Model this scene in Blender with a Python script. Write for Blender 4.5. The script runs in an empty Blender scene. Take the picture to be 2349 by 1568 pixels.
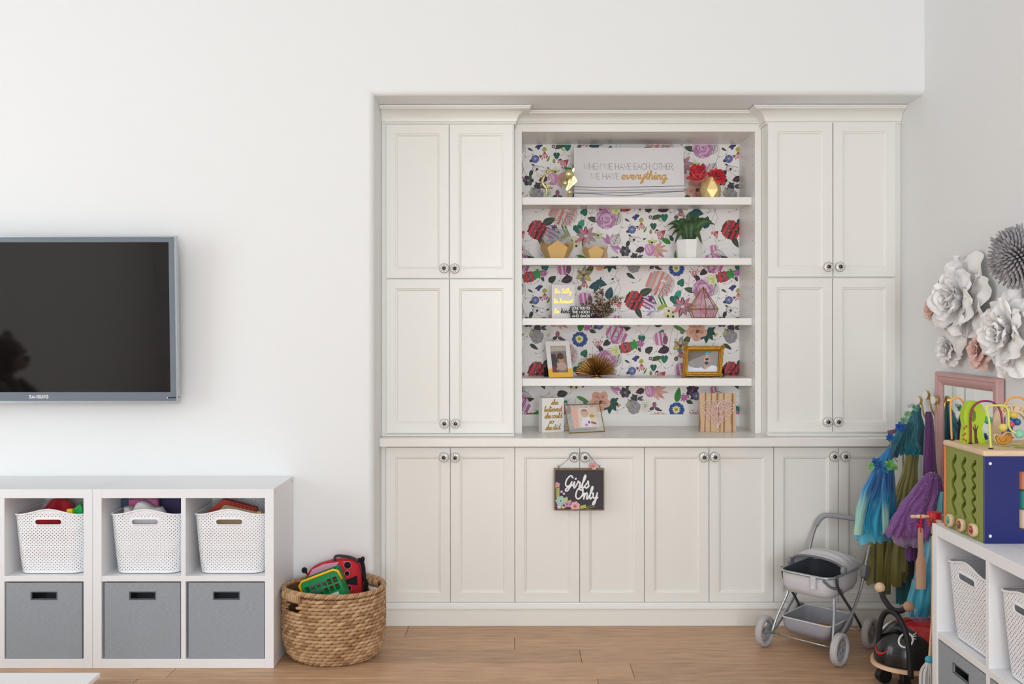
import bpy, bmesh, math, random
from math import pi, sin, cos, radians as R
from mathutils import Vector, Matrix, noise as mnoise

random.seed(7)
SC = bpy.context.scene
COL = SC.collection

# ------------------------------------------------------------------ camera
F = 2160.0            # focal length in pixels of the 2349 px wide frame
CX, HY = 1185.0, 742.0
CAMZ = 1.535
cd = bpy.data.cameras.new('camera')
cd.sensor_width = 36.0
cd.lens = F / 2349.0 * 36.0
cd.shift_x = (1174.5 - CX) / 2349.0
cd.shift_y = (HY - 784.0) / 2349.0
cd.clip_start = 0.05
cam = bpy.data.objects.new('camera', cd)
cam.location = (0, 0, CAMZ)
cam.rotation_euler = (R(90), R(0.03), 0)
COL.objects.link(cam)
SC.camera = cam

# ------------------------------------------------------------------ light
SC.view_settings.view_transform = 'Standard'
SC.view_settings.look = 'None'
SC.view_settings.gamma = 1.0
SC.view_settings.use_curve_mapping = False
SC.view_settings.exposure = 0.07
wd = bpy.data.worlds.new('sky')
SC.world = wd
wd.use_nodes = True
wd.node_tree.nodes['Background'].inputs[0].default_value = (0.86, 0.93, 1.0, 1)
wd.node_tree.nodes['Background'].inputs[1].default_value = 0.7

cy = SC.cycles
cy.max_bounces = 9; cy.diffuse_bounces = 6; cy.glossy_bounces = 3; cy.transmission_bounces = 6; cy.transparent_max_bounces = 10
cy.caustics_reflective = False; cy.caustics_refractive = False; cy.sample_clamp_indirect = 6.0; cy.adaptive_threshold = 0.03

ROOM = dict(xl=-4.8, xr=1.98, yr=-3.6, yb=4.57, zc=3.75)
# window openings: (wall, a0, a1, z0, z1)
WIN = [('left', 0.75, 1.9, 0.35, 3.1), ('left', 2.05, 3.2, 0.35, 3.1),
       ('rear', -3.3, -1.75, 0.35, 3.1), ('rear', -1.5, 0.05, 0.35, 3.1), ('rear', 0.3, 1.6, 0.35, 3.1)]


def area(name, loc, rot, sx, sy, power, col):
    l = bpy.data.lights.new(name, 'AREA')
    l.shape = 'RECTANGLE'; l.size = sx; l.size_y = sy; l.energy = power; l.color = col
    o = bpy.data.objects.new(name, l); o.location = loc; o.rotation_euler = rot
    COL.objects.link(o)


DAY = (0.91, 0.96, 1.0)
for w, a0, a1, z0, z1 in WIN:
    a, z = (a0 + a1) / 2, (z0 + z1) / 2
    if w == 'left':
        area('window_daylight', (ROOM['xl'] - 0.02, a, z), (R(90), 0, R(-90)), a1 - a0, z1 - z0, 33, DAY)
    else:
        area('window_daylight', (a, ROOM['yr'] - 0.02, z), (R(90), 0, R(0)), a1 - a0, z1 - z0, 70 + 36 * (a + .7), DAY)


# ------------------------------------------------------------------ helpers
def X(px, Y): return (px - CX) / F * Y
def Zh(py, Y): return CAMZ - (py - HY) / F * Y
def P(px, py, Y): return Vector((X(px, Y), Y, Zh(py, Y)))


def lin(c):
    return tuple((v / 12.92 if v <= 0.04045 else ((v + 0.055) / 1.055) ** 2.4) for v in c)


def rgb(h):
    if isinstance(h, str):
        h = h.lstrip('#')
        return lin(tuple(int(h[i:i + 2], 16) / 255 for i in (0, 2, 4)))
    return tuple(h)


MATS = {}


def mat(name, col=None, rough=0.5, metal=0.0, bump=None, var=None, spec=0.5, coat=0, trans=0, alpha=1, sheen=0, attr=False, ior=1.45, rand=0):
    """bump=(scale,strength[,detail]); var=(scale,amount,stretch3) colour noise"""
    if name in MATS: return MATS[name]
    m = bpy.data.materials.new(name); MATS[name] = m
    m.use_nodes = True
    nt = m.node_tree; b = nt.nodes['Principled BSDF']
    c = rgb(col) if col else (0.8, 0.8, 0.8)
    b.inputs['Base Color'].default_value = (*c, 1)
    b.inputs['Roughness'].default_value = rough
    b.inputs['Metallic'].default_value = metal
    b.inputs['Specular IOR Level'].default_value = spec
    b.inputs['Coat Weight'].default_value = coat
    b.inputs['Transmission Weight'].default_value = trans
    b.inputs['IOR'].default_value = ior
    b.inputs['Alpha'].default_value = alpha
    if sheen:
        b.inputs['Sheen Weight'].default_value = sheen
    tc = None

    def coord(st=None):
        nonlocal tc
        if tc is None: tc = nt.nodes.new('ShaderNodeTexCoord')
        mp = nt.nodes.new('ShaderNodeMapping')
        nt.links.new(tc.outputs['Object'], mp.inputs[0])
        if st: mp.inputs['Scale'].default_value = st
        return mp.outputs[0]
    if attr:
        a = nt.nodes.new('ShaderNodeAttribute'); a.attribute_name = 'Col'
        nt.links.new(a.outputs['Color'], b.inputs['Base Color'])
    if var:
        n = nt.nodes.new('ShaderNodeTexNoise'); n.inputs['Scale'].default_value = var[0]; n.inputs['Detail'].default_value = 5
        nt.links.new(coord(var[2] if len(var) > 2 else None), n.inputs['Vector'])
        mr = nt.nodes.new('ShaderNodeMapRange'); mr.inputs[1].default_value = 0.3; mr.inputs[2].default_value = 0.7
        mr.inputs[3].default_value = 1 - var[1]; mr.inputs[4].default_value = 1 + var[1]
        nt.links.new(n.outputs[0], mr.inputs[0])
        h = nt.nodes.new('ShaderNodeHueSaturation'); h.inputs['Color'].default_value = (*c, 1)
        nt.links.new(mr.outputs[0], h.inputs['Value'])
        if attr: nt.links.new(a.outputs['Color'], h.inputs['Color'])
        nt.links.new(h.outputs[0], b.inputs['Base Color'])
        if rand:
            oi = nt.nodes.new('ShaderNodeObjectInfo')
            mm = nt.nodes.new('ShaderNodeMath'); mm.operation = 'MULTIPLY_ADD'
            mm.inputs[1].default_value = rand; mm.inputs[2].default_value = -rand / 2
            nt.links.new(oi.outputs['Random'], mm.inputs[0])
            ad = nt.nodes.new('ShaderNodeMath'); ad.operation = 'ADD'
            nt.links.new(mm.outputs[0], ad.inputs[0]); nt.links.new(mr.outputs[0], ad.inputs[1])
            nt.links.new(ad.outputs[0], h.inputs['Value'])
    if bump:
        n = nt.nodes.new('ShaderNodeTexNoise'); n.inputs['Scale'].default_value = bump[0]
        n.inputs['Detail'].default_value = bump[2] if len(bump) > 2 else 3
        nt.links.new(coord(bump[3] if len(bump) > 3 else None), n.inputs['Vector'])
        bp = nt.nodes.new('ShaderNodeBump'); bp.inputs['Strength'].default_value = bump[1]; bp.inputs['Distance'].default_value = 0.004
        nt.links.new(n.outputs[0], bp.inputs['Height']); nt.links.new(bp.outputs[0], b.inputs['Normal'])
    return m


class MB:
    """collects geometry; build() links it as one mesh object"""
    def __init__(s): s.v = []; s.f = []; s.c = []; s.uv = None

    def add(s, verts, faces, col=None):
        o = len(s.v)
        s.v += [Vector(p) for p in verts]
        s.f += [tuple(i + o for i in f) for f in faces]
        s.c += [col] * len(verts)
        return s

    def box(s, a, b, col=None):
        x0, y0, z0 = (min(a[i], b[i]) for i in range(3)); x1, y1, z1 = (max(a[i], b[i]) for i in range(3))
        return s.add([(x0, y0, z0), (x1, y0, z0), (x1, y1, z0), (x0, y1, z0), (x0, y0, z1), (x1, y0, z1), (x1, y1, z1), (x0, y1, z1)],
                     [(0, 3, 2, 1), (4, 5, 6, 7), (0, 1, 5, 4), (1, 2, 6, 5), (2, 3, 7, 6), (3, 0, 4, 7)], col)

    def rbox(s, a, b, r=0.004, col=None):
        """box with chamfered edges"""
        a0 = [min(a[i], b[i]) for i in range(3)]; b0 = [max(a[i], b[i]) for i in range(3)]
        r = min([r] + [(b0[i] - a0[i]) * .45 for i in range(3)])
        bm = bmesh.new(); bmesh.ops.create_cube(bm, size=1)
        for v in bm.verts:
            v.co = Vector([a0[i] if v.co[i] < 0 else b0[i] for i in range(3)])
        bmesh.ops.bevel(bm, geom=bm.edges[:], offset=r, segments=2, affect='EDGES', profile=0.5)
        s.bm(bm, col); return s

    def bm(s, bm, col=None):
        bm.verts.index_update()
        s.add([v.co.copy() for v in bm.verts], [[v.index for v in f.verts] for f in bm.faces], col); bm.free(); return s

    def tube(s, pts, rad, n=8, col=None, cap=True, closed=False):
        pts = [Vector(p) for p in pts]; m = len(pts)
        rads = rad if isinstance(rad, (list, tuple)) else [rad] * m
        up = None; rings = []
        for i in range(m):
            if closed: t = pts[(i + 1) % m] - pts[i - 1]
            else: t = pts[min(i + 1, m - 1)] - pts[max(i - 1, 0)]
            t = t.normalized() if t.length > 1e-9 else Vector((0, 0, 1))
            if up is None:
                up = t.cross(Vector((0, 0, 1)))
                if up.length < 1e-3: up = t.cross(Vector((1, 0, 0)))
            else:
                up = up - t * up.dot(t)
                if up.length < 1e-6: up = t.cross(Vector((1, 0, 0)))
            up.normalize(); w = t.cross(up)
            rings.append([pts[i] + (up * cos(2 * pi * k / n) + w * sin(2 * pi * k / n)) * rads[i] for k in range(n)])
        vs = [p for r in rings for p in r]; fs = []
        for i in range(m if closed else m - 1):
            j = (i + 1) % m
            for k in range(n):
                fs.append((i * n + k, i * n + (k + 1) % n, j * n + (k + 1) % n, j * n + k))
        if cap and not closed:
            fs.append(tuple(range(n - 1, -1, -1))); fs.append(tuple((m - 1) * n + k for k in range(n)))
        return s.add(vs, fs, col)

    def lathe(s, prof, c=(0, 0, 0), axis=(0, 0, 1), n=24, col=None, closed=True):
        """prof [(r, h)] turned about axis through c"""
        ax = Vector(axis).normalized()
        u = ax.cross(Vector((0, 1, 0)))
        if u.length < 1e-3: u = ax.cross(Vector((1, 0, 0)))
        u.normalize(); w = ax.cross(u); c = Vector(c)
        vs = []; fs = []
        for r, h in prof:
            r = max(r, 1e-5)
            for k in range(n):
                a = 2 * pi * k / n
                vs.append(c + ax * h + (u * cos(a) + w * sin(a)) * r)
        for i in range(len(prof) - 1):
            for k in range(n):
                fs.append((i * n + k, i * n + (k + 1) % n, (i + 1) * n + (k + 1) % n, (i + 1) * n + k))
        if closed:
            fs.append(tuple(range(n - 1, -1, -1))); fs.append(tuple((len(prof) - 1) * n + k for k in range(n)))
        return s.add(vs, fs, col)

    def ball(s, c, r, n=12, col=None):
        rr = r if isinstance(r, (tuple, list)) else (r, r, r)
        vs = []; fs = []; m = max(4, n // 2 + 1)
        for i in range(m + 1):
            th = pi * i / m
            for k in range(n):
                a = 2 * pi * k / n
                vs.append((c[0] + rr[0] * sin(th) * cos(a), c[1] + rr[1] * sin(th) * sin(a), c[2] + rr[2] * cos(th)))
        for i in range(m):
            for k in range(n):
                fs.append((i * n + k, (i + 1) * n + k, (i + 1) * n + (k + 1) % n, i * n + (k + 1) % n))
        return s.add(vs, fs, col)

    def prism(s, poly, o, u, v, w, col=None):
        """2D poly extruded: o + u*x + v*y, thickness vector w"""
        o, u, v, w = Vector(o), Vector(u), Vector(v), Vector(w); n = len(poly)
        a = [o + u * x + v * y for x, y in poly]
        return s.add(a + [p + w for p in a], [tuple(range(n)), tuple(range(2 * n - 1, n - 1, -1))] +
                     [(i, (i + 1) % n, n + (i + 1) % n, n + i) for i in range(n)], col)

    def grid(s, fn, nu, nv, col=None, cu=False, cv=False):
        """surface fn(i/nu, j/nv)"""
        NU, NV = nu + (0 if cu else 1), nv + (0 if cv else 1)
        vs = [fn(i / nu, j / nv) for j in range(NV) for i in range(NU)]
        fs = []
        for j in range(nv):
            for i in range(nu):
                i2, j2 = (i + 1) % NU, (j + 1) % NV
                fs.append((j * NU + i, j * NU + i2, j2 * NU + i2, j2 * NU + i))
        return s.add(vs, fs, col)

    def xf(s, M):
        s.v = [M @ p for p in s.v]; return s

    def join(s, o):
        k = len(s.v); s.v += o.v; s.f += [tuple(i + k for i in f) for f in o.f]; s.c += o.c; return s

    def build(s, name, m=None, parent=None, smooth=False, W=False, angle=None, rnormals=True):
        """W: coordinates are world coordinates, made local to the root's location"""
        off = Vector((0, 0, 0))
        if W and parent is not None:
            r = parent
            while r is not None: off = off + r.location; r = r.parent
        me = bpy.data.meshes.new(name)
        me.from_pydata([tuple(p - off) for p in s.v], [], s.f)
        if any(c is not None for c in s.c):
            at = me.color_attributes.new('Col', 'FLOAT_COLOR', 'POINT')
            buf = []
            for c in s.c:
                buf += list(c if c is not None else (0.8, 0.8, 0.8))[:3] + [1.0]
            at.data.foreach_set('color', buf)
        if rnormals:
            bm = bmesh.new(); bm.from_mesh(me)
            bmesh.ops.recalc_face_normals(bm, faces=bm.faces[:]); bm.to_mesh(me); bm.free()
        if smooth:
            me.polygons.foreach_set('use_smooth', [True] * len(me.polygons))
            if smooth != 'all': me.set_sharp_from_angle(angle=R(angle or 40))
        o = bpy.data.objects.new(name, me); COL.objects.link(o)
        if m is not None:
            for q in (m if isinstance(m, (list, tuple)) else [m]): me.materials.append(q if not isinstance(q, str) else MATS[q])
        if parent is not None: o.parent = parent
        return o


def tag(o, label, cat, group=None, kind=None):
    if label: o['label'] = label
    if cat: o['category'] = cat
    if group: o['group'] = group
    if kind: o['kind'] = kind
    return o


def thing(name, label, cat, loc=(0, 0, 0), rz=0, group=None):
    o = bpy.data.objects.new(name, None); COL.objects.link(o)
    o.empty_display_size = 0.05
    o.location = loc; o.rotation_euler = (0, 0, rz)
    return tag(o, label, cat, group)


def struct(o):
    o['kind'] = 'structure'; return o


def dup(root, loc=None, rz=None, label=None, keep=lambda o: True):
    r = root.copy(); COL.objects.link(r)
    if loc is not None: r.location = loc
    if rz is not None: r.rotation_euler = (0, 0, rz)
    if label: r['label'] = label
    for ch in list(root.children):
        if not keep(ch): continue
        c = ch.copy(); COL.objects.link(c); c.parent = r
        for g in list(ch.children):
            d = g.copy(); COL.objects.link(d); d.parent = c
    return r


def catmull(pts, k=6, closed=False):
    pts = [Vector(p) for p in pts]; n = len(pts); out = []
    if n < 3: return pts
    rng = n if closed else n - 1
    for i in range(rng):
        p1, p2 = pts[i], pts[(i + 1) % n]
        p0 = pts[i - 1] if (i > 0 or closed) else p1 * 2 - p2
        p3 = pts[(i + 2) % n] if (i + 2 < n or closed) else p2 * 2 - p1
        for j in range(k):
            t = j / k
            out.append(0.5 * ((2 * p1) + (p2 - p0) * t + (2 * p0 - 5 * p1 + 4 * p2 - p3) * t * t + (3 * p1 - p0 - 3 * p2 + p3) * t ** 3))
    if not closed: out.append(pts[-1])
    return out


# ------------------------------------------------------------------ base materials
mat('wall_paint', 'e7e9e9', 0.75, bump=(60, 0.04))
mat('ceiling_paint', 'eceef0', 0.85)
mat('cabinet_paint', 'eae9e4', 0.32)
mat('shelf_paint', 'eceae6', 0.30)
mat('white_laminate', 'e9eaec', 0.38)
mat('white_plastic', 'eef0f4', 0.42)
mat('dark', '0c0c0d', 0.9)
mat('black_plastic', '131314', 0.35)
mat('gold', 'c79a4b', 0.28, 1.0)
mat('brass', 'b08a3c', 0.3, 1.0)
mat('white_ceramic', 'f1efec', 0.25)
mat('print', None, 0.7, attr=True)
mat('paint_col', None, 0.42, attr=True)
mat('gloss_col', None, 0.22, attr=True, coat=0.3)
mat('cloth_col', None, 0.85, attr=True, sheen=0.2)

# ------------------------------------------------------------------ room shell
xl, xr, yr, yb, zc = (ROOM[k] for k in ('xl', 'xr', 'yr', 'yb', 'zc'))
NXL = X(869, 4.75)            # left face of the niche
NTOP = Zh(217, 4.57)          # soffit of the niche
YBK = 5.31                    # wallpapered back of the bookcase
# back wall: L-shaped slab round the niche, its corners bull-nosed
m = MB(); rb = .03; rings = [(0, yb + .9)] + [(rb - rb * cos(pi / 2 * i / 6), yb + rb - rb * sin(pi / 2 * i / 6)) for i in range(7)]
vs = [p for q, y in rings for p in ((NXL - q, y, 0), (NXL - q, y, NTOP + q), (xr, y, NTOP + q))]
fs = [(i * 3 + k, i * 3 + k + 1, i * 3 + k + 4, i * 3 + k + 3) for i in range(len(rings) - 1) for k in range(2)]
k = len(vs); e_ = 3 * (len(rings) - 1)
vs += [(xl - .2, yb, 0), (xl - .2, yb, zc), (xr, yb, zc), (xl - .2, yb, NTOP + rb), (NXL - rb, yb, zc)]
fs += [(k, e_, e_ + 1, k + 3), (k + 3, e_ + 1, k + 4, k + 1), (e_ + 1, e_ + 2, k + 2, k + 4)]
vs += [(xl - .2, yb + .9, 0), (xl - .2, yb + .9, zc), (xr, yb + .9, zc)]
fs += [(k + 5, k, k + 3, k + 1, k + 6), (k + 6, k + 1, k + 4, k + 2, k + 7), (k + 5, k + 6, k + 7, 2, 1, 0)]
struct(m.add(vs, fs).build('wall_back', 'wall_paint', smooth=True, angle=30))
struct(MB().box((NXL, YBK + .06, 0), (xr, yb + .9, NTOP)).build('wall_niche_back', 'wall_paint'))
struct(MB().box((xr, yr, 0), (xr + .2, yb + .9, zc)).build('wall_right', 'wall_paint'))
struct(MB().box((xl - .2, yr - .2, zc), (xr + .2, yb + .9, zc + .15)).build('ceiling', 'ceiling_paint'))


def wall_with_windows(name, axis, wins, a0, a1):
    m = MB()
    wins = sorted(wins); edges = [a0] + [v for w in wins for v in (w[0], w[1])] + [a1]

    def bx(p, q, z0, z1):
        if axis == 'left': m.box((xl - .2, p, z0), (xl, q, z1))
        else: m.box((p, yr - .2, z0), (q, yr, z1))
    for i in range(0, len(edges), 2): bx(edges[i], edges[i + 1], 0, zc)
    for p, q, z0, z1 in wins:
        bx(p, q, 0, z0); bx(p, q, z1, zc)
    return struct(m.build(name, 'wall_paint'))


wall_with_windows('wall_left', 'left', [w[1:] for w in WIN if w[0] == 'left'], yr - .2, yb)
wall_with_windows('wall_rear', 'rear', [w[1:] for w in WIN if w[0] == 'rear'], xl, xr)
for i, (w, a0, a1, z0, z1) in enumerate(WIN):
    m = MB(); t = .05
    def bx(p, q, za, zb):
        if w == 'left': m.box((xl - .14, p, za), (xl - .08, q, zb))
        else: m.box((p, yr - .14, za), (q, yr - .08, zb))
    bx(a0, a0 + t, z0, z1); bx(a1 - t, a1, z0, z1); bx(a0 + t, a1 - t, z0, z0 + t); bx(a0 + t, a1 - t, z1 - t, z1)
    mid = (a0 + a1) / 2; bx(mid - .02, mid + .02, z0 + t, z1 - t); bx(a0 + t, mid - .02, 1.7, 1.74); bx(mid + .02, a1 - t, 1.7, 1.74)
    struct(m.build('window_%d' % (i + 1), 'white_laminate'))

# floor: oak planks running along x over a dark bed
fl = struct(MB().box((xl - .2, yr - .2, -.12), (xr + .2, yb + .9, -.012)).build('floor', mat('floor_bed', '3a2a20', 0.9)))
mo = mat('oak', 'bd9877', 0.42, var=(5.0, 0.20, (1.2, 9, 9)), bump=(9, 0.10, 6, (2, 30, 30)), rand=0.20)
rnd = random.Random(3)
row_y = 4.44 - 0.18 * 45
while row_y < 4.95:
    x = xl - rnd.uniform(0, 1.8)
    cuts = []
    k = round((row_y - 4.44) / .18)
    fixed = {0: X(1180, 4.53), -1: X(1332, 4.35), -2: X(1450, 4.17), -3: X(300, 4.0), 1: X(930, 4.65)}.get(k)
    L = rnd.uniform(1.5, 2.1)
    if fixed is not None:
        x = fixed - L * 4
        while x > xl: x -= L
    while x < xr:
        x2 = x + L
        a, b = max(x, xl), min(x2, xr)
        if b - a > .02 and row_y > -3.7:
            m = MB(); g = .0008; c = .0018
            y0, y1 = row_y + g, row_y + .18 - g
            a += g; b -= g
            m.add([(a, y0, -.012), (b, y0, -.012), (b, y1, -.012), (a, y1, -.012), (a, y0, -c), (b, y0, -c), (b, y1, -c), (a, y1, -c),
                   (a + c, y0 + c, 0), (b - c, y0 + c, 0), (b - c, y1 - c, 0), (a + c, y1 - c, 0)],
                  [(0, 1, 5, 4), (1, 2, 6, 5), (2, 3, 7, 6), (3, 0, 4, 7), (4, 5, 9, 8), (5, 6, 10, 9), (6, 7, 11, 10), (7, 4, 8, 11), (8, 9, 10, 11)])
            m.build('plank', mo, fl)
        x = x2
        if fixed is None: L = rnd.uniform(1.3, 2.2)
    row_y += .18


# ------------------------------------------------------------------ flat printing (wallpaper, photographs, lettering)
class Print:
    """coloured flat shapes in 2D (x right, y up), laid on a plane one thin layer over another"""
    def __init__(s, clip=None, step=None): s.p = []; s.clip = clip; s.k = 0; s.step = 5e-6

    def layered(s, n=170):
        """shapes in drawing order, each lifted just above the shapes it overlaps"""
        if not s.p: return []
        xs = [p[0] for q in s.p for p in q[0]]; ys = [p[1] for q in s.p for p in q[0]]
        x0, y0 = min(xs), min(ys); cs = max(max(xs) - x0, max(ys) - y0, 1e-9) / n; top = {}; out = []
        for pts, c, k in sorted(s.p, key=lambda q: q[2]):
            a0 = int((min(p[0] for p in pts) - x0) / cs); a1 = int((max(p[0] for p in pts) - x0) / cs)
            b0 = int((min(p[1] for p in pts) - y0) / cs); b1 = int((max(p[1] for p in pts) - y0) / cs)
            cells = [(a, b) for a in range(a0, a1 + 1) for b in range(b0, b1 + 1)]
            lv = 1 + max(top.get(q, 0) for q in cells)
            for q in cells: top[q] = lv
            out.append((pts, c, lv))
        return out

    def poly(s, pts, col, new=True):
        if new: s.k += 1
        pts = [(p[0], p[1]) for p in pts]
        if s.clip:
            x0, y0, x1, y1 = s.clip
            for ax, lim, sg in ((0, x0, 1), (0, x1, -1), (1, y0, 1), (1, y1, -1)):
                out = []
                for i in range(len(pts)):
                    a, b = pts[i - 1], pts[i]
                    da, db = (a[ax] - lim) * sg, (b[ax] - lim) * sg
                    if (da >= 0) != (db >= 0):
                        t = da / (da - db); out.append((a[0] + (b[0] - a[0]) * t, a[1] + (b[1] - a[1]) * t))
                    if db >= 0: out.append(b)
                pts = out
                if len(pts) < 3: return
        s.p.append((pts, rgb(col), s.k))

    def line(s, pts, w, col, smooth=True, k=5, taper=False, caps=True):
        pts = [Vector((p[0], p[1])) for p in pts]
        if smooth and len(pts) > 2: pts = catmull(pts, k)
        s.k += 1; n = len(pts); L = []; Rr = []
        for i in range(n):
            t = pts[min(i + 1, n - 1)] - pts[max(i - 1, 0)]
            if t.length < 1e-9: t = Vector((1, 0))
            t.normalize(); nn = Vector((-t.y, t.x))
            ww = w / 2 * ((1 - i / n) * .8 + .2 if taper else 1)
            L.append(pts[i] + nn * ww); Rr.append(pts[i] - nn * ww)
        for i in range(n - 1): s.poly([L[i], L[i + 1], Rr[i + 1], Rr[i]], col, False)
        if caps and w > 0:
            for q in (pts[0], pts[-1]): s.disc(q[0], q[1], w / 2, w / 2, col, 8, new=False)

    def disc(s, x, y, rx, ry, col, n=16, a=0, new=True, jit=0, rn=random):
        ca, sa = cos(a), sin(a); pts = []
        for i in range(n):
            t = 2 * pi * i / n; j = 1 + rn.uniform(-jit, jit)
            u, v = rx * cos(t) * j, ry * sin(t) * j
            pts.append((x + u * ca - v * sa, y + u * sa + v * ca))
        s.poly(pts, col, new)

    def leaf(s, x, y, L, W, a, col, vein=None, n=7, base=True):
        """leaf from its base (x,y) along angle a"""
        ca, sa = cos(a), sin(a); up = []; dn = []
        for i in range(n + 1):
            t = i / n; w = W / 2 * sin(pi * t ** .75) ** .8 if 0 < t < 1 else 0
            up.append((t * L, w)); dn.append((t * L, -w))
        pts = up + dn[-2:0:-1]
        s.poly([(x + u * ca - v * sa, y + u * sa + v * ca) for u, v in pts], col)
        if vein: s.line([(x, y), (x + L * .9 * ca, y + L * .9 * sa)], max(.06 * W, .5), vein, False, caps=False)

    def stripes(s, x, y, rx, ry, a, cols, w, jit=.1, rn=random, n=18):
        """blob with diagonal stripes"""
        prof = [1 + rn.uniform(-jit, jit) for _ in range(n)]
        ca, sa = cos(a), sin(a)
        base = [(rx * cos(2 * pi * i / n) * prof[i], ry * sin(2 * pi * i / n) * prof[i]) for i in range(n)]
        s.poly([(x + u * ca - v * sa, y + u * sa + v * ca) for u, v in base], cols[0])
        q = -rx; i = 1
        while q < rx:
            h = ry * math.sqrt(max(0, 1 - (min(abs(q), abs(q + w)) / rx) ** 2)) * .96
            wv = w * rn.uniform(.7, 1.1); b = rn.uniform(-.12, .12) * w
            if h > 1:
                st = [(q, -h), (q + wv, -h * .97), (q + wv + b, 0), (q + wv, h * .97), (q, h), (q + b, 0)]
                s.poly([(x + u * ca - v * sa, y + u * sa + v * ca) for u, v in st], cols[i % len(cols)])
            q += w; i += 1

    def petals(s, x, y, n, r, wid, cols, a0=0, inner=.1, rn=random):
        for i in range(n):
            a = a0 + 2 * pi * i / n
            s.leaf(x + r * inner * cos(a), y + r * inner * sin(a), r * rn.uniform(.85, 1.05), wid, a, cols[i % len(cols)])

    def rose(s, x, y, r, cols, rn=random):
        for i in range(7):
            a = 2 * pi * i / 7 + .3
            s.disc(x + r * .52 * cos(a), y + r * .52 * sin(a), r * .52, r * .42, cols[i % 2], 12, a + pi / 2, jit=.06, rn=rn)
        for i in range(7):
            a = 2 * pi * i / 7 + .3
            s.line([(x + r * .95 * cos(a - .45), y + r * .95 * sin(a - .45)), (x + r * .62 * cos(a), y + r * .62 * sin(a)), (x + r * .9 * cos(a + .5), y + r * .9 * sin(a + .5))], r * .05, cols[2], caps=False)
        s.disc(x, y, r * .58, r * .55, cols[1], 14, jit=.04, rn=rn)
        for j, q in enumerate((.56, .44, .32, .2, .1)):
            b = j * 1.3
            s.line([(x + r * q * cos(b + t), y + r * q * sin(b + t)) for t in (0, .8, 1.6, 2.4, 3.2, 4.2)], r * .07, cols[2 if j % 2 == 0 else 0], caps=False)

    def text(s, txt, x, y, h, w, col, font, align='c', track=0.0, slant=0.0, xs=1.0):
        adv = sum((font[c][0] if c in font else .45) * h * xs + track for c in txt) - track
        cx = x - (adv / 2 if align == 'c' else 0)
        for c in txt:
            if c in font:
                for st in font[c][1]:
                    q = [(cx + (px * xs + slant * py) * h, y + py * h) for px, py in st]
                    if len(q) == 1: s.disc(q[0][0], q[0][1], w * .75, w * .75, col, 10)
                    else: s.line(q, w, col, smooth=font.get('smooth', True) and len(q) > 2, k=5)
                cx += font[c][0] * h * xs + track
            else: cx += .45 * h * xs + track

    def build(s, name, parent, o, u=(1, 0, 0), v=(0, 0, 1), nrm=(0, -1, 0), m='print', W=True):
        o, u, v, nrm = Vector(o), Vector(u), Vector(v), Vector(nrm); b = MB()
        for pts, c, k in s.layered():
            b.add([o + u * x + v * y + nrm * (k * s.step) for x, y in pts], [tuple(range(len(pts)))], c)
        return b.build(name, m, parent, W=W, rnormals=False)


def arcp(cx, cy, rx, ry, a0, a1, n=14):
    return [(cx + rx * cos(R(a0 + (a1 - a0) * i / n)), cy + ry * sin(R(a0 + (a1 - a0) * i / n))) for i in range(n + 1)]


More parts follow.
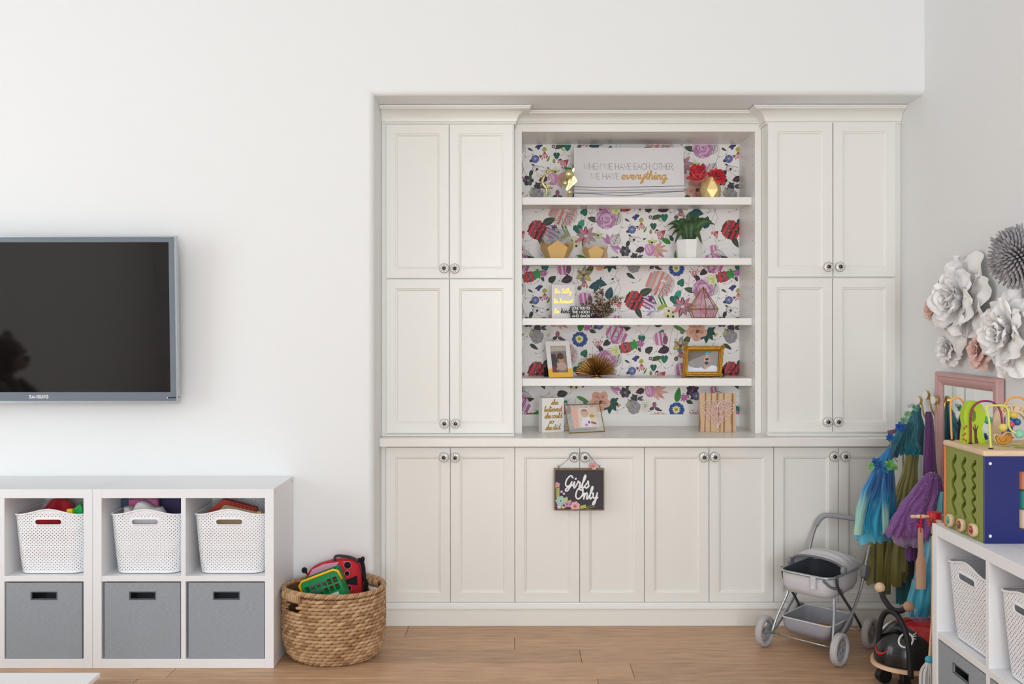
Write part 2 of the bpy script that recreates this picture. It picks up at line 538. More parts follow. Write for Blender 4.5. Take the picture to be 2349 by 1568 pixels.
CAPS = {'smooth': False,
        'W': (1.12, [[(0, 1), (.25, 0), (.5, .95), (.75, 0), (1.0, 1)]]), 'H': (.85, [[(0, 0), (0, 1)], [(.68, 0), (.68, 1)], [(0, .45), (.68, .45)]]),
        'E': (.66, [[(.5, 1), (0, 1), (0, 0), (.5, 0)], [(0, .5), (.45, .5)]]), 'N': (.85, [[(0, 0), (0, 1), (.66, 0), (.66, 1)]]),
        'A': (.85, [[(0, 0), (.36, 1), (.72, 0)], [(.14, .36), (.58, .36)]]), 'V': (.85, [[(0, 1), (.36, 0), (.72, 1)]]),
        'C': (.9, [arcp(.48, .5, .46, .5, 50, 310)]), 'O': (1.08, [arcp(.48, .5, .48, .5, 0, 360, 22)]), 'T': (.72, [[(0, 1), (.6, 1)], [(.3, 1), (.3, 0)]]),
        'R': (.74, [[(0, 0), (0, 1), (.3, 1)] + arcp(.3, .76, .24, .24, 90, -90, 8) + [(0, .52)], [(.28, .52), (.58, 0)]]), ',': (.3, [[(.08, .06), (.0, -.14)]]),
        'L': (.62, [[(0, 1), (0, 0), (.48, 0)]]), 'Y': (.8, [[(0, 1), (.33, .5), (.66, 1)], [(.33, .5), (.33, 0)]]),
        'U': (.84, [[(0, 1), (0, .3)] + arcp(.32, .3, .32, .3, 180, 360, 10) + [(.64, 1)]]), 'M': (1.0, [[(0, 0), (.06, 1), (.42, .2), (.78, 1), (.84, 0)]]),
        'D': (.86, [[(0, 0), (0, 1), (.25, 1)] + arcp(.25, .5, .45, .5, 90, -90, 12) + [(0, 0)]]), 'K': (.76, [[(0, 0), (0, 1)], [(.58, 1), (0, .45)], [(.2, .6), (.62, 0)]]),
        'B': (.74, [[(0, 0), (0, 1), (.28, 1)] + arcp(.28, .76, .24, .24, 90, -90, 8) + [(0, .52)], [(.28, .52)] + arcp(.3, .26, .27, .26, 90, -90, 8) + [(0, 0)]]),
        'S': (.78, [arcp(.32, .74, .3, .26, 30, 270, 10) + arcp(.32, .24, .32, .24, 90, -150, 10)]), 'G': (.95, [arcp(.48, .5, .46, .5, 45, 340) + [(.9, .42), (.52, .42)]]),
        'z': (.62, [[(0, .66), (.45, .66), (0, 0), (.48, 0)]]), 'a': (.7, [arcp(.27, .33, .27, .33, 20, 340), [(.54, .66), (.54, 0)]]),
        'n': (.66, [[(0, 0), (0, .66)], [(0, .3)] + arcp(.24, .4, .24, .26, 170, 0, 8) + [(.48, 0)]]), 'y': (.62, [[(0, .66), (.25, .04)], [(.5, .66), (.25, .04), (.1, -.3)]]),
        'o': (.72, [arcp(.28, .33, .28, .33, 0, 360, 16)])}
SCRIPT = {'e': (.72, [[(0, .4), (.35, .48), (.52, .78), (.36, 1), (.12, .8), (.1, .35), (.3, .02), (.6, .12), (.78, .4)]]),
          'v': (.78, [[(0, .7), (.12, .98), (.22, .6), (.36, .04), (.58, .6), (.66, 1), (.84, .92)]]),
          'r': (.68, [[(0, .4), (.18, .85), (.2, 1.1), (.36, .9), (.52, .86), (.46, .4), (.52, .04), (.74, .3)]]),
          'y': (.8, [[(0, .8), (.1, 1), (.14, .4), (.34, .08), (.58, .4), (.68, 1)], [(.68, 1), (.62, 0), (.48, -.8), (.26, -.9), (.3, -.5), (.82, .25)]]),
          't': (.56, [[(0, .3), (.28, 1.0), (.38, 1.7)], [(.38, 1.7), (.3, .5), (.38, .04), (.6, .25)], [(.05, 1.1), (.7, 1.2)]]),
          'h': (.84, [[(0, .3), (.34, 1.2), (.42, 1.8), (.3, 1.95), (.2, 1.2), (.16, 0)], [(.16, .1), (.28, .75), (.48, 1), (.6, .7), (.58, .12), (.7, 0), (.88, .3)]]),
          'i': (.46, [[(0, .4), (.18, 1), (.18, .3), (.28, 0), (.48, .3)], [(.26, 1.45)]]),
          'n': (.8, [[(0, .5), (.12, 1), (.14, 0)], [(.14, .1), (.26, .75), (.46, 1), (.56, .7), (.54, .1), (.68, 0), (.84, .3)]]),
          'g': (.8, [[(.6, .85), (.35, 1), (.1, .7), (.12, .2), (.34, .05), (.56, .4), (.64, .95)], [(.64, .95), (.6, -.3), (.44, -.9), (.2, -.85), (.25, -.5), (.84, .25)]]),
          'l': (.52, [[(0, .3), (.34, 1.2), (.44, 1.85), (.3, 2.0), (.2, 1.3), (.2, .3), (.32, 0), (.56, .3)]]),
          's': (.58, [[(0, .3), (.28, .8), (.34, 1.12), (.48, .6), (.48, .15), (.24, 0), (.06, .15)], [(.3, .02), (.6, .3)]]),
          'd': (.86, [[(.6, .85), (.35, 1), (.1, .7), (.12, .2), (.34, .02), (.54, .3), (.68, 1.95)], [(.68, 1.95), (.62, .5), (.7, .04), (.9, .3)]]),
          'o': (.74, [[(.35, 1), (.1, .7), (.1, .25), (.35, 0), (.6, .3), (.58, .75), (.35, 1), (.55, .86), (.8, .92)]]),
          'u': (.84, [[(0, .7), (.1, 1), (.12, .3), (.3, 0), (.52, .35), (.6, 1)], [(.6, 1), (.58, .25), (.7, 0), (.88, .3)]]),
          'c': (.64, [[(.58, .8), (.4, 1), (.12, .7), (.12, .25), (.34, 0), (.68, .3)]]),
          'b': (.68, [[(0, .3), (.28, 1.3), (.36, 1.95), (.24, 1.95), (.14, 1.2), (.14, .1), (.4, 0), (.58, .4), (.44, .85), (.2, .6)]]),
          'k': (.76, [[(0, .3), (.28, 1.3), (.34, 1.95), (.2, 1.8), (.14, 0)], [(.14, .4), (.48, 1), (.5, .72), (.2, .5), (.54, 0), (.78, .25)]]),
          'B': (.82, [[(.2, 1.8), (.14, 0)], [(.02, 1.6), (.4, 1.95), (.68, 1.6), (.26, 1.0), (.66, .7), (.54, .1), (.14, .04)]]),
          'S': (.72, [[(.68, 1.7), (.4, 1.95), (.15, 1.5), (.48, .9), (.58, .3), (.3, 0), (0, .25)]]),
          'G': (1.1, [[(.95, 1.6), (.62, 1.95), (.18, 1.4), (.1, .6), (.4, .25), (.75, .5), (.9, 1.0)], [(.9, 1.0), (.8, .2), (.5, -.45), (.22, -.35), (.4, .0), (1.12, .45)]]),
          'O': (1.2, [[(.7, 1.95), (.22, 1.5), (.1, .5), (.5, 0), (1.0, .5), (1.04, 1.4), (.7, 1.95), (.48, 1.6), (.95, 1.4)]]), '.': (.3, [[(.1, .08)]])}

# ------------------------------------------------------------------ built-in cabinets
YT, YM, YC, YB = 4.85, 4.96, 4.75, 4.83       # tower face, bookcase face, counter edge, base cabinet face
CT1, CT0 = Zh(1005, YC), Zh(1024.5, YC)       # countertop top and underside
DEPTH_END = YBK + .05
TLX0, TLX1 = NXL, X(1180, YT)
TRX0, TRX1 = X(1759, YT), xr
BX0, BX1 = X(1197, YM), X(1732, YM)           # bookcase opening
BTOP = Zh(302, YM)


def sweep(path, prof, m=None):
    """profile [(outward, z)] swept along an xy path; outward is to the right of the walking direction"""
    m = m or MB(); n = len(path); rows = []
    for d, z in prof:
        row = []
        for i, p in enumerate(path):
            p = Vector(p); nn = []
            for a, b in ((i - 1, i), (i, i + 1)):
                if 0 <= a and b < n:
                    t = (Vector(path[b]) - Vector(path[a])).normalized(); nn.append(Vector((t.y, -t.x)))
            if len(nn) == 2:
                q = nn[0] + nn[1]; off = q * (d / (1 + nn[0].dot(nn[1])))
            else: off = nn[0] * d
            row.append((p.x + off.x, p.y + off.y, z))
        rows.append(row)
    k = len(prof); vs = [p for r in rows for p in r]; fs = []
    for a in range(k):
        b = (a + 1) % k
        for i in range(n - 1): fs.append((a * n + i, a * n + i + 1, b * n + i + 1, b * n + i))
    fs.append(tuple(a * n for a in range(k))); fs.append(tuple(a * n + n - 1 for a in range(k - 1, -1, -1)))
    return m.add(vs, fs)


def crown_prof(z0, z1, d=.085):
    h = z1 - z0
    pr = [(0, z0), (.007, z0), (.010, z0 + .006), (.007, z0 + .012), (.014, z0 + .014)]
    for i in range(9):
        t = i / 8 * pi / 2
        pr.append((.014 + (d - .026) * (1 - cos(t)), z0 + .014 + (h - .032) * sin(t)))
    pr += [(d - .008, z1 - .018), (d - .008, z1 - .014), (d, z1 - .010), (d, z1 - .001), (0, z1 - .001)]
    return pr


def door_mesh(x0, x1, z0, z1, yf, th=.02):
    m = MB(); loops = []
    for ins, y in ((0, yf + th), (0, yf + .0015), (.0015, yf), (.047, yf), (.050, yf + .004), (.054, yf + .0045), (.060, yf + .011)):
        loops.append([(x0 + ins, y, z0 + ins), (x1 - ins, y, z0 + ins), (x1 - ins, y, z1 - ins), (x0 + ins, y, z1 - ins)])
    vs = [p for l in loops for p in l]; fs = [(3, 2, 1, 0)]
    for i in range(len(loops) - 1):
        for k in range(4): fs.append((i * 4 + k, i * 4 + (k + 1) % 4, i * 4 + 4 + (k + 1) % 4, i * 4 + 4 + k))
    b = (len(loops) - 1) * 4; fs.append((b, b + 1, b + 2, b + 3))
    return m.add(vs, fs)


# knob: white ceramic disc with dark filigree, shared mesh facing -y at the origin
IRON, CER = rgb('241f1d'), rgb('efece6')
kb = MB()
kb.lathe([(.006, 0), (.006, .014), (.012, .016), (.0235, .020), (.0245, .023), (.022, .0265), (.012, .029)], axis=(0, -1, 0), n=20, col=CER)
kb.tube([(.0238 * cos(a), -.0225, .0238 * sin(a)) for a in [2 * pi * i / 20 for i in range(20)]], .0014, 6, IRON, closed=True)
for i in range(8):
    a = 2 * pi * i / 8
    kb.tube([(.0165 * cos(a) + .0058 * cos(t), -.0275 + .0016 * cos(t - a), .0165 * sin(a) + .0058 * sin(t)) for t in [2 * pi * j / 8 for j in range(8)]], .0007, 5, IRON, closed=True)
kb.lathe([(.0098, .027), (.0094, .032), (.0075, .036), (.0030, .0375), (0, .0375)], axis=(0, -1, 0), n=14, col=IRON)
KNOB = kb.build('knob', 'gloss_col', smooth=True)
KNOB_ME = KNOB.data
bpy.data.objects.remove(KNOB)


def door(parent, px0, px1, py0, py1, Yf, kn):
    """door measured on its front plane; kn = knob centre in pixels"""
    d = door_mesh(X(px0, Yf), X(px1, Yf), Zh(py1, Yf), Zh(py0, Yf), Yf).build('door', 'cabinet_paint', parent, W=True)
    k = bpy.data.objects.new('knob', KNOB_ME); COL.objects.link(k); k.parent = d
    k.location = Vector((X(kn[0], Yf - .02), Yf, Zh(kn[1], Yf - .02))) - parent.location
    k.rotation_euler = (0, random.uniform(0, 6), 0)
    return d


def tower(name, label, x0, x1, doors, crown_path):
    t = thing(name, label, 'cabinet', ((x0 + x1) / 2, YT, CT1))
    top = Zh(283, YT)
    MB().box((x0 + .001, YT, CT1 + .0005), (x1 - .001, DEPTH_END, top + .03)).build('body', 'cabinet_paint', t, W=True)
    sweep(crown_path, crown_prof(top - .004, NTOP - .002)).build('crown_molding', 'cabinet_paint', t, W=True, smooth=True, angle=25)
    m = MB(); m.rbox((x0 + .02 if x0 < -.5 else x0 + .001, YT - .012, CT1 + .0005), (x1 - .002, YT, Zh(994.5, YT)), .003)
    m.build('base_strip', 'cabinet_paint', t, W=True)
    for d in doors: door(t, *d)
    return t


YD = YT - .02
tower('tall_cabinet', 'tall white wall cabinet with four panelled doors left of the floral bookcase', TLX0, TLX1,
      [(886, 1030, 285, 637.5, YD, (1019, 615)), (1031.5, 1176.5, 285, 637.5, YD, (1043.5, 615.5)),
       (886, 1030.5, 640, 993, YD, (1019.5, 971)), (1032, 1177, 640, 993, YD, (1045, 971))],
      [(TLX0 + .0015, YT), (TLX1, YT), (TLX1, YM - .002)])
tower('tall_cabinet', 'tall white wall cabinet with four panelled doors beside the right wall', TRX0, TRX1,
      [(1762, 1910, 280.5, 635, YD, (1900.5, 612)), (1912, 2055, 280.5, 635, YD, (1927.5, 612)),
       (1761, 1909.5, 638, 990.5, YD, (1899, 967.5)), (1911, 2054, 638, 990.5, YD, (1923, 967.5))],
      [(TRX0, YM - .002), (TRX0, YT), (TRX1 - .0015, YT)])

# middle bookcase
bk = thing('bookcase', 'open white bookcase with floral papered back between the two tall cabinets', 'bookcase', ((BX0 + BX1) / 2, YM, CT1))
m = MB(); e = .0005
XL0, XR1 = TLX1 + .0005, TRX0 - .0005
m.box((XL0, YM, CT1 + e), (BX0, DEPTH_END, NTOP - .06)).build('side_panel', 'cabinet_paint', bk, W=True)
MB().box((BX1, YM, CT1 + e), (XR1, DEPTH_END, NTOP - .06)).build('side_panel', 'cabinet_paint', bk, W=True)
MB().box((BX0, YM, BTOP), (BX1, DEPTH_END, NTOP - .06)).build('top_panel', 'cabinet_paint', bk, W=True)
MB().box((BX0, YBK, CT1 + e), (BX1, DEPTH_END, BTOP)).build('back_panel', 'cabinet_paint', bk, W=True)
sweep([(XL0 + .001, YM), (XR1 - .001, YM)], crown_prof(Zh(284, YM), NTOP - .002)).build('crown_molding', 'cabinet_paint', bk, W=True, smooth=True, angle=25)
YS = 5.02
SHELF_Z = []
for t_, b_ in ((452, 469.5), (591.5, 607.5), (729.5, 745.5), (867.5, 885)):
    z1, z0 = Zh(t_, YS), Zh(b_, YS)
    SHELF_Z.append(z1)
    mm = MB().rbox((BX0 + .0015, YS, z0), (BX1 - .0015, YS + .02, z1), .002)
    mm.box((BX0 + .0015, YS + .02, z0 + .012), (BX1 - .0015, YBK - .004, z1 - .0002))
    mm.build('shelf', 'shelf_paint', bk, W=True)
# peg holes in the side panel
for zz in [CT1 + .12 + .05 * i for i in range(29)]:
    if any(abs(zz - s) < .05 for s in SHELF_Z): continue
    MB().lathe([(.0025, 0), (.0025, .001)], (BX1 - .0006, YM + .05, zz), (-1, 0, 0), 6).build('peg_hole', 'dark', bk, W=True)

# floral wallpaper; drawn in pixels of the back plane, half-drop repeat 444 x 324
PXM = YBK / F
WX0, WX1, WY0, WY1 = 1196.2, 1696, 332, 950
wp = Print(clip=(WX0, -WY1, WX1, -WY0))
wr = random.Random(11)
wp.poly([(WX0, -WY1), (WX1, -WY1), (WX1, -WY0), (WX0, -WY0)], 'f2eeec')
INK, INK2 = '2c2a2c', '939096'
TEAL, DTEAL, GRN, LIME, DGRN = '1f6f5c', '275059', '2f9a3e', 'b9cf4a', '2f4a33'


def inst(fn, x, y):
    for a in range(-4, 5):
        for b in range(-5, 6):
            if (a + b) % 2: continue
            ox, oy = a * 222, b * 162
            if WX0 - 48 < x + ox < WX1 + 48 and WY0 - 48 < y + oy < WY1 + 48:
                k0 = wp.k; st = wr.getstate()
                fn(x + ox, -(y + oy)); INSTK.append(wp.k)
                wr.setstate(st); wp.k = k0
    wp.k = max(INSTK[-1:] + [wp.k])


INSTK = []


def vine(*pts, w=.7, c=INK2):
    def f(x, y): wp.line([(x + p[0], y - p[1]) for p in pts], w, c, k=4, caps=False)
    return f


def sprig(n, r, a0, a1, col, tip=None):
    def f(x, y):
        for i in range(n):
            a = R(a0 + (a1 - a0) * i / max(1, n - 1)); l = r * wr.uniform(.75, 1.05)
            wp.line([(x, y), (x + l * .5 * cos(a + .1), y + l * .5 * sin(a + .1)), (x + l * cos(a), y + l * sin(a))], 1.3, col, k=3, caps=False)
            if tip: wp.disc(x + l * cos(a), y + l * sin(a), 2.2, 1.6, tip, 7, a)
    return f


def outline_leaf(L, W, a):
    def f(x, y):
        wp.leaf(x, y, L, W, R(a), '8d8a8c'); wp.leaf(x + .8 * cos(R(a)), y + .8 * sin(R(a)), L * .95, W * .88, R(a), 'd9d4d2')
        ca, sa = cos(R(a)), sin(R(a)); wp.line([(x, y), (x + L * ca, y + L * sa)], .9, INK, False, caps=False)
        for t in (.25, .42, .6, .75):
            for sg in (1, -1):
                wp.line([(x + t * L * ca, y + t * L * sa), (x + (t + .18) * L * ca - sg * W * .36 * sa * (1.1 - t), y + (t + .18) * L * sa + sg * W * .36 * ca * (1.1 - t))], .7, INK, False, caps=False)
    return f


def leafm(L, W, a, c, v=None):
    return lambda x, y: wp.leaf(x - L / 2 * cos(R(a)), y - L / 2 * sin(R(a)), L, W, R(a), c, v)


def heart(r, c, a=-90):
    def f(x, y):
        ca, sa = cos(R(a)), sin(R(a))
        wp.disc(x - ca * r * .2 - sa * r * .42, y - sa * r * .2 + ca * r * .42, r * .62, r * .52, c, 12, R(a))
        wp.disc(x - ca * r * .2 + sa * r * .42, y - sa * r * .2 - ca * r * .42, r * .62, r * .52, c, 12, R(a))
        wp.leaf(x - ca * r * .5, y - sa * r * .5, r * 1.75, r * 1.5, R(a), c, '3a8f7c')
    return f


def morning(x, y):
    for i in range(10):
        a = 2 * pi * i / 10; wp.disc(x + 10 * cos(a), y + 9.5 * sin(a), 8.6, 7, ('2f4f93', '3b62a8')[i % 2], 10, a)
    wp.disc(x, y, 15, 14, '2c4687', 16)
    for i in range(14):
        a = 2 * pi * i / 14; wp.line([(x + 8 * cos(a), y + 8 * sin(a)), (x + 16 * cos(a), y + 15 * sin(a))], .7, '5b7fbb', False, caps=False)
    wp.petals(x - 1, y + 1, 12, 9.5, 4, ['e9e7b4', 'f1efcb'], rn=wr); wp.disc(x - 1, y + 1, 5, 4.6, 'c7c04a', 12); wp.disc(x - 1, y + 1, 2.5, 2, '8f8a2e', 8)


def dahlia(x, y):
    wp.leaf(x + 3, y - 14, 30, 13, R(-62), '3e463d', '6d7468'); wp.leaf(x + 12, y + 14, 32, 18, R(25), '3c4b3a', '5d6b55')
    wp.disc(x - 4, y + 20, 5, 4, '8e9276', 8)
    wp.stripes(x, y, 20, 22, R(-28), ['c42f3a', '43403f', 'd63c44', '5d5a59', 'cf3440', '2d2b2c'], 5.2, .13, wr)
    for i in range(26):
        a = wr.uniform(0, 6.28); r = wr.uniform(3, 18); wp.disc(x + r * cos(a), y + r * sin(a), wr.uniform(1, 2.4), wr.uniform(.8, 1.6), wr.choice(['8f1f2c', '1e1c1e', '8a8686', 'e0524f', 'b52a38']), 6, a)


def bigpink(x, y):
    wp.disc(x + 2, y, 31, 29, 'c9c3c3', 18, jit=.08, rn=wr)
    wp.stripes(x - 1, y + 1, 29, 30, R(-22), ['d8d0cf', 'dd8f88', 'b9b4b6', 'e29c92', 'd5cdcc', 'd98780'], 6.2, .12, wr)
    for i in range(7):
        a = R(-150 + i * 22); wp.line([(x + 10 * cos(a), y + 10 * sin(a)), (x + 20 * cos(a + .25), y + 20 * sin(a + .25)), (x + 28 * cos(a + .1), y + 28 * sin(a + .1))], 1.2, '6f6a6e', k=3, caps=False)
    for i in range(5): wp.disc(x + 12 + wr.uniform(-7, 7), y + 8 + wr.uniform(-6, 6), 4, 3, wr.choice(['cfa49d', 'e8ddd8', '5b6d64']), 8)


def petal8(x, y):
    for i in range(9):
        a = 2 * pi * i / 9 + .2; r = 22 + wr.uniform(-3, 3)
        wp.leaf(x + 3 * cos(a), y + 3 * sin(a), r, 10, a, ('8d8587', 'd5768f', '4d484b', 'c9657f')[i % 4]); wp.leaf(x + 4 * cos(a), y + 4 * sin(a), r * .85, 4, a, ('d08a9b', 'a09a9c', 'd5768f')[i % 3])
    wp.disc(x, y, 3.6, 3.2, 'dcd6cd', 9)


def lily(x, y):
    for i, (a, l) in enumerate(((20, 30), (-5, 34), (-35, 30), (45, 27), (-62, 24), (150, 16), (190, 18))):
        wp.leaf(x, y, l, 9, R(a), ('dba4a4', 'e3b7a5', 'd68e9e')[i % 3], 'b76d7c')
    wp.disc(x - 9, y + 1, 12, 15, 'd38fbb', 14, .2, jit=.06, rn=wr); wp.disc(x - 12, y + 2, 6, 11, 'e2bcd2', 10, .25)
    wp.line([(x - 16, y + 10), (x - 10, y - 4), (x - 13, y - 13)], 1, 'a8628f', k=3, caps=False); wp.leaf(x + 2, y + 2, 20, 5, R(-12), 'c8b06b')


def hibiscus(x, y):
    for i in range(5):
        a = 2 * pi * i / 5 + .95; wp.disc(x + 12 * cos(a), y + 12 * sin(a), 13.5, 11, ('e2b39e', 'dba68f')[i % 2], 14, a, jit=.05, rn=wr)
        wp.leaf(x, y, 19, 9, a, 'cd8d83')
    for i in range(20):
        a = 2 * pi * i / 20; wp.line([(x + 6 * cos(a), y + 6 * sin(a)), (x + 19 * cos(a), y + 19 * sin(a))], .5, 'c78f80', False, caps=False)
    wp.disc(x + 2, y - 2, 4.2, 4.2, '5c2a2c', 10); wp.leaf(x + 2, y - 1, 8, 3, R(-50), 'a88a32')


def palm(x, y):
    for a, l in ((-95, 30), (-60, 26), (-125, 26), (-25, 22), (-155, 20), (10, 17)): wp.leaf(x, y + 12, l, 13, R(a), '1f4f45' if a % 2 else '255b4d', '14352f')


def maple(x, y):
    for a, l in ((90, 12), (40, 12), (140, 11), (-10, 12), (190, 10), (-60, 13), (-100, 12)): wp.leaf(x, y, l, 7, R(a), GRN)


def cream(x, y):
    for i in range(6):
        a = 2 * pi * i / 6; wp.disc(x + 6 * cos(a), y + 6 * sin(a), 6, 5, ('e6e6bf', 'd5dc92')[i % 2], 9, a)
    wp.line([(x - 4, y), (x, y + 4), (x + 4, y - 1), (x, y - 4)], 1.2, 'a5ad3c', k=3, caps=False)


def bluesm(x, y):
    wp.leaf(x - 2, y - 2, 13, 8, R(200), '2f4038'); wp.disc(x, y, 9, 9.5, '54609e', 12, jit=.08, rn=wr)
    for i in range(9):
        a = 2 * pi * i / 9; wp.line([(x, y), (x + 8 * cos(a), y + 8 * sin(a))], .8, '9aa3c8', False, caps=False)
    wp.disc(x, y, 2, 2, 'c9c98e', 7)


def darkfl(x, y):
    for i in range(6):
        a = 2 * pi * i / 6; wp.disc(x + 7 * cos(a), y + 7 * sin(a), 6, 5, ('37353a', '57545a')[i % 2], 10, a)
    wp.disc(x, y, 3, 3, '8b878b', 8)


def thistle(x, y):
    wp.disc(x - 10, y + 3, 6, 9, 'aebb4e', 10, .3); wp.disc(x, y, 14, 17, '9a979b', 16, jit=.12, rn=wr)
    for i in range(40):
        a = wr.uniform(0, 6.28); r = wr.uniform(2, 15); wp.line([(x + r * cos(a), y + r * sin(a)), (x + r * cos(a) + wr.uniform(-4, 4), y + r * sin(a) + wr.uniform(-5, 5))], .7, wr.choice(['5d5a5e', 'cbc7c8', '77747a']), False, caps=False)


def butterfly(x, y):
    wp.disc(x, y + 7, 5, 7, 'a05e7b', 10); wp.disc(x - 6, y - 2, 6, 4, '4b464b', 9, .4); wp.disc(x + 7, y - 3, 7, 4, '5a4650', 9, -.5); wp.disc(x + 14, y - 6, 4, 2, '3d3a3f', 8)


def bird(x, y):
    wp.disc(x + 4, y, 13, 5.5, '41593f', 12, .25); wp.disc(x - 9, y, 5.5, 5.5, 'd7d4d2', 12); wp.disc(x - 9, y, 3.8, 3.8, '353336', 10); wp.disc(x - 9, y, 2, 2, 'd7d4d2', 8)
    wp.leaf(x + 8, y - 4, 12, 4, R(-35), '9cc052')


def mrose(x, y): wp.leaf(x - 18, y - 4, 26, 13, R(165), '3f5340', '5e725a'); wp.rose(x, y, 26, ['c690b8', 'dcbad4', '96608b'], wr)
def srose(x, y):
    wp.leaf(x + 10, y + 8, 26, 10, R(15), '33342f'); wp.leaf(x - 12, y - 14, 22, 14, R(215), '3b3439')
    wp.rose(x, y, 25, ['d9d0d5', 'cf7cb4', '5e4455'], wr); wp.stripes(x + 1, y, 22, 17, R(-25), ['d3c6cd', 'cc72b0', 'ddd5d8', 'bf6aa3'], 6.5, .05, wr)
    wp.line([(x - 4, y + 9), (x + 6, y + 4), (x + 2, y - 7), (x - 8, y - 3), (x - 4, y + 4)], 1.2, '5e4455', k=4, caps=False); wp.line([(x - 14, y + 8), (x - 10, y - 10), (x + 8, y - 13), (x + 15, y + 2)], 1.2, '7b5f72', k=4, caps=False)
def pstripe(x, y):
    wp.stripes(x, y, 15, 16, R(8), ['c96ba6', 'd9cfd4', 'd07ab0', 'ddd5d8'], 5, .06, wr); wp.disc(x + 12, y - 2, 6, 11, '7d5970', 10, jit=.15, rn=wr)
def tulip(x, y):
    wp.leaf(x + 9, y + 16, 34, 24, R(245), '8d5a8d'); wp.stripes(x, y, 13, 15, R(62), ['d9cfd6', '8f3f86', 'c9b9c8', '9a4a92'], 4, .1, wr); wp.leaf(x + 3, y + 2, 14, 9, R(70), '5a3a58')
def stripeleaf(x, y):
    for i, dx in enumerate((-14, -7, 0, 7)): wp.line([(x + dx - 8, y + 22), (x + dx + 2, y), (x + dx + 13, y - 24)], 4, ('2e8f43', 'dad8d0', '237a39', '2e8f43')[i], k=3, caps=False)
def lilac(x, y):
    for i in range(9):
        a = R(20 + i * 26); wp.leaf(x, y, 22, 9, a, ('d6d3e2', '9b9bc4', 'e6e4e2')[i % 3], '6e6fa5')
    wp.leaf(x + 4, y + 6, 26, 10, R(25), 'a7b84b', '4e5c2d')
def creameye(x, y):
    wp.disc(x, y, 17, 14, 'dcd9b0', 14, jit=.08, rn=wr); wp.disc(x - 8, y + 6, 9, 7, 'e4e2c6', 10)
    for dx, dy in ((-4, 4), (6, 1), (-6, -8), (6, -9)): wp.disc(x + dx, y + dy, 2.7, 2.7, '3a3330', 8)
def olive(x, y):
    wp.leaf(x + 8, y + 4, 26, 14, R(55), '55592c', '7b7f45')
    wp.petals(x, y, 6, 20, 12, ['a89a6a', '8b8f96', 'c0ab63'], .4, .08, wr); wp.petals(x, y, 6, 16, 4, ['77797f', 'd2bb6a'], .4, .1, wr); wp.disc(x, y, 3.4, 3.4, '6b4035', 9)
def teal2(x, y):
    wp.leaf(x - 8, y + 9, 28, 17, R(-15), DTEAL, '3c6a70'); wp.leaf(x + 2, y + 4, 26, 16, R(200), DTEAL); wp.leaf(x - 2, y + 6, 22, 14, R(250), '2c5a62')
def redstripe(x, y): wp.stripes(x, y, 15, 13, R(15), ['c6373c', '6d6a6c', 'd2413f', '585558'], 6, .12, wr); wp.line([(x - 5, y + 9), (x + 4, y + 2), (x - 3, y - 7)], 1, 'd6a0a0', k=3, caps=False)
def pinksm(x, y): wp.petals(x, y, 8, 10, 5, ['c876ae', 'b25f9c'], 0, .05, wr)
def pot(x, y): wp.disc(x, y, 5, 5, '4a5550', 10); wp.line([(x - 5, y + 1), (x + 5, y + 1)], 1, '8b9690', False); wp.line([(x - 4, y - 2), (x + 4, y - 2)], 1, '8b9690', False)


def eyefl(x, y):
    wp.disc(x, y, 8, 7, '6a676b', 12, .3); wp.disc(x + .5, y, 7.2, 6.2, 'dcd7d4', 12, .3); wp.disc(x + 3, y - 2, 2.6, 3, '1d1b1e', 8)
    wp.line([(x + 6, y + 3), (x + 13, y + 4), (x + 20, y + 1)], 1, '6b5a60', k=3, caps=False)
def limefl(x, y):
    wp.petals(x, y, 5, 12, 7, ['c9d08a', 'dcdcb8', 'aebb45'], .3, .1, wr); wp.disc(x, y, 2.6, 2.6, '2b2722', 8)
def stripeleaves(x, y):
    for a in (200, 170, 140, 235): wp.leaf(x, y, 17, 7, R(a), '3a383c', '8d8a8d')
    for a in (20, -15): wp.leaf(x, y, 15, 6, R(a), '4a3f47', '9a8d95')
def pinkpetals(x, y):
    for i, a in enumerate((110, 75, 140, -50, -25)): wp.leaf(x, y, 26 if i < 3 else 30, 10, R(a), ('c67fb4', 'd9aecb')[i % 2], '93538a')
    wp.disc(x + 8, y + 2, 6, 4, 'e0dbc9', 8)
def dpurple(x, y):
    wp.petals(x, y, 6, 17, 12, ['4a2f48', '6d3f63', '39273a'], .5, .05, wr); wp.line([(x - 6, y + 14), (x - 10, y - 2), (x - 9, y - 16)], 2.4, '3a2538', k=3, caps=False)
def rays(x, y):
    for i in range(16):
        a = 2 * pi * i / 16 + .1; wp.line([(x, y), (x + 9 * cos(a), y + 9 * sin(a)), (x + 17 * cos(a + .2), y + 17 * sin(a + .2))], .9, 'bdb79c', k=3, caps=False)
def pstripe2(x, y): wp.stripes(x, y, 9, 11, R(8), ['c96ba6', 'd9cfd4', 'd07ab0', 'ddd5d8'], 4, .06, wr)
def greyleaf(x, y): wp.leaf(x - 6, y - 10, 26, 13, R(60), '9c9899', '6d6a6d'); wp.leaf(x + 4, y - 8, 22, 11, R(110), 'b4b0b0', '77747a')
def squig(x, y):
    a = wr.uniform(0, 6.28)
    pts = [(0, 0)]
    for i in range(4):
        a += wr.uniform(-.9, .9); pts.append((pts[-1][0] + 9 * cos(a), pts[-1][1] + 9 * sin(a)))
    wp.line([(x + p, y + q) for p, q in pts], .55, 'a5a2a6', k=3, caps=False)
    for p, q in pts[1::2]: wp.leaf(x + p, y + q, 4.5, 2.2, a + wr.uniform(-1.5, 1.5), wr.choice(['8a878d', '9d9a9c', '7f9086']))


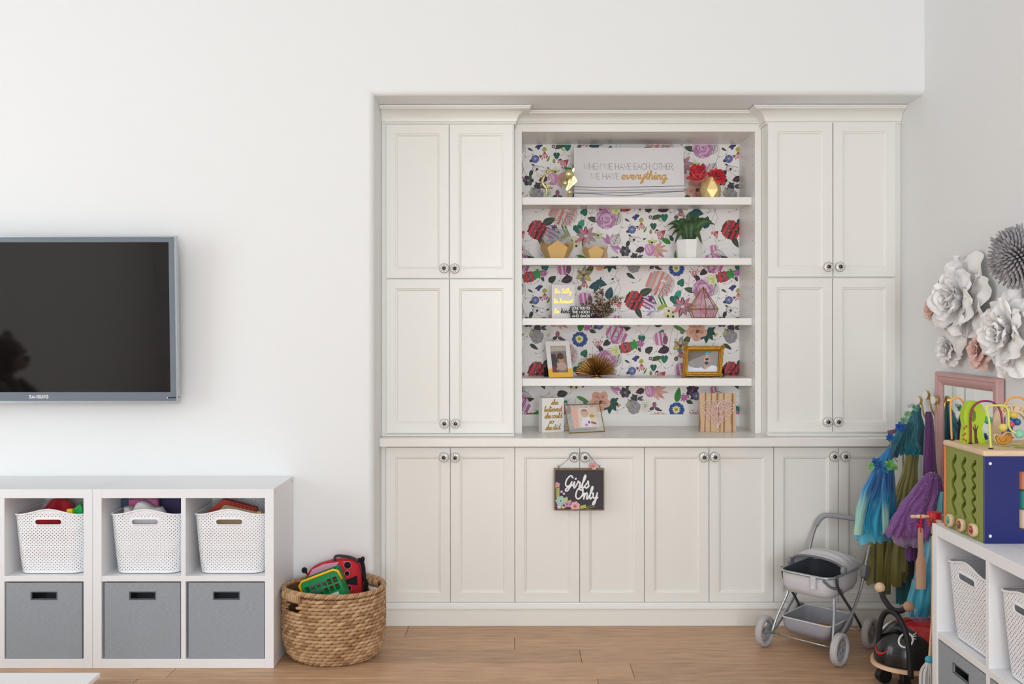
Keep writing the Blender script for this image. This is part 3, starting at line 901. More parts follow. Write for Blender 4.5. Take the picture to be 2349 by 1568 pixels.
VINES = [((1330, 795), [(0, 0), (6, 20), (-2, 45)]), ((1335, 795), [(0, 0), (8, 22), (2, 50), (-4, 60)]), ((1455, 765), [(0, 0), (10, -8), (25, 10), (50, 6), (75, -12)]),
         ((1200, 640), [(0, 0), (6, 30), (-1, 60), (8, 90)]), ((1215, 690), [(0, 0), (12, 24), (30, 38), (55, 42)]), ((1545, 745), [(0, 0), (-6, 25), (-10, 55), (-4, 70)]),
         ((1552, 745), [(0, 0), (3, 22), (-6, 48), (-2, 76)]), ((1400, 630), [(0, 0), (20, 12), (10, 40), (14, 60)]), ((1420, 615), [(0, 0), (-8, 20), (4, 45), (-4, 70), (2, 100)]),
         ((1260, 620), [(0, 0), (-12, 18), (-20, 34)]), ((1345, 665), [(0, 0), (6, 12), (-2, 30)]), ((1490, 745), [(0, 0), (-10, 18), (-30, 26)]), ((1360, 470), [(0, 0), (-4, 30), (-14, 50), (-8, 75)]),
         ((1470, 590), [(0, 0), (8, -14), (22, -16)]), ((1420, 690), [(0, 0), (-3, 20), (6, 40), (2, 46)]), ((1290, 660), [(0, 0), (9, 10), (-4, 22)])]
for (x, y), pts in VINES: inst(vine(*pts), x, y)
for x, y in ((1462, 520), (1478, 548), (1445, 540), (1300, 630), (1415, 590), (1405, 640), (1600, 800), (1285, 690)):
    inst(leafm(8, 4, wr.uniform(0, 360), INK), x, y)
for x, y, n, r, a0, a1 in ((1360, 760, 5, 22, 40, 130), (1300, 715, 4, 20, 60, 140), (1410, 470, 5, 20, 200, 320)):
    inst(sprig(n, r, a0, a1, INK2), x, y)
for i in range(46):
    inst(squig, 1200 + (i * 61.7) % 222, 340 + (i * 97.3) % 324)
for fn, x, y in ((greyleaf, 1222, 440), (rays, 1480, 930), (dpurple, 1588, 896), (leafm(36, 15, 80, '2e8a35', '1f6a26'), 1555, 905), (bluesm, 1597, 908), (pinkpetals, 1400, 560), (stripeleaves, 1240, 428), (limefl, 1274, 394),
                 (limefl, 1372, 540), (eyefl, 1229, 386), (pstripe2, 1637, 572), (leafm(26, 18, 10, '35393c', '5c6064'), 1512, 741), (leafm(16, 9, 120, '2c5a48'), 1540, 870), (leafm(22, 11, 165, '4f7a4a', '2f5a30'), 1375, 508)):
    inst(fn, x, y)
for fn, x, y in ((outline_leaf(34, 24, 65), 1405, 566), (outline_leaf(34, 26, -10), 1632, 583), (outline_leaf(30, 18, 75), 1413, 516), (stripeleaf, 1510, 682), (leafm(26, 12, 150, '3d8a3a', '2b6a2a'), 1527, 552),
                 (teal2, 1373, 655), (leafm(30, 19, 75, DTEAL, '3c6a70'), 1398, 672), (palm, 1622, 770), (leafm(22, 15, 40, '35363a', '55565a'), 1267, 640), (leafm(28, 18, 200, '3e2a37', '6b4c60'), 1522, 803),
                 (heart(9, TEAL), 1472, 776), (heart(8, '2a8a72', 60), 1517, 764), (heart(9, TEAL), 1524, 822), (heart(8, '2d5c4b'), 1277, 356), (heart(9, TEAL, 60), 1340, 487), (heart(12, '1d6653', -70), 1326, 524), (heart(8, '2f9a82', 60), 1334, 512),
                 (leafm(14, 5, 60, '6aa03e', '2b5a22'), 1258, 365), (leafm(12, 7, 90, '9a9474', '6b664d'), 1271, 369), (leafm(11, 9, -40, 'a4a86a'), 1250, 342), (sprig(5, 17, -125, -55, 'b2424c', 'c2525a'), 1249, 348),
                 (sprig(8, 24, 185, 250, 'b2424c', 'c05a62'), 1304, 366), (sprig(7, 20, -120, -65, 'b5505a', 'c25d63'), 1340, 640), (sprig(6, 20, 60, 125, 'a04458', 'bb6a78'), 1372, 800), (leafm(18, 11, 110, '3f2b38', '6b4c60'), 1378, 800),
                 (sprig(6, 15, 190, 260, 'b5404a', 'cc5a60'), 1203, 530), (leafm(24, 9, -35, '2f4436', '4d6553'), 1225, 795), (leafm(20, 8, 200, '333a36'), 1236, 335), (leafm(22, 14, 200, '462a3a', '7a5068'), 1468, 573), (leafm(18, 9, 250, '2f3d38'), 1218, 398),
                 (leafm(20, 8, 30, '3d3b40', '6a676b'), 1455, 586), (leafm(17, 7, -10, '2b2a2e'), 1452, 597), (darkfl, 1434, 576), (bluesm, 1228, 364), (thistle, 1233, 772), (butterfly, 1279, 773), (lilac, 1503, 715), (creameye, 1538, 717),
                 (tulip, 1487, 694), (lily, 1500, 573), (bigpink, 1514, 652), (dahlia, 1455, 690), (petal8, 1566, 703), (mrose, 1390, 502), (olive, 1339, 631), (leafm(34, 9, -25, '4d8a3f', '7fae5a'), 1560, 754), (hibiscus, 1598, 758), (pstripe, 1514, 777), (srose, 1413, 766),
                 (redstripe, 1436, 797), (maple, 1455, 790), (pinksm, 1469, 788), (cream, 1411, 804), (bird, 1501, 822), (pot, 1551, 823), (pstripe, 1341, 686), (leafm(14, 10, 120, '6f7a6a'), 1342, 598), (morning, 1330, 778),
                 (leafm(14, 5, -30, '2e4a44'), 1217, 667), (leafm(16, 8, 80, '3c4390'), 1236, 660), (leafm(12, 9, 20, 'aab05a'), 1249, 667), (leafm(13, 7, -60, '333236', '8a878b'), 1245, 640), (leafm(12, 5, 40, 'b8a24e'), 1420, 930), (pinksm, 1347, 750), (leafm(17, 9, -20, '3a463c'), 1360, 760)):
    inst(fn, x, y)
wp.p = [(p, c, k) for p, c, k in wp.p]
WALLPAPER = None
sc_ = PXM
for i, (pts, c, k) in enumerate(wp.p): wp.p[i] = ([((x - CX) * sc_, (y + HY) * sc_ + CAMZ) for x, y in pts], c, k)
bpanel = [o for o in bk.children if o.name.startswith('back_panel')][0]
wo = wp.build('wallpaper', bpanel, (0, YBK - .0006, 0), m=mat('wallpaper', None, .6, attr=True, var=(140, .025)))
wo['label'] = 'white wallpaper printed with roses, leaves and vines'

# countertop
ct = MB().rbox((NXL + .001, YC, CT0), (xr - .001, DEPTH_END, CT1), .004).build('countertop', mat('counter_paint', 'eae8e3', .3))
tag(ct, 'long white painted countertop running under the bookcase and tall cabinets', 'countertop')

# base cabinets, each two doors wide
YDB = YB - .02
edges = [884.5, 1181, 1478, 1775, 2071]
knobs = [((1018, 1048.5), (1044, 1049)), ((1317, 1048.5), (1342.5, 1048.5)), ((1615, 1048.5), (1640, 1048)), ((1914, 1047), (1939.5, 1047))]
lab = ['white base cabinet with two panelled doors at the left end behind the woven basket', 'white base cabinet whose two doors carry the dark hanging sign',
       'white base cabinet with two bare panelled doors right of the hanging sign', 'white base cabinet with two panelled doors behind the doll stroller']
ZB0 = .114
for i in range(4):
    a, b = edges[i], edges[i + 1]
    xa = NXL + .001 if i == 0 else X(a, YDB); xb = xr - .001 if i == 3 else X(b, YDB)
    t = thing('base_cabinet', lab[i], 'cabinet', ((xa + xb) / 2, YB, .0), group='base cabinets under the counter')
    MB().box((xa + .0008, YB, .0), (xb - .0008, DEPTH_END, CT0 - .0005)).build('body', 'cabinet_paint', t, W=True)
    if i == 0: MB().box((xa, YB - .004, ZB0), (X(883.6, YB), YB, CT0 - .001)).build('filler_strip', 'cabinet_paint', t, W=True)
    mid = (a + b) / 2
    zt = 1026.3
    for (d0, d1, kn) in ((a + .6, mid - .7, knobs[i][0]), (mid + .7, b - .6, knobs[i][1])): door(t, d0, d1, zt, 1380.5, YDB, kn)
# plinth moulding along the floor
yp = 4.785
pr = [(0, .0005), (0, .074), (-.006, .0755), (-.006, .079), (0, .081), (.003, .086), (.003, .091), (0, .096), (-.007, .098), (-.009, .103), (-.017, .105), (-.018, .112), (-.044, .112), (-.044, .0005)]
struct(sweep([(NXL + .001, yp), (xr - .001, yp)], pr).build('baseboard_cabinets', 'cabinet_paint'))


# ------------------------------------------------------------------ left side: cube shelving, bins, baskets, television
def puff(poly, th, o, u, v, n, flat=.25, col=None, m=None, rings=7, back=True):
    """pillow: outline poly (closed) swelling along n and -n"""
    m = m or MB(); o, u, v, n = (Vector(q) for q in (o, u, v, n)); k = len(poly)
    cx = sum(p[0] for p in poly) / k; cy_ = sum(p[1] for p in poly) / k
    for sg in ((1, -1) if back else (1,)):
        vs = []
        for i in range(rings + 1):
            s = cos(pi / 2 * i / rings) ** .6; h = th / 2 * (sin(pi / 2 * i / rings) ** flat) if i else 0
            for x, y in poly: vs.append(o + u * (cx + (x - cx) * s) + v * (cy_ + (y - cy_) * s) + n * (h * sg))
        fs = [(i * k + j, i * k + (j + 1) % k, (i + 1) * k + (j + 1) % k, (i + 1) * k + j) for i in range(rings) for j in range(k)]
        m.add(vs, fs, col)
    return m


def pxpoly(pts, Y, smooth=0):
    q = [(X(a, Y), Zh(b, Y)) for a, b in pts]
    if smooth: q = [(p[0], p[1]) for p in catmull([(a, b, 0) for a, b in q], smooth, True)]
    return q


UW, UH, UD, UT = .808, .7985, .372, .040
ux, uz = (1, 0, 0), (0, 0, 1)


def cube_unit(label, loc, rz, group, caps=False):
    t = thing('cube_shelf', label, 'shelf unit', loc, rz, group)
    MB().rbox((0.0004, 0, 0.0005), (UT, UD, UH), .0012).build('side_panel', 'white_laminate', t)
    MB().rbox((UW - UT, 0, 0.0005), (UW - .0004, UD, UH), .0012).build('side_panel', 'white_laminate', t)
    MB().rbox((UT, 0.0005, UH - UT), (UW - UT, UD, UH - .0004), .0012).build('top_panel', 'white_laminate', t)
    MB().rbox((UT, 0.0005, 0.0005), (UW - UT, UD, UT + .002), .0012).build('bottom_panel', 'white_laminate', t)
    c = UW / 2; MIDZ = .3985
    MB().rbox((UT, 0.002, MIDZ - .012), (UW - UT, UD, MIDZ + .012), .001).build('shelf', 'white_laminate', t)
    for z0, z1 in ((UT + .002, MIDZ - .012), (MIDZ + .012, UH - UT)):
        MB().rbox((c - .0105, 0.002, z0), (c + .0105, UD, z1), .001).build('divider', 'white_laminate', t)
    if caps:
        for y, z in ((.025, UH - .02), (UD - .03, UH - .02), (.025, .05)):
            MB().lathe([(.004, 0), (.004, .0012)], (UW - .0004, y, z), (1, 0, 0), 10).build('screw_cap', mat('cap_grey', '9a9b9c', .4), t)
    return t


YK = 4.197
KX1 = X(212, YK)
kg = 'white cube shelf units'
cube_unit('white cube shelf unit standing next to the round woven basket', (KX1, YK, 0), 0, kg, True)
cube_unit('white cube shelf unit at the left edge, below the television', (KX1 - UW - .0005, YK, 0), 0, kg)
CELLX = [(UT, UW / 2 - .0105), (UW / 2 + .0105, UW - UT)]
Z_UP, Z_LO = .3985 + .0125, UT + .0025

# perforated plastic basket
BMAT = bpy.data.materials.new('woven_plastic'); MATS['woven_plastic'] = BMAT; BMAT.use_nodes = True
nt = BMAT.node_tree; bs = nt.nodes['Principled BSDF']
bs.inputs['Base Color'].default_value = (*rgb('eff1f5'), 1); bs.inputs['Roughness'].default_value = .45


def nd(tp, op=None, a=None, b=None, c=None):
    n = nt.nodes.new('ShaderNodeMath'); n.operation = tp
    for i, q in enumerate((op, a, b)):
        if q is None: continue
        if isinstance(q, (int, float)): n.inputs[i].default_value = q
        else: nt.links.new(q, n.inputs[i])
    return n.outputs[0]


uvn = nt.nodes.new('ShaderNodeUVMap'); uvn.uv_map = 'UVMap'
sp = nt.nodes.new('ShaderNodeSeparateXYZ'); nt.links.new(uvn.outputs[0], sp.inputs[0])
U, V = sp.outputs[0], sp.outputs[1]
vs_ = nd('DIVIDE', V, .0078); row = nd('FLOOR', vs_); us_ = nd('ADD', nd('DIVIDE', U, .0168), nd('MULTIPLY', nd('MODULO', row, 2), .5))
du = nd('ABSOLUTE', nd('SUBTRACT', nd('FRACT', nd('ADD', us_, 100)), .5)); dv = nd('ABSOLUTE', nd('SUBTRACT', nd('FRACT', vs_), .5))
hole = nd('MULTIPLY', nd('LESS_THAN', du, .115), nd('LESS_THAN', dv, .24))
sd = nd('SQRT', nd('ADD', nd('POWER', nd('MAXIMUM', nd('SUBTRACT', nd('ABSOLUTE', U), .048), 0), 2), nd('POWER', nd('SUBTRACT', V, .236), 2)))
solid = nd('MAXIMUM', nd('LESS_THAN', sd, .021), nd('MAXIMUM', nd('LESS_THAN', V, .012), nd('GREATER_THAN', V, .277)))
hole = nd('MULTIPLY', hole, nd('SUBTRACT', 1.0, solid))
hole = nd('MAXIMUM', hole, nd('LESS_THAN', sd, .0112))
tr = nt.nodes.new('ShaderNodeBsdfTransparent'); mx = nt.nodes.new('ShaderNodeMixShader')
nt.links.new(hole, mx.inputs[0]); nt.links.new(bs.outputs[0], mx.inputs[1]); nt.links.new(tr.outputs[0], mx.inputs[2])
nt.links.new(mx.outputs[0], nt.nodes['Material Output'].inputs[0])
wv = nd('MULTIPLY', nd('SINE', nd('MULTIPLY', us_, 6.283)), nd('SINE', nd('MULTIPLY', vs_, 3.1416)))
bp = nt.nodes.new('ShaderNodeBump'); bp.inputs['Strength'].default_value = .35; bp.inputs['Distance'].default_value = .0015
nt.links.new(wv, bp.inputs['Height']); nt.links.new(bp.outputs[0], bs.inputs['Normal'])


def rrect(hw, hd, r, n=6):
    """rounded rectangle starting at the back centre, going round over the left... to the front and back"""
    pts = [(0, hd)]
    for cx_, cy_, a0 in ((hw - r, hd - r, 90), (hw - r, -hd + r, 0), (-hw + r, -hd + r, -90), (-hw + r, hd - r, -180)):
        for i in range(n + 1):
            a = R(a0 - 90 * i / n); pts.append((cx_ + r * cos(a), cy_ + r * sin(a)))
        if cy_ < 0 and cx_ > 0:
            x0, x1 = hw - r, -hw + r
            for i in range(1, 8): pts.append((x0 + (x1 - x0) * i / 8, -hd))
    pts.append((0, hd)); return pts


def plastic_basket(label, loc, rz):
    t = thing('plastic_basket', label, 'basket', loc, rz, 'white perforated storage baskets')
    if 'basket_body' in bpy.data.meshes:
        for nm in ('basket_body', 'basket_rim', 'handle_rim', 'basket_bottom'):
            o = bpy.data.objects.new(nm.replace('basket_body', 'body').replace('basket_rim', 'rim').replace('basket_bottom', 'bottom'), bpy.data.meshes[nm]); COL.objects.link(o); o.parent = t
        return t
    NR = 8; m = MB(); uvs = []; ring = None

    def top(x, y): return .266 + .026 * math.exp(-(x / .085) ** 2) * (1 if abs(y) > .1 else 0)
    for j in range(NR + 1):
        q = j / NR; hw, hd = .143 + .021 * q ** .8, .138 + .019 * q ** .8
        pts = rrect(hw, hd, .05); L = [0]
        for a, b in zip(pts, pts[1:]): L.append(L[-1] + math.hypot(b[0] - a[0], b[1] - a[1]))
        for (x, y), l in zip(pts, L):
            z = .003 + (top(x, y) - .003) * q
            m.v.append(Vector((x, y, z))); m.c.append(None); uvs.append(((l - L[-1] / 2), z))
    k = len(pts)
    for j in range(NR):
        for i in range(k - 1): m.f.append((j * k + i, j * k + i + 1, (j + 1) * k + i + 1, (j + 1) * k + i))
    o = m.build('body', BMAT, t, smooth='all'); o.data.name = 'basket_body'
    lay = o.data.uv_layers.new(name='UVMap')
    for lp in o.data.loops: lay.data[lp.index].uv = uvs[lp.vertex_index]
    hw, hd = .164, .157
    rp = [(x, y, top(x, y)) for x, y in rrect(hw + .001, hd + .001, .05)[:-1]]
    MB().tube(rp, .0042, 6, closed=True).build('rim', 'white_plastic', t, smooth='all').data.name = 'basket_rim'
    yf = lambda z: -(.138 + .019 * (z / .28) ** .8) - .001
    hr = [(sx * .048 + .013 * cos(a), yf(.236), .236 + .013 * sin(a)) for sx, a0 in ((1, -90), (-1, 90)) for a in [R(a0 + 180 * i / 8) for i in range(9)]]
    MB().tube(hr, .003, 6, closed=True).build('handle_rim', 'white_plastic', t, smooth='all').data.name = 'handle_rim'
    m = MB(); b = rrect(.142, .137, .05)[:-1]; m.add([(x, y, .004) for x, y in b], [tuple(range(len(b)))])
    m.build('bottom', 'white_plastic', t).data.name = 'basket_bottom'
    return t


ZS = Z_UP + .001
BKT = []
for px, lb in ((331.5, 'white perforated basket holding pink and white cloths'), (525, 'white perforated basket holding a red and tan game tray'), (109.5, 'white perforated basket with a red cloth at the left edge')):
    bx = X(px, 4.215 + .0)
    BKT.append((bx, 4.215 + .16)); plastic_basket(lb, (bx, 4.215 + .16, ZS), 0)

# fabric bins
FAB = mat('grey_linen', '959ca3', .9, var=(60, .16, (1, 1, 14)), bump=(260, .25, 2))


def fabric_bin(label, loc, rz):
    t = thing('fabric_bin', label, 'storage bin', loc, rz, 'grey fabric bins')
    if 'bin_front' in bpy.data.meshes:
        for nm in ('bin_front', 'bin_body', 'handle_trim'):
            o = bpy.data.objects.new({'bin_front': 'front_panel', 'bin_body': 'body', 'handle_trim': 'handle_trim'}[nm], bpy.data.meshes[nm]); COL.objects.link(o); o.parent = t
        return t
    w, h, d, th = .169, .338, .35, .006
    xs = [-w, -.0555, .0555, w]; zs = [0, h - .073, h - .044, h]; m = MB()
    for i in range(3):
        for j in range(3):
            if i == 1 and j == 1: continue
            m.box((xs[i], 0, zs[j]), (xs[i + 1], th, zs[j + 1]))
    o = m.build('front_panel', FAB, t); o.data.name = 'bin_front'
    m = MB().box((-w, th, 0), (-w + th, d, h)).box((w - th, th, 0), (w, d, h)).box((-w + th, d - th, 0), (w - th, d, h)).box((-w + th, th, 0), (w - th, d - th, th))
    m.build('body', FAB, t).data.name = 'bin_body'
    z0, z1 = zs[1], zs[2]; m = MB(); g = .004
    m.box((-.0555 - g, -.0012, z0 - g), (.0555 + g, 0, z0)).box((-.0555 - g, -.0012, z1), (.0555 + g, 0, z1 + g)).box((-.0555 - g, -.0012, z0), (-.0555, 0, z1)).box((.0555, -.0012, z0), (.0555 + g, 0, z1))
    m.build('handle_trim', mat('linen_dark', '55585c', .9), t).data.name = 'handle_trim'
    return t


ZL = Z_LO + .001
for px, lb in ((326.5, 'grey fabric bin under the basket of cloths'), (519, 'grey fabric bin beside the round woven basket'), (100.5, 'grey fabric bin in the leftmost cube below the red cloth')):
    fabric_bin(lb, (X(px, YK + .004), YK + .004, ZL), 0)


# things in the plastic baskets
def crumple(c, r, h, col, seed, zpow=1.0, squash=(1, 1)):
    """cloth heap: its base at c, radius r, height h"""
    m = MB()

    def f(a, b):
        an = a * 2 * pi; q = b
        n1 = mnoise.noise(Vector((cos(an) * 2 + seed, sin(an) * 2, q * 3))) * .28; n2 = mnoise.noise(Vector((cos(an) * 5, sin(an) * 5 + seed, q * 7))) * .12
        rr = r * sin(pi / 2 * (1 - q) ** .7) * (1 + n1 + n2) + .0005
        return Vector((c[0] + rr * cos(an) * squash[0], c[1] + rr * sin(an) * squash[1], c[2] + h * (q ** zpow) * (1 + (n1 * .5 if q < 1 else 0))))
    return m.grid(f, 40, 16, col, cu=True)


zb = ZS + .008
bx, by = BKT[2]
mc = mat('red_cloth', 'b3162c', .8, sheen=.3); m = crumple((X(122, 4.33), 4.375, zb), .128, .31, None, 3.0, .8)
tag(m.build('cloth', mc, smooth='all'), 'crumpled red cloth filling the leftmost white basket', 'cloth')
m = MB().rbox((X(152, 4.25), 4.245, zb), (X(166, 4.25), 4.27, Zh(1166, 4.25)), .006)
tag(m.build('toy_block', mat('toy_yellow', 'e8c51e', .4)), 'yellow toy poking out in front of the red cloth', 'toy')
m = puff(pxpoly([(164, 1176), (166, 1170), (176, 1160), (189, 1161), (189, 1250), (166, 1250)], 4.27, 3), .02, (0, 4.27, 0), ux, uz, (0, -1, 0)); 
tag(m.build('toy_leaf', mat('toy_green', '17a04a', .4), smooth='all'), 'bright green toy beside the red cloth', 'toy')
bx, by = BKT[0]
# books
def book(label, px0, px1, pyt, Y, th, col, cover=None, lean=0):
    t = thing('book', label, 'book', (X((px0 + px1) / 2, Y), Y, zb), 0, 'picture books in the basket')
    a, b, z = X(px0, Y), X(px1, Y), Zh(pyt, Y)
    MB().rbox((a, Y, zb + .0005), (b, Y + .003, z), .001).rbox((a, Y + th - .003, zb + .0005), (b, Y + th, z), .001).rbox((a - .002, Y, zb + .0005), (a, Y + th, z), .001).build('cover', mat('cover_' + label[:9], col, .5), t, W=True)
    MB().box((a + .001, Y + .003, zb + .004), (b - .004, Y + th - .003, z - .004)).build('pages', mat('paper', 'e9e4d8', .8), t, W=True)
    return t
book('dark blue picture book standing behind the white cloth', 265, 330, 1143.5, 4.40, .018, '3c5366')
book('purple picture book standing behind the pink cloth', 362, 413, 1142.5, 4.44, .018, '4a3f66')
m = puff(pxpoly([(298, 1150), (303, 1142), (330, 1141), (358, 1142), (364, 1160), (366, 1290), (300, 1290)], 4.37, 3), .05, (0, 4.37, 0), ux, uz, (0, -1, 0))
kn = mat('pink_knit', 'c06a98', .9, bump=(120, .9, 1))
tag(m.build('cloth', kn, smooth='all'), 'pink knitted cloth bunched in the basket of books', 'cloth')
m = puff(pxpoly([(288, 1172), (292, 1161), (300, 1162), (308, 1168), (318, 1150), (332, 1149), (352, 1162), (378, 1174), (380, 1290), (288, 1290)], 4.31, 3), .07, (0, 4.31, 0), ux, uz, (0, -1, 0))
tag(m.build('cloth', mat('white_cloth', 'd9d7da', .9, bump=(30, .4)), smooth='all'), 'white folded cloth in front of the pink knitted one', 'cloth')
t = thing('game_tray', 'red and tan game tray tilted in the basket next to the woven one', 'game', (X(525, 4.38), 4.38, zb))
Yt = 4.36
o1 = [(468, 1180), (507, 1146), (516, 1145), (588, 1164), (588, 1172), (520, 1157), (512, 1158), (484, 1186), (484, 1290), (468, 1290)]
MB().prism(pxpoly(o1, Yt), (0, Yt, 0), ux, uz, (0, .03, 0)).build('rim', mat('tray_red', 'b2402f', .5), t, W=True)
o2 = [(486, 1186), (513, 1158), (522, 1158), (588, 1173), (590, 1290), (486, 1290)]
MB().prism(pxpoly(o2, Yt - .004), (0, Yt - .004, 0), ux, uz, (0, .03, 0)).build('tray', mat('tray_tan', 'cbb694', .6), t, W=True)
for i in range(7):
    x = 524 + i * 9; y = 1152.5 + i * 2.3
    MB().prism(pxpoly([(x, y - 2), (x + 5, y - .7), (x + 5, y + 6), (x, y + 4.7)], Yt - .008), (0, Yt - .008, 0), ux, uz, (0, .01, 0)).build('tooth', 'tray_red', t, W=True)
m = MB(); m.box((X(590, 4.30), 4.29, zb), (X(600, 4.30), 4.31, Zh(1172, 4.30)))
tag(m.build('wood_stick', mat('pale_wood', 'd9bd92', .6)), 'pale wooden stick beside the game tray', 'toy')

# television
TY = 4.445
tv = thing('television', 'flat grey framed television mounted on the white wall', 'television', (X(406, TY), TY, Zh(733, TY)))
tv.rotation_euler = (R(2.0), 0, 0)
S_ = TY / F; Wt = 1.36
mb_ = mat('tv_bezel', '6d7881', .3, coat=.3); ms = mat('tv_silver', 'b9bfc6', .25, .6)
hz = 192 * S_
def ring(m, x0, x1, z0, z1, X0, X1, Z0, Z1, y0, y1):
    m.box((X0, y0, Z0), (X1, y1, z0)); m.box((X0, y0, z1), (X1, y1, Z1)); m.box((X0, y0, z0), (x0, y1, z1)); m.box((x1, y0, z0), (X1, y1, z1)); return m
ring(MB(), -Wt + .008, -.008, -hz + .012, hz - .006, -Wt, 0, -hz, hz, 0, .03).build('edge_trim', ms, tv)
ring(MB(), -Wt + .034, -14.5 * S_ - .006, -hz + 26 * S_, hz - 14 * S_, -Wt + .008, -.008, -hz + .012, hz - .006, .002, .028).build('bezel', mb_, tv)
MB().box((-Wt + .034, .004, -hz + 26 * S_), (-14.5 * S_ - .006, .02, hz - 14 * S_)).build('screen', mat('tv_screen', '0c0b0d', .05, spec=.8), tv)
MB().rbox((-Wt + .05, .028, -hz + .03), (-.05, .07, hz - .03), .015).build('back_shell', 'black_plastic', tv)
MB().box((-.9, .07, -.12), (-.45, .112, .12)).build('wall_bracket', 'dark', tv)
pr_ = Print(step=1e-5); pr_.text('SAMSUNG', -(406 - 85.5) * S_, -hz + 12.2 * S_, 6.6 * S_, 1.5 * S_, 'e8eef2', CAPS, xs=.92, track=1.1 * S_)
pr_.build('brand_lettering', tv, (0, .0018, 0), W=False)
MB().ball((-24 * S_, .0, -hz + 13 * S_), .004, 8).build('power_light', ms, tv)
MB().tube([(-22 * S_, -.001, -hz + 13 * S_), (-10 * S_, -.003, -hz + 13.5 * S_), (2 * S_, .01, -hz + 14 * S_)], .0018, 6).build('wire', 'dark', tv)

# low white table, only its corner in view
TZ = .45; TYb = (CAMZ - TZ) * F / (1541 - HY); TXr = X(230, TYb)
t = thing('low_table', 'corner of a low white table at the bottom left edge', 'table', (TXr - .6, TYb - .35, 0))
MB().rbox((TXr - 1.2, TYb - .7, TZ - .016), (TXr, TYb, TZ), .003).build('table_top', 'white_laminate', t, W=True)
for sx in (TXr - 1.15, TXr - .1):
    for sy in (TYb - .65, TYb - .1): MB().rbox((sx, sy, 0), (sx + .05, sy + .05, TZ - .016), .003).build('leg', 'white_laminate', t, W=True)

# ------------------------------------------------------------------ round woven basket and its toys
BC = Vector((X(765.5, 4.36), 4.362, 0)); RX, RY, BH = .232, .186, .325
rw = random.Random(5)
STR = mat('seagrass', None, .8, attr=True, bump=(220, .6, 2, (1, 1, 1)))
PAL = [rgb(h) for h in ('b28d69', 'bf9b76', 'a4805b', 'b8946e', '97734e', 'c8a682')]
def bf(z):
    pts = [(0, .70), (.012, .82), (.035, .91), (.07, .965), (.12, .995), (.2, 1.0), (.325, .985)]
    for (a, fa), (b, fb) in zip(pts, pts[1:]):
        if z <= b: return fa + (fb - fa) * (z - a) / (b - a)
    return .985
def bpt(a, z, d=0): return Vector((BC.x + (RX * bf(z) + d) * cos(a), BC.y + (RY * bf(z) + d) * sin(a), z))
wb = thing('woven_basket', 'round tan seagrass basket standing beside the white cube shelf', 'basket', BC)
SLOT = [(R(224), R(11)), (R(45), R(11))]
def in_slot(a, z):
    return any(abs((a - s + pi) % (2 * pi) - pi) < w for s, w in SLOT) and .240 < z < .292
m = MB(); NA = 96; zs = [.004] + [.02 + .012 * i for i in range(26)]
vs = [bpt(2 * pi * i / NA, z, -.008) for z in zs for i in range(NA)]
fs = [(j * NA + i, j * NA + (i + 1) % NA, (j + 1) * NA + (i + 1) % NA, (j + 1) * NA + i) for j in range(len(zs) - 1) for i in range(NA)
      if not in_slot(2 * pi * (i + .5) / NA, (zs[j] + zs[j + 1]) / 2)]
fs.append(tuple(range(NA)))
m.add(vs, fs, rgb('7d6140')).build('lining', STR, wb, W=True)
m = MB(); NRW = 19; NCL = 44
for j in range(NRW):
    z = .010 + j * .0160
    for i in range(NCL):
        a = 2 * pi * (i + (.5 if j % 2 else 0)) / NCL + rw.uniform(-.012, .012)
        if in_slot(a, z): continue
        half = 2 * pi / NCL * .78; tl = rw.uniform(.003, .0065) * (1 if (i // 1 + j) % 2 else 1); c = rw.choice(PAL)
        pts = []; rad = []
        for q in (-1, -.5, 0, .5, 1):
            pts.append(bpt(a + half * q, max(.003, z + tl * q), .002 - .006 * q * q)); rad.append(.0081 * (1 - .5 * q * q))
        m.tube(pts, rad, 6, c)
m.build('weave', STR, wb, W=True, smooth='all')['kind'] = 'stuff'
m = MB()
for i in range(NCL):
    a = 2 * pi * (i + .25) / NCL
    m.tube([bpt(a, z, -.003) for z in ((.01, .06, .14, .235) if in_slot(a, .26) else (.01, .06, .14, .24, .31))], .003, 5, rgb('a68759'))
m.build('stakes', STR, wb, W=True, smooth='all')['kind'] = 'stuff'
for k in range(3):
    m = MB(); pts = []
    for i in range(240):
        a = 2 * pi * i / 240; ph = a * 30 + k * 2 * pi / 3; c0 = bpt(a, .318)
        rd = Vector((cos(a), sin(a), 0)); lift = .004 * cos(2 * (a - R(45)))
        pts.append(c0 + rd * (.006 * cos(ph)) + Vector((0, 0, .005 + .006 * sin(ph) + lift)))
    m.tube(pts, .0066, 6, PAL[k], closed=True).build('rim_strand', STR, wb, W=True, smooth='all')
for s, w in SLOT:
    m = MB()
    for i in range(13):
        a = s + w * 1.5 * (i / 12 * 2 - 1); c0 = bpt(a, .306); rd = Vector((cos(a), sin(a), 0))
        m.tube([c0 + rd * .015 * cos(q) + Vector((0, 0, .021 * sin(q) + .002)) for q in [2 * pi * p / 10 for p in range(10)]], .0048, 5, rw.choice(PAL), closed=True)
    m.build('handle', STR, wb, W=True, smooth='all')

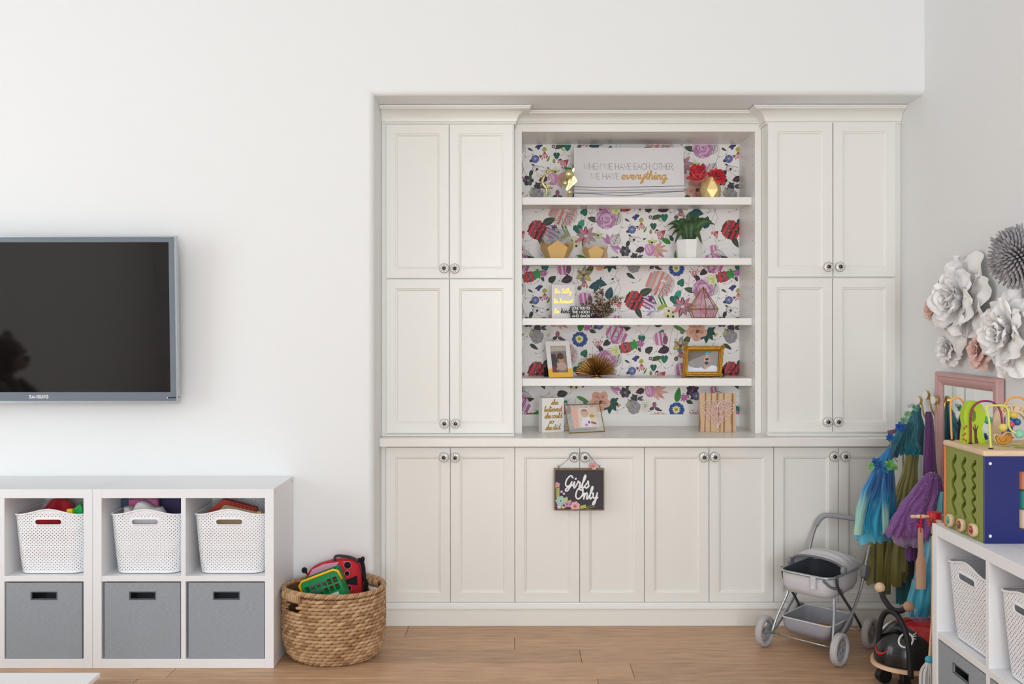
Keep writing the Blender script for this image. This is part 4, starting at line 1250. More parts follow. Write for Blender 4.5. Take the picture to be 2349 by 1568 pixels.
# ladybug backpack leaning in the basket
YB_ = 4.47
bpk = thing('backpack', 'red ladybug backpack with black dots leaning in the woven basket', 'backpack', (X(770, YB_), YB_, .03))
out = [(700, 1345), (704, 1318), (722, 1297), (768, 1283), (800, 1280), (820, 1287), (828, 1312), (831, 1355), (829, 1445), (700, 1445)]
puff(pxpoly(out, YB_, 4), .11, (0, YB_, 0), ux, uz, (0, -1, 0), .3).build('body', mat('bag_red', 'c1182a', .7, bump=(300, .2)), bpk, W=True, smooth='all')
YF_ = YB_ - .056
pb = Print(); pb.step = 1e-4
def pin(pts, col, s=0): pb.poly(pxpoly(pts, YF_, s), col)
pin([(707, 1322), (716, 1305), (742, 1293), (777, 1288), (769, 1301), (748, 1330), (735, 1400), (706, 1400)], 'dca3bb')
pin([(766, 1358), (792, 1330), (819, 1319), (820, 1341), (790, 1338), (770, 1400)], '17161a')
for x, y, r in ((797, 1295.5, 8), (796, 1314.5, 5.5), (801, 1348, 5)):
    pb.disc(X(x, YF_), Zh(y, YF_), (r + 1.0) * YF_ / F, (r + 1.0) * YF_ / F, 'e6d6d6', 18); pb.disc(X(x, YF_), Zh(y, YF_), (r + .55) * YF_ / F, (r + .55) * YF_ / F, 'b81829', 18); pb.disc(X(x, YF_), Zh(y, YF_), r * YF_ / F, r * YF_ / F, '131216', 18)
pb.line(pxpoly([(786, 1287.5), (802, 1287)], YF_), .002, 'e39a9a', False)
pb.build('applique', bpk, (0, YF_ - .0005, 0), m=mat('felt', None, .9, attr=True))
MB().tube([P(*q, YB_ - .01) for q in ((706, 1340), (708, 1318), (724, 1299), (768, 1285), (800, 1282), (819, 1289), (826, 1312), (829, 1355))], .005, 6).build('piping', mat('bag_piping', 'a31324', .6), bpk, W=True, smooth='all')
MB().tube(catmull([P(*q, YB_ - .02) for q in ((768, 1287), (769, 1276), (782, 1274), (805, 1278), (822, 1286))], 5), .007, 6).build('top_loop', mat('webbing', '3b3b3f', .9), bpk, W=True, smooth='all')
m = MB(); m.tube(catmull([P(*q, YB_ + .01) for q in ((820, 1285), (828, 1284), (833, 1300), (835, 1325), (840, 1342), (838, 1400))], 5), .010, 6)
m.build('shoulder_strap', mat('strap_black', '19191b', .9), bpk, W=True, smooth='all')
m = MB().tube(catmull([P(*q, YB_ - .02) for q in ((706, 1318), (701, 1311), (698, 1307))], 4), .004, 6).ball(P(698, 1307, YB_ - .02), .014, 12)
m.build('antenna', 'strap_black', bpk, W=True, smooth='all')
m = MB().ball(P(832, 1282, YB_ - .01), (.010, .010, .014), 10); m.build('antenna', 'strap_black', bpk, W=True, smooth='all')

# green toy shopping basket
YG = 4.295
gb = thing('toy_basket', 'green toy shopping basket with yellow handle inside the woven basket', 'toy basket', (X(740, YG), YG, .06))
ang = math.atan2(33, 87); U3 = Vector((cos(ang), 0, sin(ang))); V3 = Vector((-sin(ang), 0, cos(ang)))
W_, H_ = .178, .20; D_ = .085
O3 = P(687, 1337, YG) - V3 * H_          # lower left corner of the front wall
mg = mat('toy_basket_green', '128a4e', .4)
def gp(u, v, y=0): return O3 + U3 * u + V3 * v + Vector((0, y, 0))
def gbox(m, u0, u1, v0, v1, y0, y1):
    c = [gp(u, v, y) for y in (y0, y1) for u, v in ((u0, v0), (u1, v0), (u1, v1), (u0, v1))]
    return m.add(c, [(0, 1, 2, 3), (7, 6, 5, 4), (0, 4, 5, 1), (1, 5, 6, 2), (2, 6, 7, 3), (3, 7, 4, 0)])
def grid_wall(y0, y1):
    m = MB(); us = [0, .013]; 
    for i in range(6): us += [us[-1] + .0205, us[-1] + .0205 + .0062]
    us[-1] = W_; vv = [0, H_ - .088, H_ - .062, H_ - .054, H_ - .028, H_]
    for j in range(5):
        for i in range(len(us) - 1):
            if j in (1, 3) and i % 2 == 1: continue
            gbox(m, us[i], us[i + 1], vv[j], vv[j + 1], y0, y1)
    return m
grid_wall(0, .004).build('front_wall', mg, gb, W=True); grid_wall(D_, D_ + .004).build('back_wall', mg, gb, W=True)
m = MB(); gbox(m, 0, .004, 0, H_, .004, D_); m.build('side_wall', mg, gb, W=True)
m = MB(); gbox(m, W_ - .004, W_, 0, H_, .004, D_); m.build('side_wall', mg, gb, W=True)
m = MB(); gbox(m, .004, W_ - .004, 0, .004, .004, D_); m.build('bottom', mg, gb, W=True)
yl = mat('toy_basket_yellow', 'f0b414', .4)
MB().tube([gp(u, v, y) for u, v, y in ((-.003, .13, -.004), (-.004, H_ - .01, -.004), (.012, H_ + .004, -.004), (W_ - .012, H_ + .004, -.004), (W_ + .004, H_ - .008, 0), (W_ + .008, H_ - .05, .004))], .0058, 8).build('handle', yl, gb, W=True, smooth='all')
m = MB(); gbox(m, .108, .152, .07, .104, -.0012, 0); m.build('sticker', mat('sticker', 'e4e6e2', .5), gb, W=True)


# ------------------------------------------------------------------ things on the bookcase shelves
def quad(c00, c10, c11, c01):
    """corner points -> point function (u right, v up, d towards the viewer)"""
    c00, c10, c11, c01 = (Vector(c) for c in (c00, c10, c11, c01))
    n = (c10 - c00).cross(c01 - c00).normalized()
    if n.y > 0: n = -n
    U_ = ((c10 - c00) + (c11 - c01)) / 2; V_ = ((c01 - c00) + (c11 - c10)) / 2
    n = U_.cross(V_).normalized()
    if n.y > 0: n = -n
    return lambda u, v, d=0: c00 + U_ * u + V_ * v + n * d


def qbox(m, q, u0, u1, v0, v1, d0, d1, col=None):
    c = [q(u, v, d) for d in (d0, d1) for u, v in ((u0, v0), (u1, v0), (u1, v1), (u0, v1))]
    return m.add(c, [(0, 1, 2, 3), (7, 6, 5, 4), (0, 4, 5, 1), (1, 5, 6, 2), (2, 6, 7, 3), (3, 7, 4, 0)], col)


def qprint(pr, q, name, parent, d, m='print'):
    b = MB()
    for pts, c, k in pr.layered(): b.add([q(x, y, d + k * pr.step) for x, y in pts], [tuple(range(len(pts)))], c)
    return b.build(name, m, parent, W=True, rnormals=False)


def petal(m, base, axis, rad, L, W_, t0, t1, col, ruf=.06, seed=0, nu=8, nv=7, cup=.25):
    """one petal from base, its direction turning from angle t0 to t1 off the axis"""
    side = axis.cross(rad).normalized(); pts = []; p = Vector(base); rows = []
    for j in range(nv + 1):
        t = j / nv; a = t0 + (t1 - t0) * t
        d = axis * cos(a) + rad * sin(a)
        if j: p = p + d * (L / nv)
        w = W_ / 2 * (sin(pi * (.10 + .60 * t)) ** .7)
        nrm = (-axis * sin(a) + rad * cos(a))
        row = []
        for i in range(nu + 1):
            s = i / nu * 2 - 1
            q = p + side * (w * s) - nrm * (cup * w * s * s) + nrm * (mnoise.noise(Vector((s * 2.2 + seed, t * 3, seed * 1.7))) * ruf * L * t)
            q = q - d * (abs(s) ** 2.2 * L * .36 * t ** 2.5) + nrm * (.10 * L * t ** 3 * (.4 + .6 * abs(s)))
            row.append(q)
        rows.append(row)
    n = nu + 1
    return m.add([p for r in rows for p in r], [(j * n + i, j * n + i + 1, (j + 1) * n + i + 1, (j + 1) * n + i) for j in range(nv) for i in range(nu)], col)


def bloom(parent, c, axis, Rr, layers, cols, mname, seed=0, ruf=.08, name='petal', joined=False, res=(8, 7)):
    """layers: (count, length, width, t0, t1, offset out of the centre) as fractions of Rr and degrees"""
    axis = Vector(axis).normalized(); e1 = axis.cross(Vector((0, 0, 1)))
    if e1.length < .1: e1 = axis.cross(Vector((1, 0, 0)))
    e1.normalize(); e2 = axis.cross(e1); rn = random.Random(seed); out = []; mm = MB()
    for li, (n, L, W_, t0, t1, off) in enumerate(layers):
        a0 = rn.uniform(0, 6)
        for i in range(n):
            a = a0 + 2 * pi * (i + rn.uniform(-.12, .12)) / n; rad = e1 * cos(a) + e2 * sin(a)
            m = mm if joined else MB()
            petal(m, Vector(c) + rad * Rr * .04 + axis * Rr * off, axis, rad, Rr * L * rn.uniform(.92, 1.08), Rr * W_ * rn.uniform(.9, 1.1), R(t0), R(t1 + rn.uniform(-8, 8)), rgb(rn.choice(cols)), ruf, seed * 3.1 + li * 7 + i * 1.3, *res)
            if not joined: out.append(m.build(name, mname, parent, W=True, smooth='all', rnormals=False))
    if joined: out.append(mm.build('petals', mname, parent, W=True, smooth='all', rnormals=False))
    return out


Z1, Z2, Z3, Z4 = (z + .0006 for z in SHELF_Z)
CTZ = CT1 + .0006
GOLDP = mat('polished_gold', 'e6daa0', .25, .85)
# --- top shelf
Yd_ = 5.16
fg = thing('figurine', 'small gold dancer figurine on the top shelf', 'figurine', (X(1258, Yd_), Yd_, Z1))
D = lambda x, y, dy=0: P(x, y, Yd_ + dy)
m = MB(); zt = lambda p: Vector((p.x, p.y, max(p.z, Z1 + .006)))
m.tube([D(1254, 447), D(1254.5, 440), D(1253.5, 431)], [.005, .0055, .007], 8)
m.tube(catmull([D(1253.5, 432), D(1247, 424), D(1244, 416), D(1247.5, 407), D(1250.5, 401)], 4), [.008, .0085, .009, .0095, .010, .0105, .011, .0105, .010, .0095, .009, .0085, .008, .0075, .007, .006, .005][:17], 8)
m.tube(catmull([D(1250.5, 404), D(1252, 396), D(1253, 388.5), D(1257, 386)], 4), .0035, 6)
m.tube(catmull([D(1248, 407), D(1241, 405), D(1234, 403), D(1231, 398)], 4), .0035, 6)
m.tube(catmull([D(1252, 431), D(1259, 424), D(1264, 414, -.01), D(1258, 419, -.01)], 4), .0045, 6)
m.tube(catmull([D(1254, 431), D(1261, 430), D(1267, 431, -.01)], 4), [.006] * 9, 6)
m.ball(D(1256.5, 394.5, -.004), .010, 10)
m.ball(D(1261, 390.5), .0085, 10)
o = m.build('body', GOLDP, fg, W=True, smooth='all')
md = o.modifiers.new('fuse', 'REMESH'); md.mode = 'VOXEL'; md.voxel_size = .0016; md.use_smooth_shade = True
MB().rbox((X(1246, Yd_), Yd_ - .02, Z1), (X(1274, Yd_), Yd_ + .02, Z1 + .012), .002).build('base', GOLDP, fg, W=True)

wgt = thing('ornament', 'gold winged ornament with three balls left of the lettered canvas', 'ornament', (X(1305, 5.1), 5.1, Z1))
Yw = 5.085
MB().lathe([(.016, 0), (.016, .004), (.008, .012), (.006, .03), (.009, .04)], (X(1305, Yw), Yw, Z1), n=16).build('base', GOLDP, wgt, W=True, smooth=True)
for x, y, r in ((1304.5, 399.5, 11.5), (1296, 420, 7.8), (1306.5, 440.5, 6)):
    MB().ball(P(x, y, Yw - .012), r * Yw / F, 18).build('ball', GOLDP, wgt, W=True, smooth='all')
w2 = pxpoly([(1300, 439), (1305, 424), (1312, 410), (1317, 403), (1323, 412), (1324, 417), (1316, 424), (1307, 433), (1301, 441)], Yw, 2)
MB().prism(w2, (0, Yw - .004, 0), ux, uz, (0, .008, 0)).build('wing', mat('gold_leaf', 'e2d794', .3, .9), wgt, W=True)
w3 = pxpoly([(1298, 436), (1301, 426), (1309, 398), (1316, 384), (1318, 390), (1310, 410), (1303, 432)], Yw, 2)
MB().prism(w3, (0, Yw + .006, 0), ux, uz, (0, .008, 0)).build('wing', GOLDP, wgt, W=True)
for i in range(6):
    a, b = P(1303 + i * .6, 433 - i * 4, Yw - .005), P(1307 + i * 2.6, 429 - i * 3.2, Yw - .005)
    MB().tube([a, b], .0012, 5).build('feather_rib', GOLDP, wgt, W=True)

# lettered canvas
Yc = 5.135
cv = thing('canvas_sign', 'wide white canvas with thin lettering and a gold script word', 'sign', (X(1443, Yc), Yc, Z1))
zc0, zc1 = Z1, Zh(338.5, Yc + .03)
q = quad((X(1317.5, Yc), Yc, zc0), (X(1571, Yc), Yc, zc0), (X(1568, Yc + .03), Yc + .03, zc1), (X(1316.5, Yc + .03), Yc + .03, zc1))
qbox(MB(), q, 0, 1, 0, 1, -.03, 0).build('canvas', mat('canvas_white', 'dad8da', .8, bump=(500, .15)), cv, W=True)
HC = 1.0
pr_ = Print(step=1.2e-5)
WP, HPX = 252.5, 452.5 - 338.5
def cu(x): return (x - 1317) / WP
def cvv(y): return (452.5 - y) / HPX
class QText:
    """lettering laid out in pixels, then mapped onto a quad"""
    def __init__(s, fu, fv): s.pr = Print(step=1.2e-5); s.fu = fu; s.fv = fv
    def done(s, q, name, parent, d=.0003, m='print'):
        s.pr.p = [([(s.fu(x), s.fv(-y)) for x, y in pts], c, k) for pts, c, k in s.pr.p]
        return qprint(s.pr, q, name, parent, d, m)
tx = QText(cu, cvv)
def fit(pr, txt, x0, x1, y, h, w, col, font, slant=0, align=None):
    adv = sum(font[c][0] if c in font else .45 for c in txt)
    pr.text(txt, x0, -y, h, w, col, font, 'l', 0, slant, (x1 - x0) / (adv * h))
fit(tx.pr, 'WHEN WE HAVE EACH OTHER,', 1340, 1549, 386.5, 13, .9, '77787d', CAPS)
fit(tx.pr, 'WE HAVE', 1356, 1422, 407.5, 13, .9, '77787d', CAPS)
tx.done(q, 'lettering', cv)
tx = QText(cu, cvv); fit(tx.pr, 'everything.', 1425, 1533, 408, 9.5, 2.6, 'c79a52', SCRIPT, .15)
tx.done(q, 'script_lettering', cv, .0007)
for pts, c, r in (([(0, 424), (.25, 425.5), (.6, 424.5), (1, 422.5)], '4a4440', .0013), ([(0, 430), (.3, 433), (.55, 431.5), (1, 429)], 'a07c5c', .0012), ([(0, 437.5), (.3, 437.5), (.6, 436.5), (1, 433)], '4a4440', .0013), ([(0, 438), (.2, 440), (.45, 443.5), (.7, 438.5), (1, 434)], '4a4440', .0011)):
    MB().tube(catmull([q(u, cvv(y), .0025) for u, y in pts], 6), r, 6).build('cord', mat('cord_' + c, c, .6), cv, W=True, smooth='all')


def hull(rings, c):
    """convex faceted body from rings (n, r, z, angle offset in degrees)"""
    bm = bmesh.new()
    for n, r, z, a in rings:
        for i in range(n): bm.verts.new((c[0] + r * cos(2 * pi * i / n + R(a)), c[1] + r * sin(2 * pi * i / n + R(a)), c[2] + z))
    r = bmesh.ops.convex_hull(bm, input=bm.verts[:])
    bmesh.ops.dissolve_limit(bm, angle_limit=R(1), verts=bm.verts[:], edges=bm.edges[:])
    return MB().bm(bm)


Yv = 5.14
cv_ = (X(1630, Yv), Yv, Z1)
t = thing('vase', 'faceted gold vase holding two red flowers on the top shelf', 'vase', cv_)
hull([(6, .049, 0, 30), (6, .0585, .05, 0), (6, .044, .12, 30)], cv_).build('body', mat('satin_gold', 'f0d595', .3, .6), t, W=True)
redm = mat('red_petal', None, .75, attr=True, sheen=.2)
REDS = ['b7142a', 'd0202f', 'c61a30', 'e03a42']
fl1 = thing('flower', 'coral red peony leaning left out of the gold vase', 'flower', P(1606, 400, Yv), group='red flowers in the gold vase')
bloom(fl1, P(1605, 412, Yv - .01), (-.3, -.5, .8), .084, [(5, .75, .7, 0, -12, .05), (6, .95, .85, 14, 4, 0), (5, 1.0, .9, 34, 22, -.04), (3, .8, .8, 60, 75, -.05)], ['d83a48', 'e04a4f', 'c8263a', 'e8605c'], redm, 4, .1)
MB().tube(catmull([P(1606, 405, Yv), P(1618, 415, Yv), P(1626, 430, Yv)], 5), .003, 6).build('stem', mat('stem_dark', '3d3a22', .7), fl1, W=True)
bloom(fl1, P(1604, 378, Yv), (-.1, -.3, 1), .012, [(8, 1, .3, 10, 40, 0)], ['d9b23a'], redm, 2, .05, 'stamen')
fl2 = thing('flower', 'bright red ruffled flower on the right of the gold vase', 'flower', P(1645, 403, Yv), group='red flowers in the gold vase')
bloom(fl2, P(1644, 406, Yv - .012), (.12, -.8, .45), .052, [(5, .45, .5, 0, 10, .25), (6, .65, .6, 15, 35, .15), (7, .85, .7, 35, 60, .05), (8, 1.05, .75, 60, 85, 0), (6, 1.1, .8, 80, 110, -.08)], REDS, redm, 9, .16)
MB().tube(catmull([P(1643, 408, Yv), P(1638, 418, Yv), P(1632, 430, Yv)], 5), .003, 6).build('stem', 'stem_dark', fl2, W=True)

# --- second shelf
glass_clear = mat('clear_glass', 'eef2f0', .03, trans=1.0, spec=.5, ior=1.12, alpha=.35)
def dodeca(label, px, pw, ph, Y, nm):
    c = Vector((X(px, Y), Y, Z2)); Rm = pw / 2 * Y / F; H = ph * Y / F
    t = thing('vase', label, 'vase', c, group='gold dipped glass vases')
    rb, z1, z2 = Rm * .62, H * .36, H * .60
    B = [c + Vector((rb * sin(a), -rb * cos(a), 0)) for a in [2 * pi * i / 5 + pi / 5 for i in range(5)]]
    Ml = [c + Vector((Rm * .98 * sin(a), -Rm * .98 * cos(a), z1)) for a in [2 * pi * i / 5 + pi / 5 for i in range(5)]]
    Mu = [c + Vector((Rm * sin(a), -Rm * cos(a), z2)) for a in [2 * pi * i / 5 for i in range(5)]]
    T = [c + Vector((rb * sin(a), -rb * cos(a), H)) for a in [2 * pi * i / 5 for i in range(5)]]
    m = MB()
    for i in range(5):
        j = (i + 1) % 5
        m.add([B[i], B[j], Ml[j], Mu[j], Ml[i]], [(0, 1, 2, 3, 4)])
    m.add(B, [(0, 1, 2, 3, 4)])
    m.build('gold_base', mat('gold_leafed', 'f2cf8e', .4, .5), t, W=True)
    for i in range(5):
        j = (i + 1) % 5
        m = MB().add([Mu[i], Ml[i], Mu[j], T[j], T[i]], [(0, 1, 2, 3, 4)]); o = m.build('pane', glass_clear, t, W=True)
    MB().tube(T, .0012, 6, closed=True).build('rim', mat('glass_edge', 'c9c6bd', .15), t, W=True)
dodeca('large clear and gold faceted vase on the second shelf', 1277.5, 80, 68, 5.13, 'a')
dodeca('smaller clear and gold faceted vase on the second shelf', 1365, 61, 51, 5.12, 'b')
Yp = 5.15; pc = (X(1580.5, Yp), Yp, Z2)
t = thing('potted_plant', 'dark green spiky plant in a white faceted pot', 'plant', pc)
m = hull([(8, .066, 0, 22.5), (8, .079, .1045, 22.5)], pc); m.build('pot', mat('pot_white', 'e4e2df', .4), t, W=True)
MB().lathe([(.07, .1052), (.0, .1053)], pc, n=16).build('soil', mat('soil', '1d1712', .95), t, W=True)
lm = mat('agave', '3a5732', .45, var=(14, .5))
rl = random.Random(2)
for i, (tx_, ty_, Wd, dy) in enumerate(((1528, 518, .034, -.02), (1531, 531, .03, .03), (1560, 500, .046, .03), (1580, 488, .05, .02), (1602, 490, .048, .03), (1641, 515, .044, -.01), (1634, 508, .04, .04), (1553, 508, .044, -.04), (1611, 560, .036, -.07), (1547, 560, .034, -.07), (1622, 500, .044, .0), (1592, 512, .05, -.05), (1570, 516, .05, -.05), (1538, 545, .034, -.05))):
    tip = P(tx_, ty_, Yp + dy); sgn = -1 if tx_ < 1580 else 1
    b = Vector((pc[0] + sgn * .012, pc[1] + dy * .3, Z2 + .1)); v = tip - b; m = MB(); drop = ty_ > 505
    side = Vector((v.z, 0, -v.x)).normalized()
    def lf(a, s):
        arch = (.062 if drop else .02) * sin(pi * s ** .8); w = Wd / 2 * (sin(pi * min(1, .22 + .78 * s)) ** .75) * (1 if s < .98 else 0.02)
        q_ = a * 2 - 1
        return b + v * s + Vector((0, 0, arch)) + side * (w * q_) + Vector((0, 1, 0)) * (abs(q_) * w * .5)
    m.grid(lf, 4, 10); m.build('leaf', lm, t, W=True, smooth='all', rnormals=False)

# --- third shelf
wblk = mat('block_white', 'e2e0e2', .6)
def block(name, label, c00, c10, c11, c01, th, mt, cat='sign'):
    t = thing(name, label, cat, Vector(c00)); qq = quad(c00, c10, c11, c01)
    qbox(MB(), qq, 0, 1, 0, 1, -th, 0).build('block', mt, t, W=True); return t, qq
Yb1 = 5.11
t, q1 = block('block_sign', 'white block with gold script lettering on the third shelf', (X(1266, Yb1), Yb1, Z3), (X(1318.5, Yb1), Yb1 + .005, Z3), (X(1318.5, Yb1), Yb1 + .01, Zh(652.5, Yb1)), (X(1265, Yb1), Yb1 + .005, Zh(653, Yb1)), .03, wblk)
fu = lambda x: (x - 1265.5) / 53; fv = lambda y: (729 - y) / 76
foil = mat('gold_foil', 'e9b84e', .35, .55)
for txt, x0, x1, y in (('Be', 1272, 1284, 672.5), ('Silly', 1287.5, 1311, 672.5), ('Be', 1269.5, 1281, 695), ('honest', 1283.5, 1313, 695), ('Be', 1270.5, 1282, 717.5)):
    tx = QText(fu, fv); fit(tx.pr, txt, x0, x1, y, 5.4, 1.5, 'e9b84e', SCRIPT, .1); tx.done(q1, 'lettering', t, .0006, foil)
tx = QText(fu, fv); fit(tx.pr, 'kind', 1286, 1308, 717.5, 5.4, 1.4, '2a2118', SCRIPT, .1); tx.done(q1, 'lettering', t, .0006)
Yb2 = 5.055
t, q2 = block('block_sign', 'small black block with white capital lettering in front of the white block', (X(1309, Yb2), Yb2, Z3), (X(1355.5, Yb2), Yb2, Z3), (X(1355.5, Yb2), Yb2, Zh(702.5, Yb2)), (X(1309, Yb2), Yb2, Zh(702.5, Yb2)), .025, mat('block_black', '1b1c1e', .6))
fu = lambda x: (x - 1309) / 46.5; fv = lambda y: (729.5 - y) / 27
tx = QText(fu, fv)
for txt, x0, x1, y in (('LOVE YOU TO', 1312.5, 1353.5, 709.2), ('THE MOON', 1312.5, 1353.5, 718), ('AND BACK', 1312.5, 1353.5, 727)): fit(tx.pr, txt, x0, x1, y, 5.2, 1.35, 'e6e6e2', CAPS)
tx.done(q2, 'lettering', t)
# glittered sprig
Yg2 = 5.18
t = thing('glitter_sprig', 'champagne glitter sprig ornament behind the small black block', 'ornament', (X(1385, Yg2), Yg2, Z3))
rg = random.Random(8); m = MB(); st = MB(); GC = [rgb(h) for h in ('8d7763', 'b39f8c', '6b5746', 'd2c3b4', '9a8471')]
root = Vector((X(1384, Yg2), Yg2, Z3 + .004))
for tipx, tipy in ((1362, 668), (1378, 662), (1345, 690), (1336, 700), (1400, 690), (1412, 684), (1424, 683), (1390, 700), (1370, 690), (1352, 715), (1408, 710), (1382, 712), (1360, 705), (1398, 718), (1374, 722)):
    tip = P(tipx, tipy, Yg2 + rg.uniform(-.05, .05)); tip.z = max(tip.z, Z3 + .01); mid = (root + tip) / 2 + Vector((rg.uniform(-.01, .01), rg.uniform(-.02, .02), .012))
    pts = catmull([root, mid, tip], 8); st.tube(pts, .0018, 5, GC[2])
    for k in range(60):
        p = pts[rg.randint(4, 16)]; d = Vector((rg.gauss(0, 1), rg.gauss(0, 1), rg.gauss(.4, 1))).normalized()
        a = p + d * rg.uniform(.002, .014); b = a + d * rg.uniform(.006, .012); a.z = max(a.z, Z3 + .004); b.z = max(b.z, Z3 + .004)
        m.tube([a, (a + b) / 2, b], [.0015, .0042, .001], 5, rg.choice(GC))
gm = mat('glitter', None, .35, .75, attr=True)
st.build('stem', gm, t, W=True); m.build('glitter_leaves', gm, t, W=True)['kind'] = 'stuff'
# pink glass terrarium
Yq = 5.14; tc = Vector((X(1613, Yq), Yq, Z3))
t = thing('terrarium', 'pink glass terrarium with brass edges on the third shelf', 'terrarium', tc)
Rb = 36 * Yq / F; zb_, za_ = 20.5 * Yq / F, 72 * Yq / F
a6 = [2 * pi * i / 6 + R(30) for i in range(6)]
B6 = [tc + Vector((Rb * .74 * cos(a), Rb * .74 * sin(a), .002)) for a in a6]; M6 = [tc + Vector((Rb * cos(a), Rb * sin(a), zb_)) for a in a6]; AP = tc + Vector((0, 0, za_))
pg = mat('pink_glass', 'd59ab0', .08, alpha=.42, spec=.6)
for i in range(6):
    j = (i + 1) % 6
    MB().add([B6[i], B6[j], M6[j], M6[i]], [(0, 1, 2, 3)]).build('pane', pg, t, W=True)
    if i != 4: MB().add([M6[i], M6[j], AP], [(0, 1, 2)]).build('pane', pg, t, W=True)
    MB().tube([B6[i], M6[i], AP], .0022, 6).build('edge', 'brass', t, W=True); MB().tube([M6[i], M6[j]], .0022, 6).build('edge', 'brass', t, W=True); MB().tube([B6[i], B6[j]], .0018, 6).build('edge', 'brass', t, W=True)
MB().add(B6, [tuple(range(6))]).build('pane', pg, t, W=True)

# --- fourth shelf
def photo_frame(name, label, quadpts, border, th, mt, prd=None):
    t = thing(name, label, 'picture frame', quadpts[0]); qq = quad(*quadpts); return t, qq
def P4(x, y, Y, zmin):
    p = P(x, y, Y); return Vector((p.x, p.y, max(p.z, zmin)))
Ya = 5.115
t = thing('picture_frame', 'white frame with a gold lower end and a dark child photo', 'picture frame', (X(1285, Ya), Ya, Z4))
qa = quad(Vector((X(1259, Ya), Ya, Z4)), Vector((X(1313, Ya), Ya + .004, Z4)), P(1305.5, 782, Ya + .055), P(1249, 783.5, Ya + .05))
wf = mat('frame_white', 'e4e0de', .45); gf = mat('frame_gold', 'c69a3d', .35, .8)
m = MB(); qbox(m, qa, 0, .18, .235, 1, -.012, 0); qbox(m, qa, .82, 1, .235, 1, -.012, 0); qbox(m, qa, .18, .82, .87, 1, -.012, 0); m.build('frame_upper', wf, t, W=True)
m = MB(); qbox(m, qa, 0, .18, 0, .235, -.012, 0); qbox(m, qa, .82, 1, 0, .235, -.012, 0); qbox(m, qa, .18, .82, 0, .13, -.012, 0); m.build('frame_lower', gf, t, W=True)
qbox(MB(), qa, .1, .9, .05, .95, -.014, -.012).build('backing', 'dark', t, W=True)
pr_ = Print(clip=(.18, .13, .82, .87), step=1e-5); pr_.poly([(.18, .13), (.82, .13), (.82, .87), (.18, .87)], '8a7d7a')
pr_.poly([(.18, .13), (.18, .66), (.36, .66), (.44, .5), (.42, .13)], '4c4a4b'); pr_.poly([(.18, .72), (.82, .74), (.82, .87), (.18, .87)], 'b3aaa2')
for i in range(9): pr_.line([(.2 + i * .07, .84), (.2 + i * .07, .76)], .02, 'd6cfc6', False)
pr_.disc(.57, .56, .14, .13, '4d3a36', 14); pr_.disc(.59, .5, .105, .1, 'c39a86', 14); pr_.disc(.56, .58, .13, .07, '55403a', 12, -.3)
pr_.disc(.6, .31, .2, .12, 'bfa79a', 14); pr_.line([(.35, .2), (.45, .3), (.42, .38)], .06, 'c7a08e'); pr_.poly([(.18, .13), (.4, .13), (.36, .3), (.18, .33)], '7b4a52')
pr_.disc(.56, .51, .012, .01, '3a2a28', 8); pr_.disc(.64, .51, .012, .01, '3a2a28', 8); pr_.line([(.57, .45), (.6, .44), (.63, .455)], .012, '9a5a52')
qprint(pr_, qa, 'photograph', t, -.0115)
m = MB(); m.add([qa(.3, .6, -.014), qa(.7, .6, -.014), Vector((qa(.7, .6).x, Ya + .12, Z4)), Vector((qa(.3, .6).x, Ya + .12, Z4))], [(0, 1, 2, 3)]); m.build('easel_leg', 'dark', t, W=True)
m = MB().box((X(1248, 5.2), 5.19, Z4), (X(1262, 5.2), 5.20, Zh(842, 5.2))); m.build('easel_leg', 'dark', t, W=True)

# starburst ornament
Yu = 5.115; uc = Vector((X(1369, Yu), Yu, Z4 + .012))
t = thing('starburst_ornament', 'spiky gold starburst ornament between the two photo frames', 'ornament', (uc.x, uc.y, Z4))
ru = random.Random(4); m = MB(); n = 210
for i in range(n):
    h = (i + .5) / n; h = h ** .85; a = i * 2.399963; el = math.asin(min(1, h * .99 + .01)); d = Vector((cos(el) * cos(a), cos(el) * sin(a), sin(el)))
    L = .118 * ru.uniform(.86, 1.03); m.tube([uc + d * .006, uc + d * L], [.0020, .0014], 5)
m.build('spikes', mat('antique_gold', 'b0823a', .32, .85), t, W=True)['kind'] = 'stuff'
MB().lathe([(.03, 0), (.03, .003), (.012, .008), (.012, .016), (0, .02)], (uc.x, uc.y, Z4), n=16).build('base', 'antique_gold', t, W=True, smooth=True)

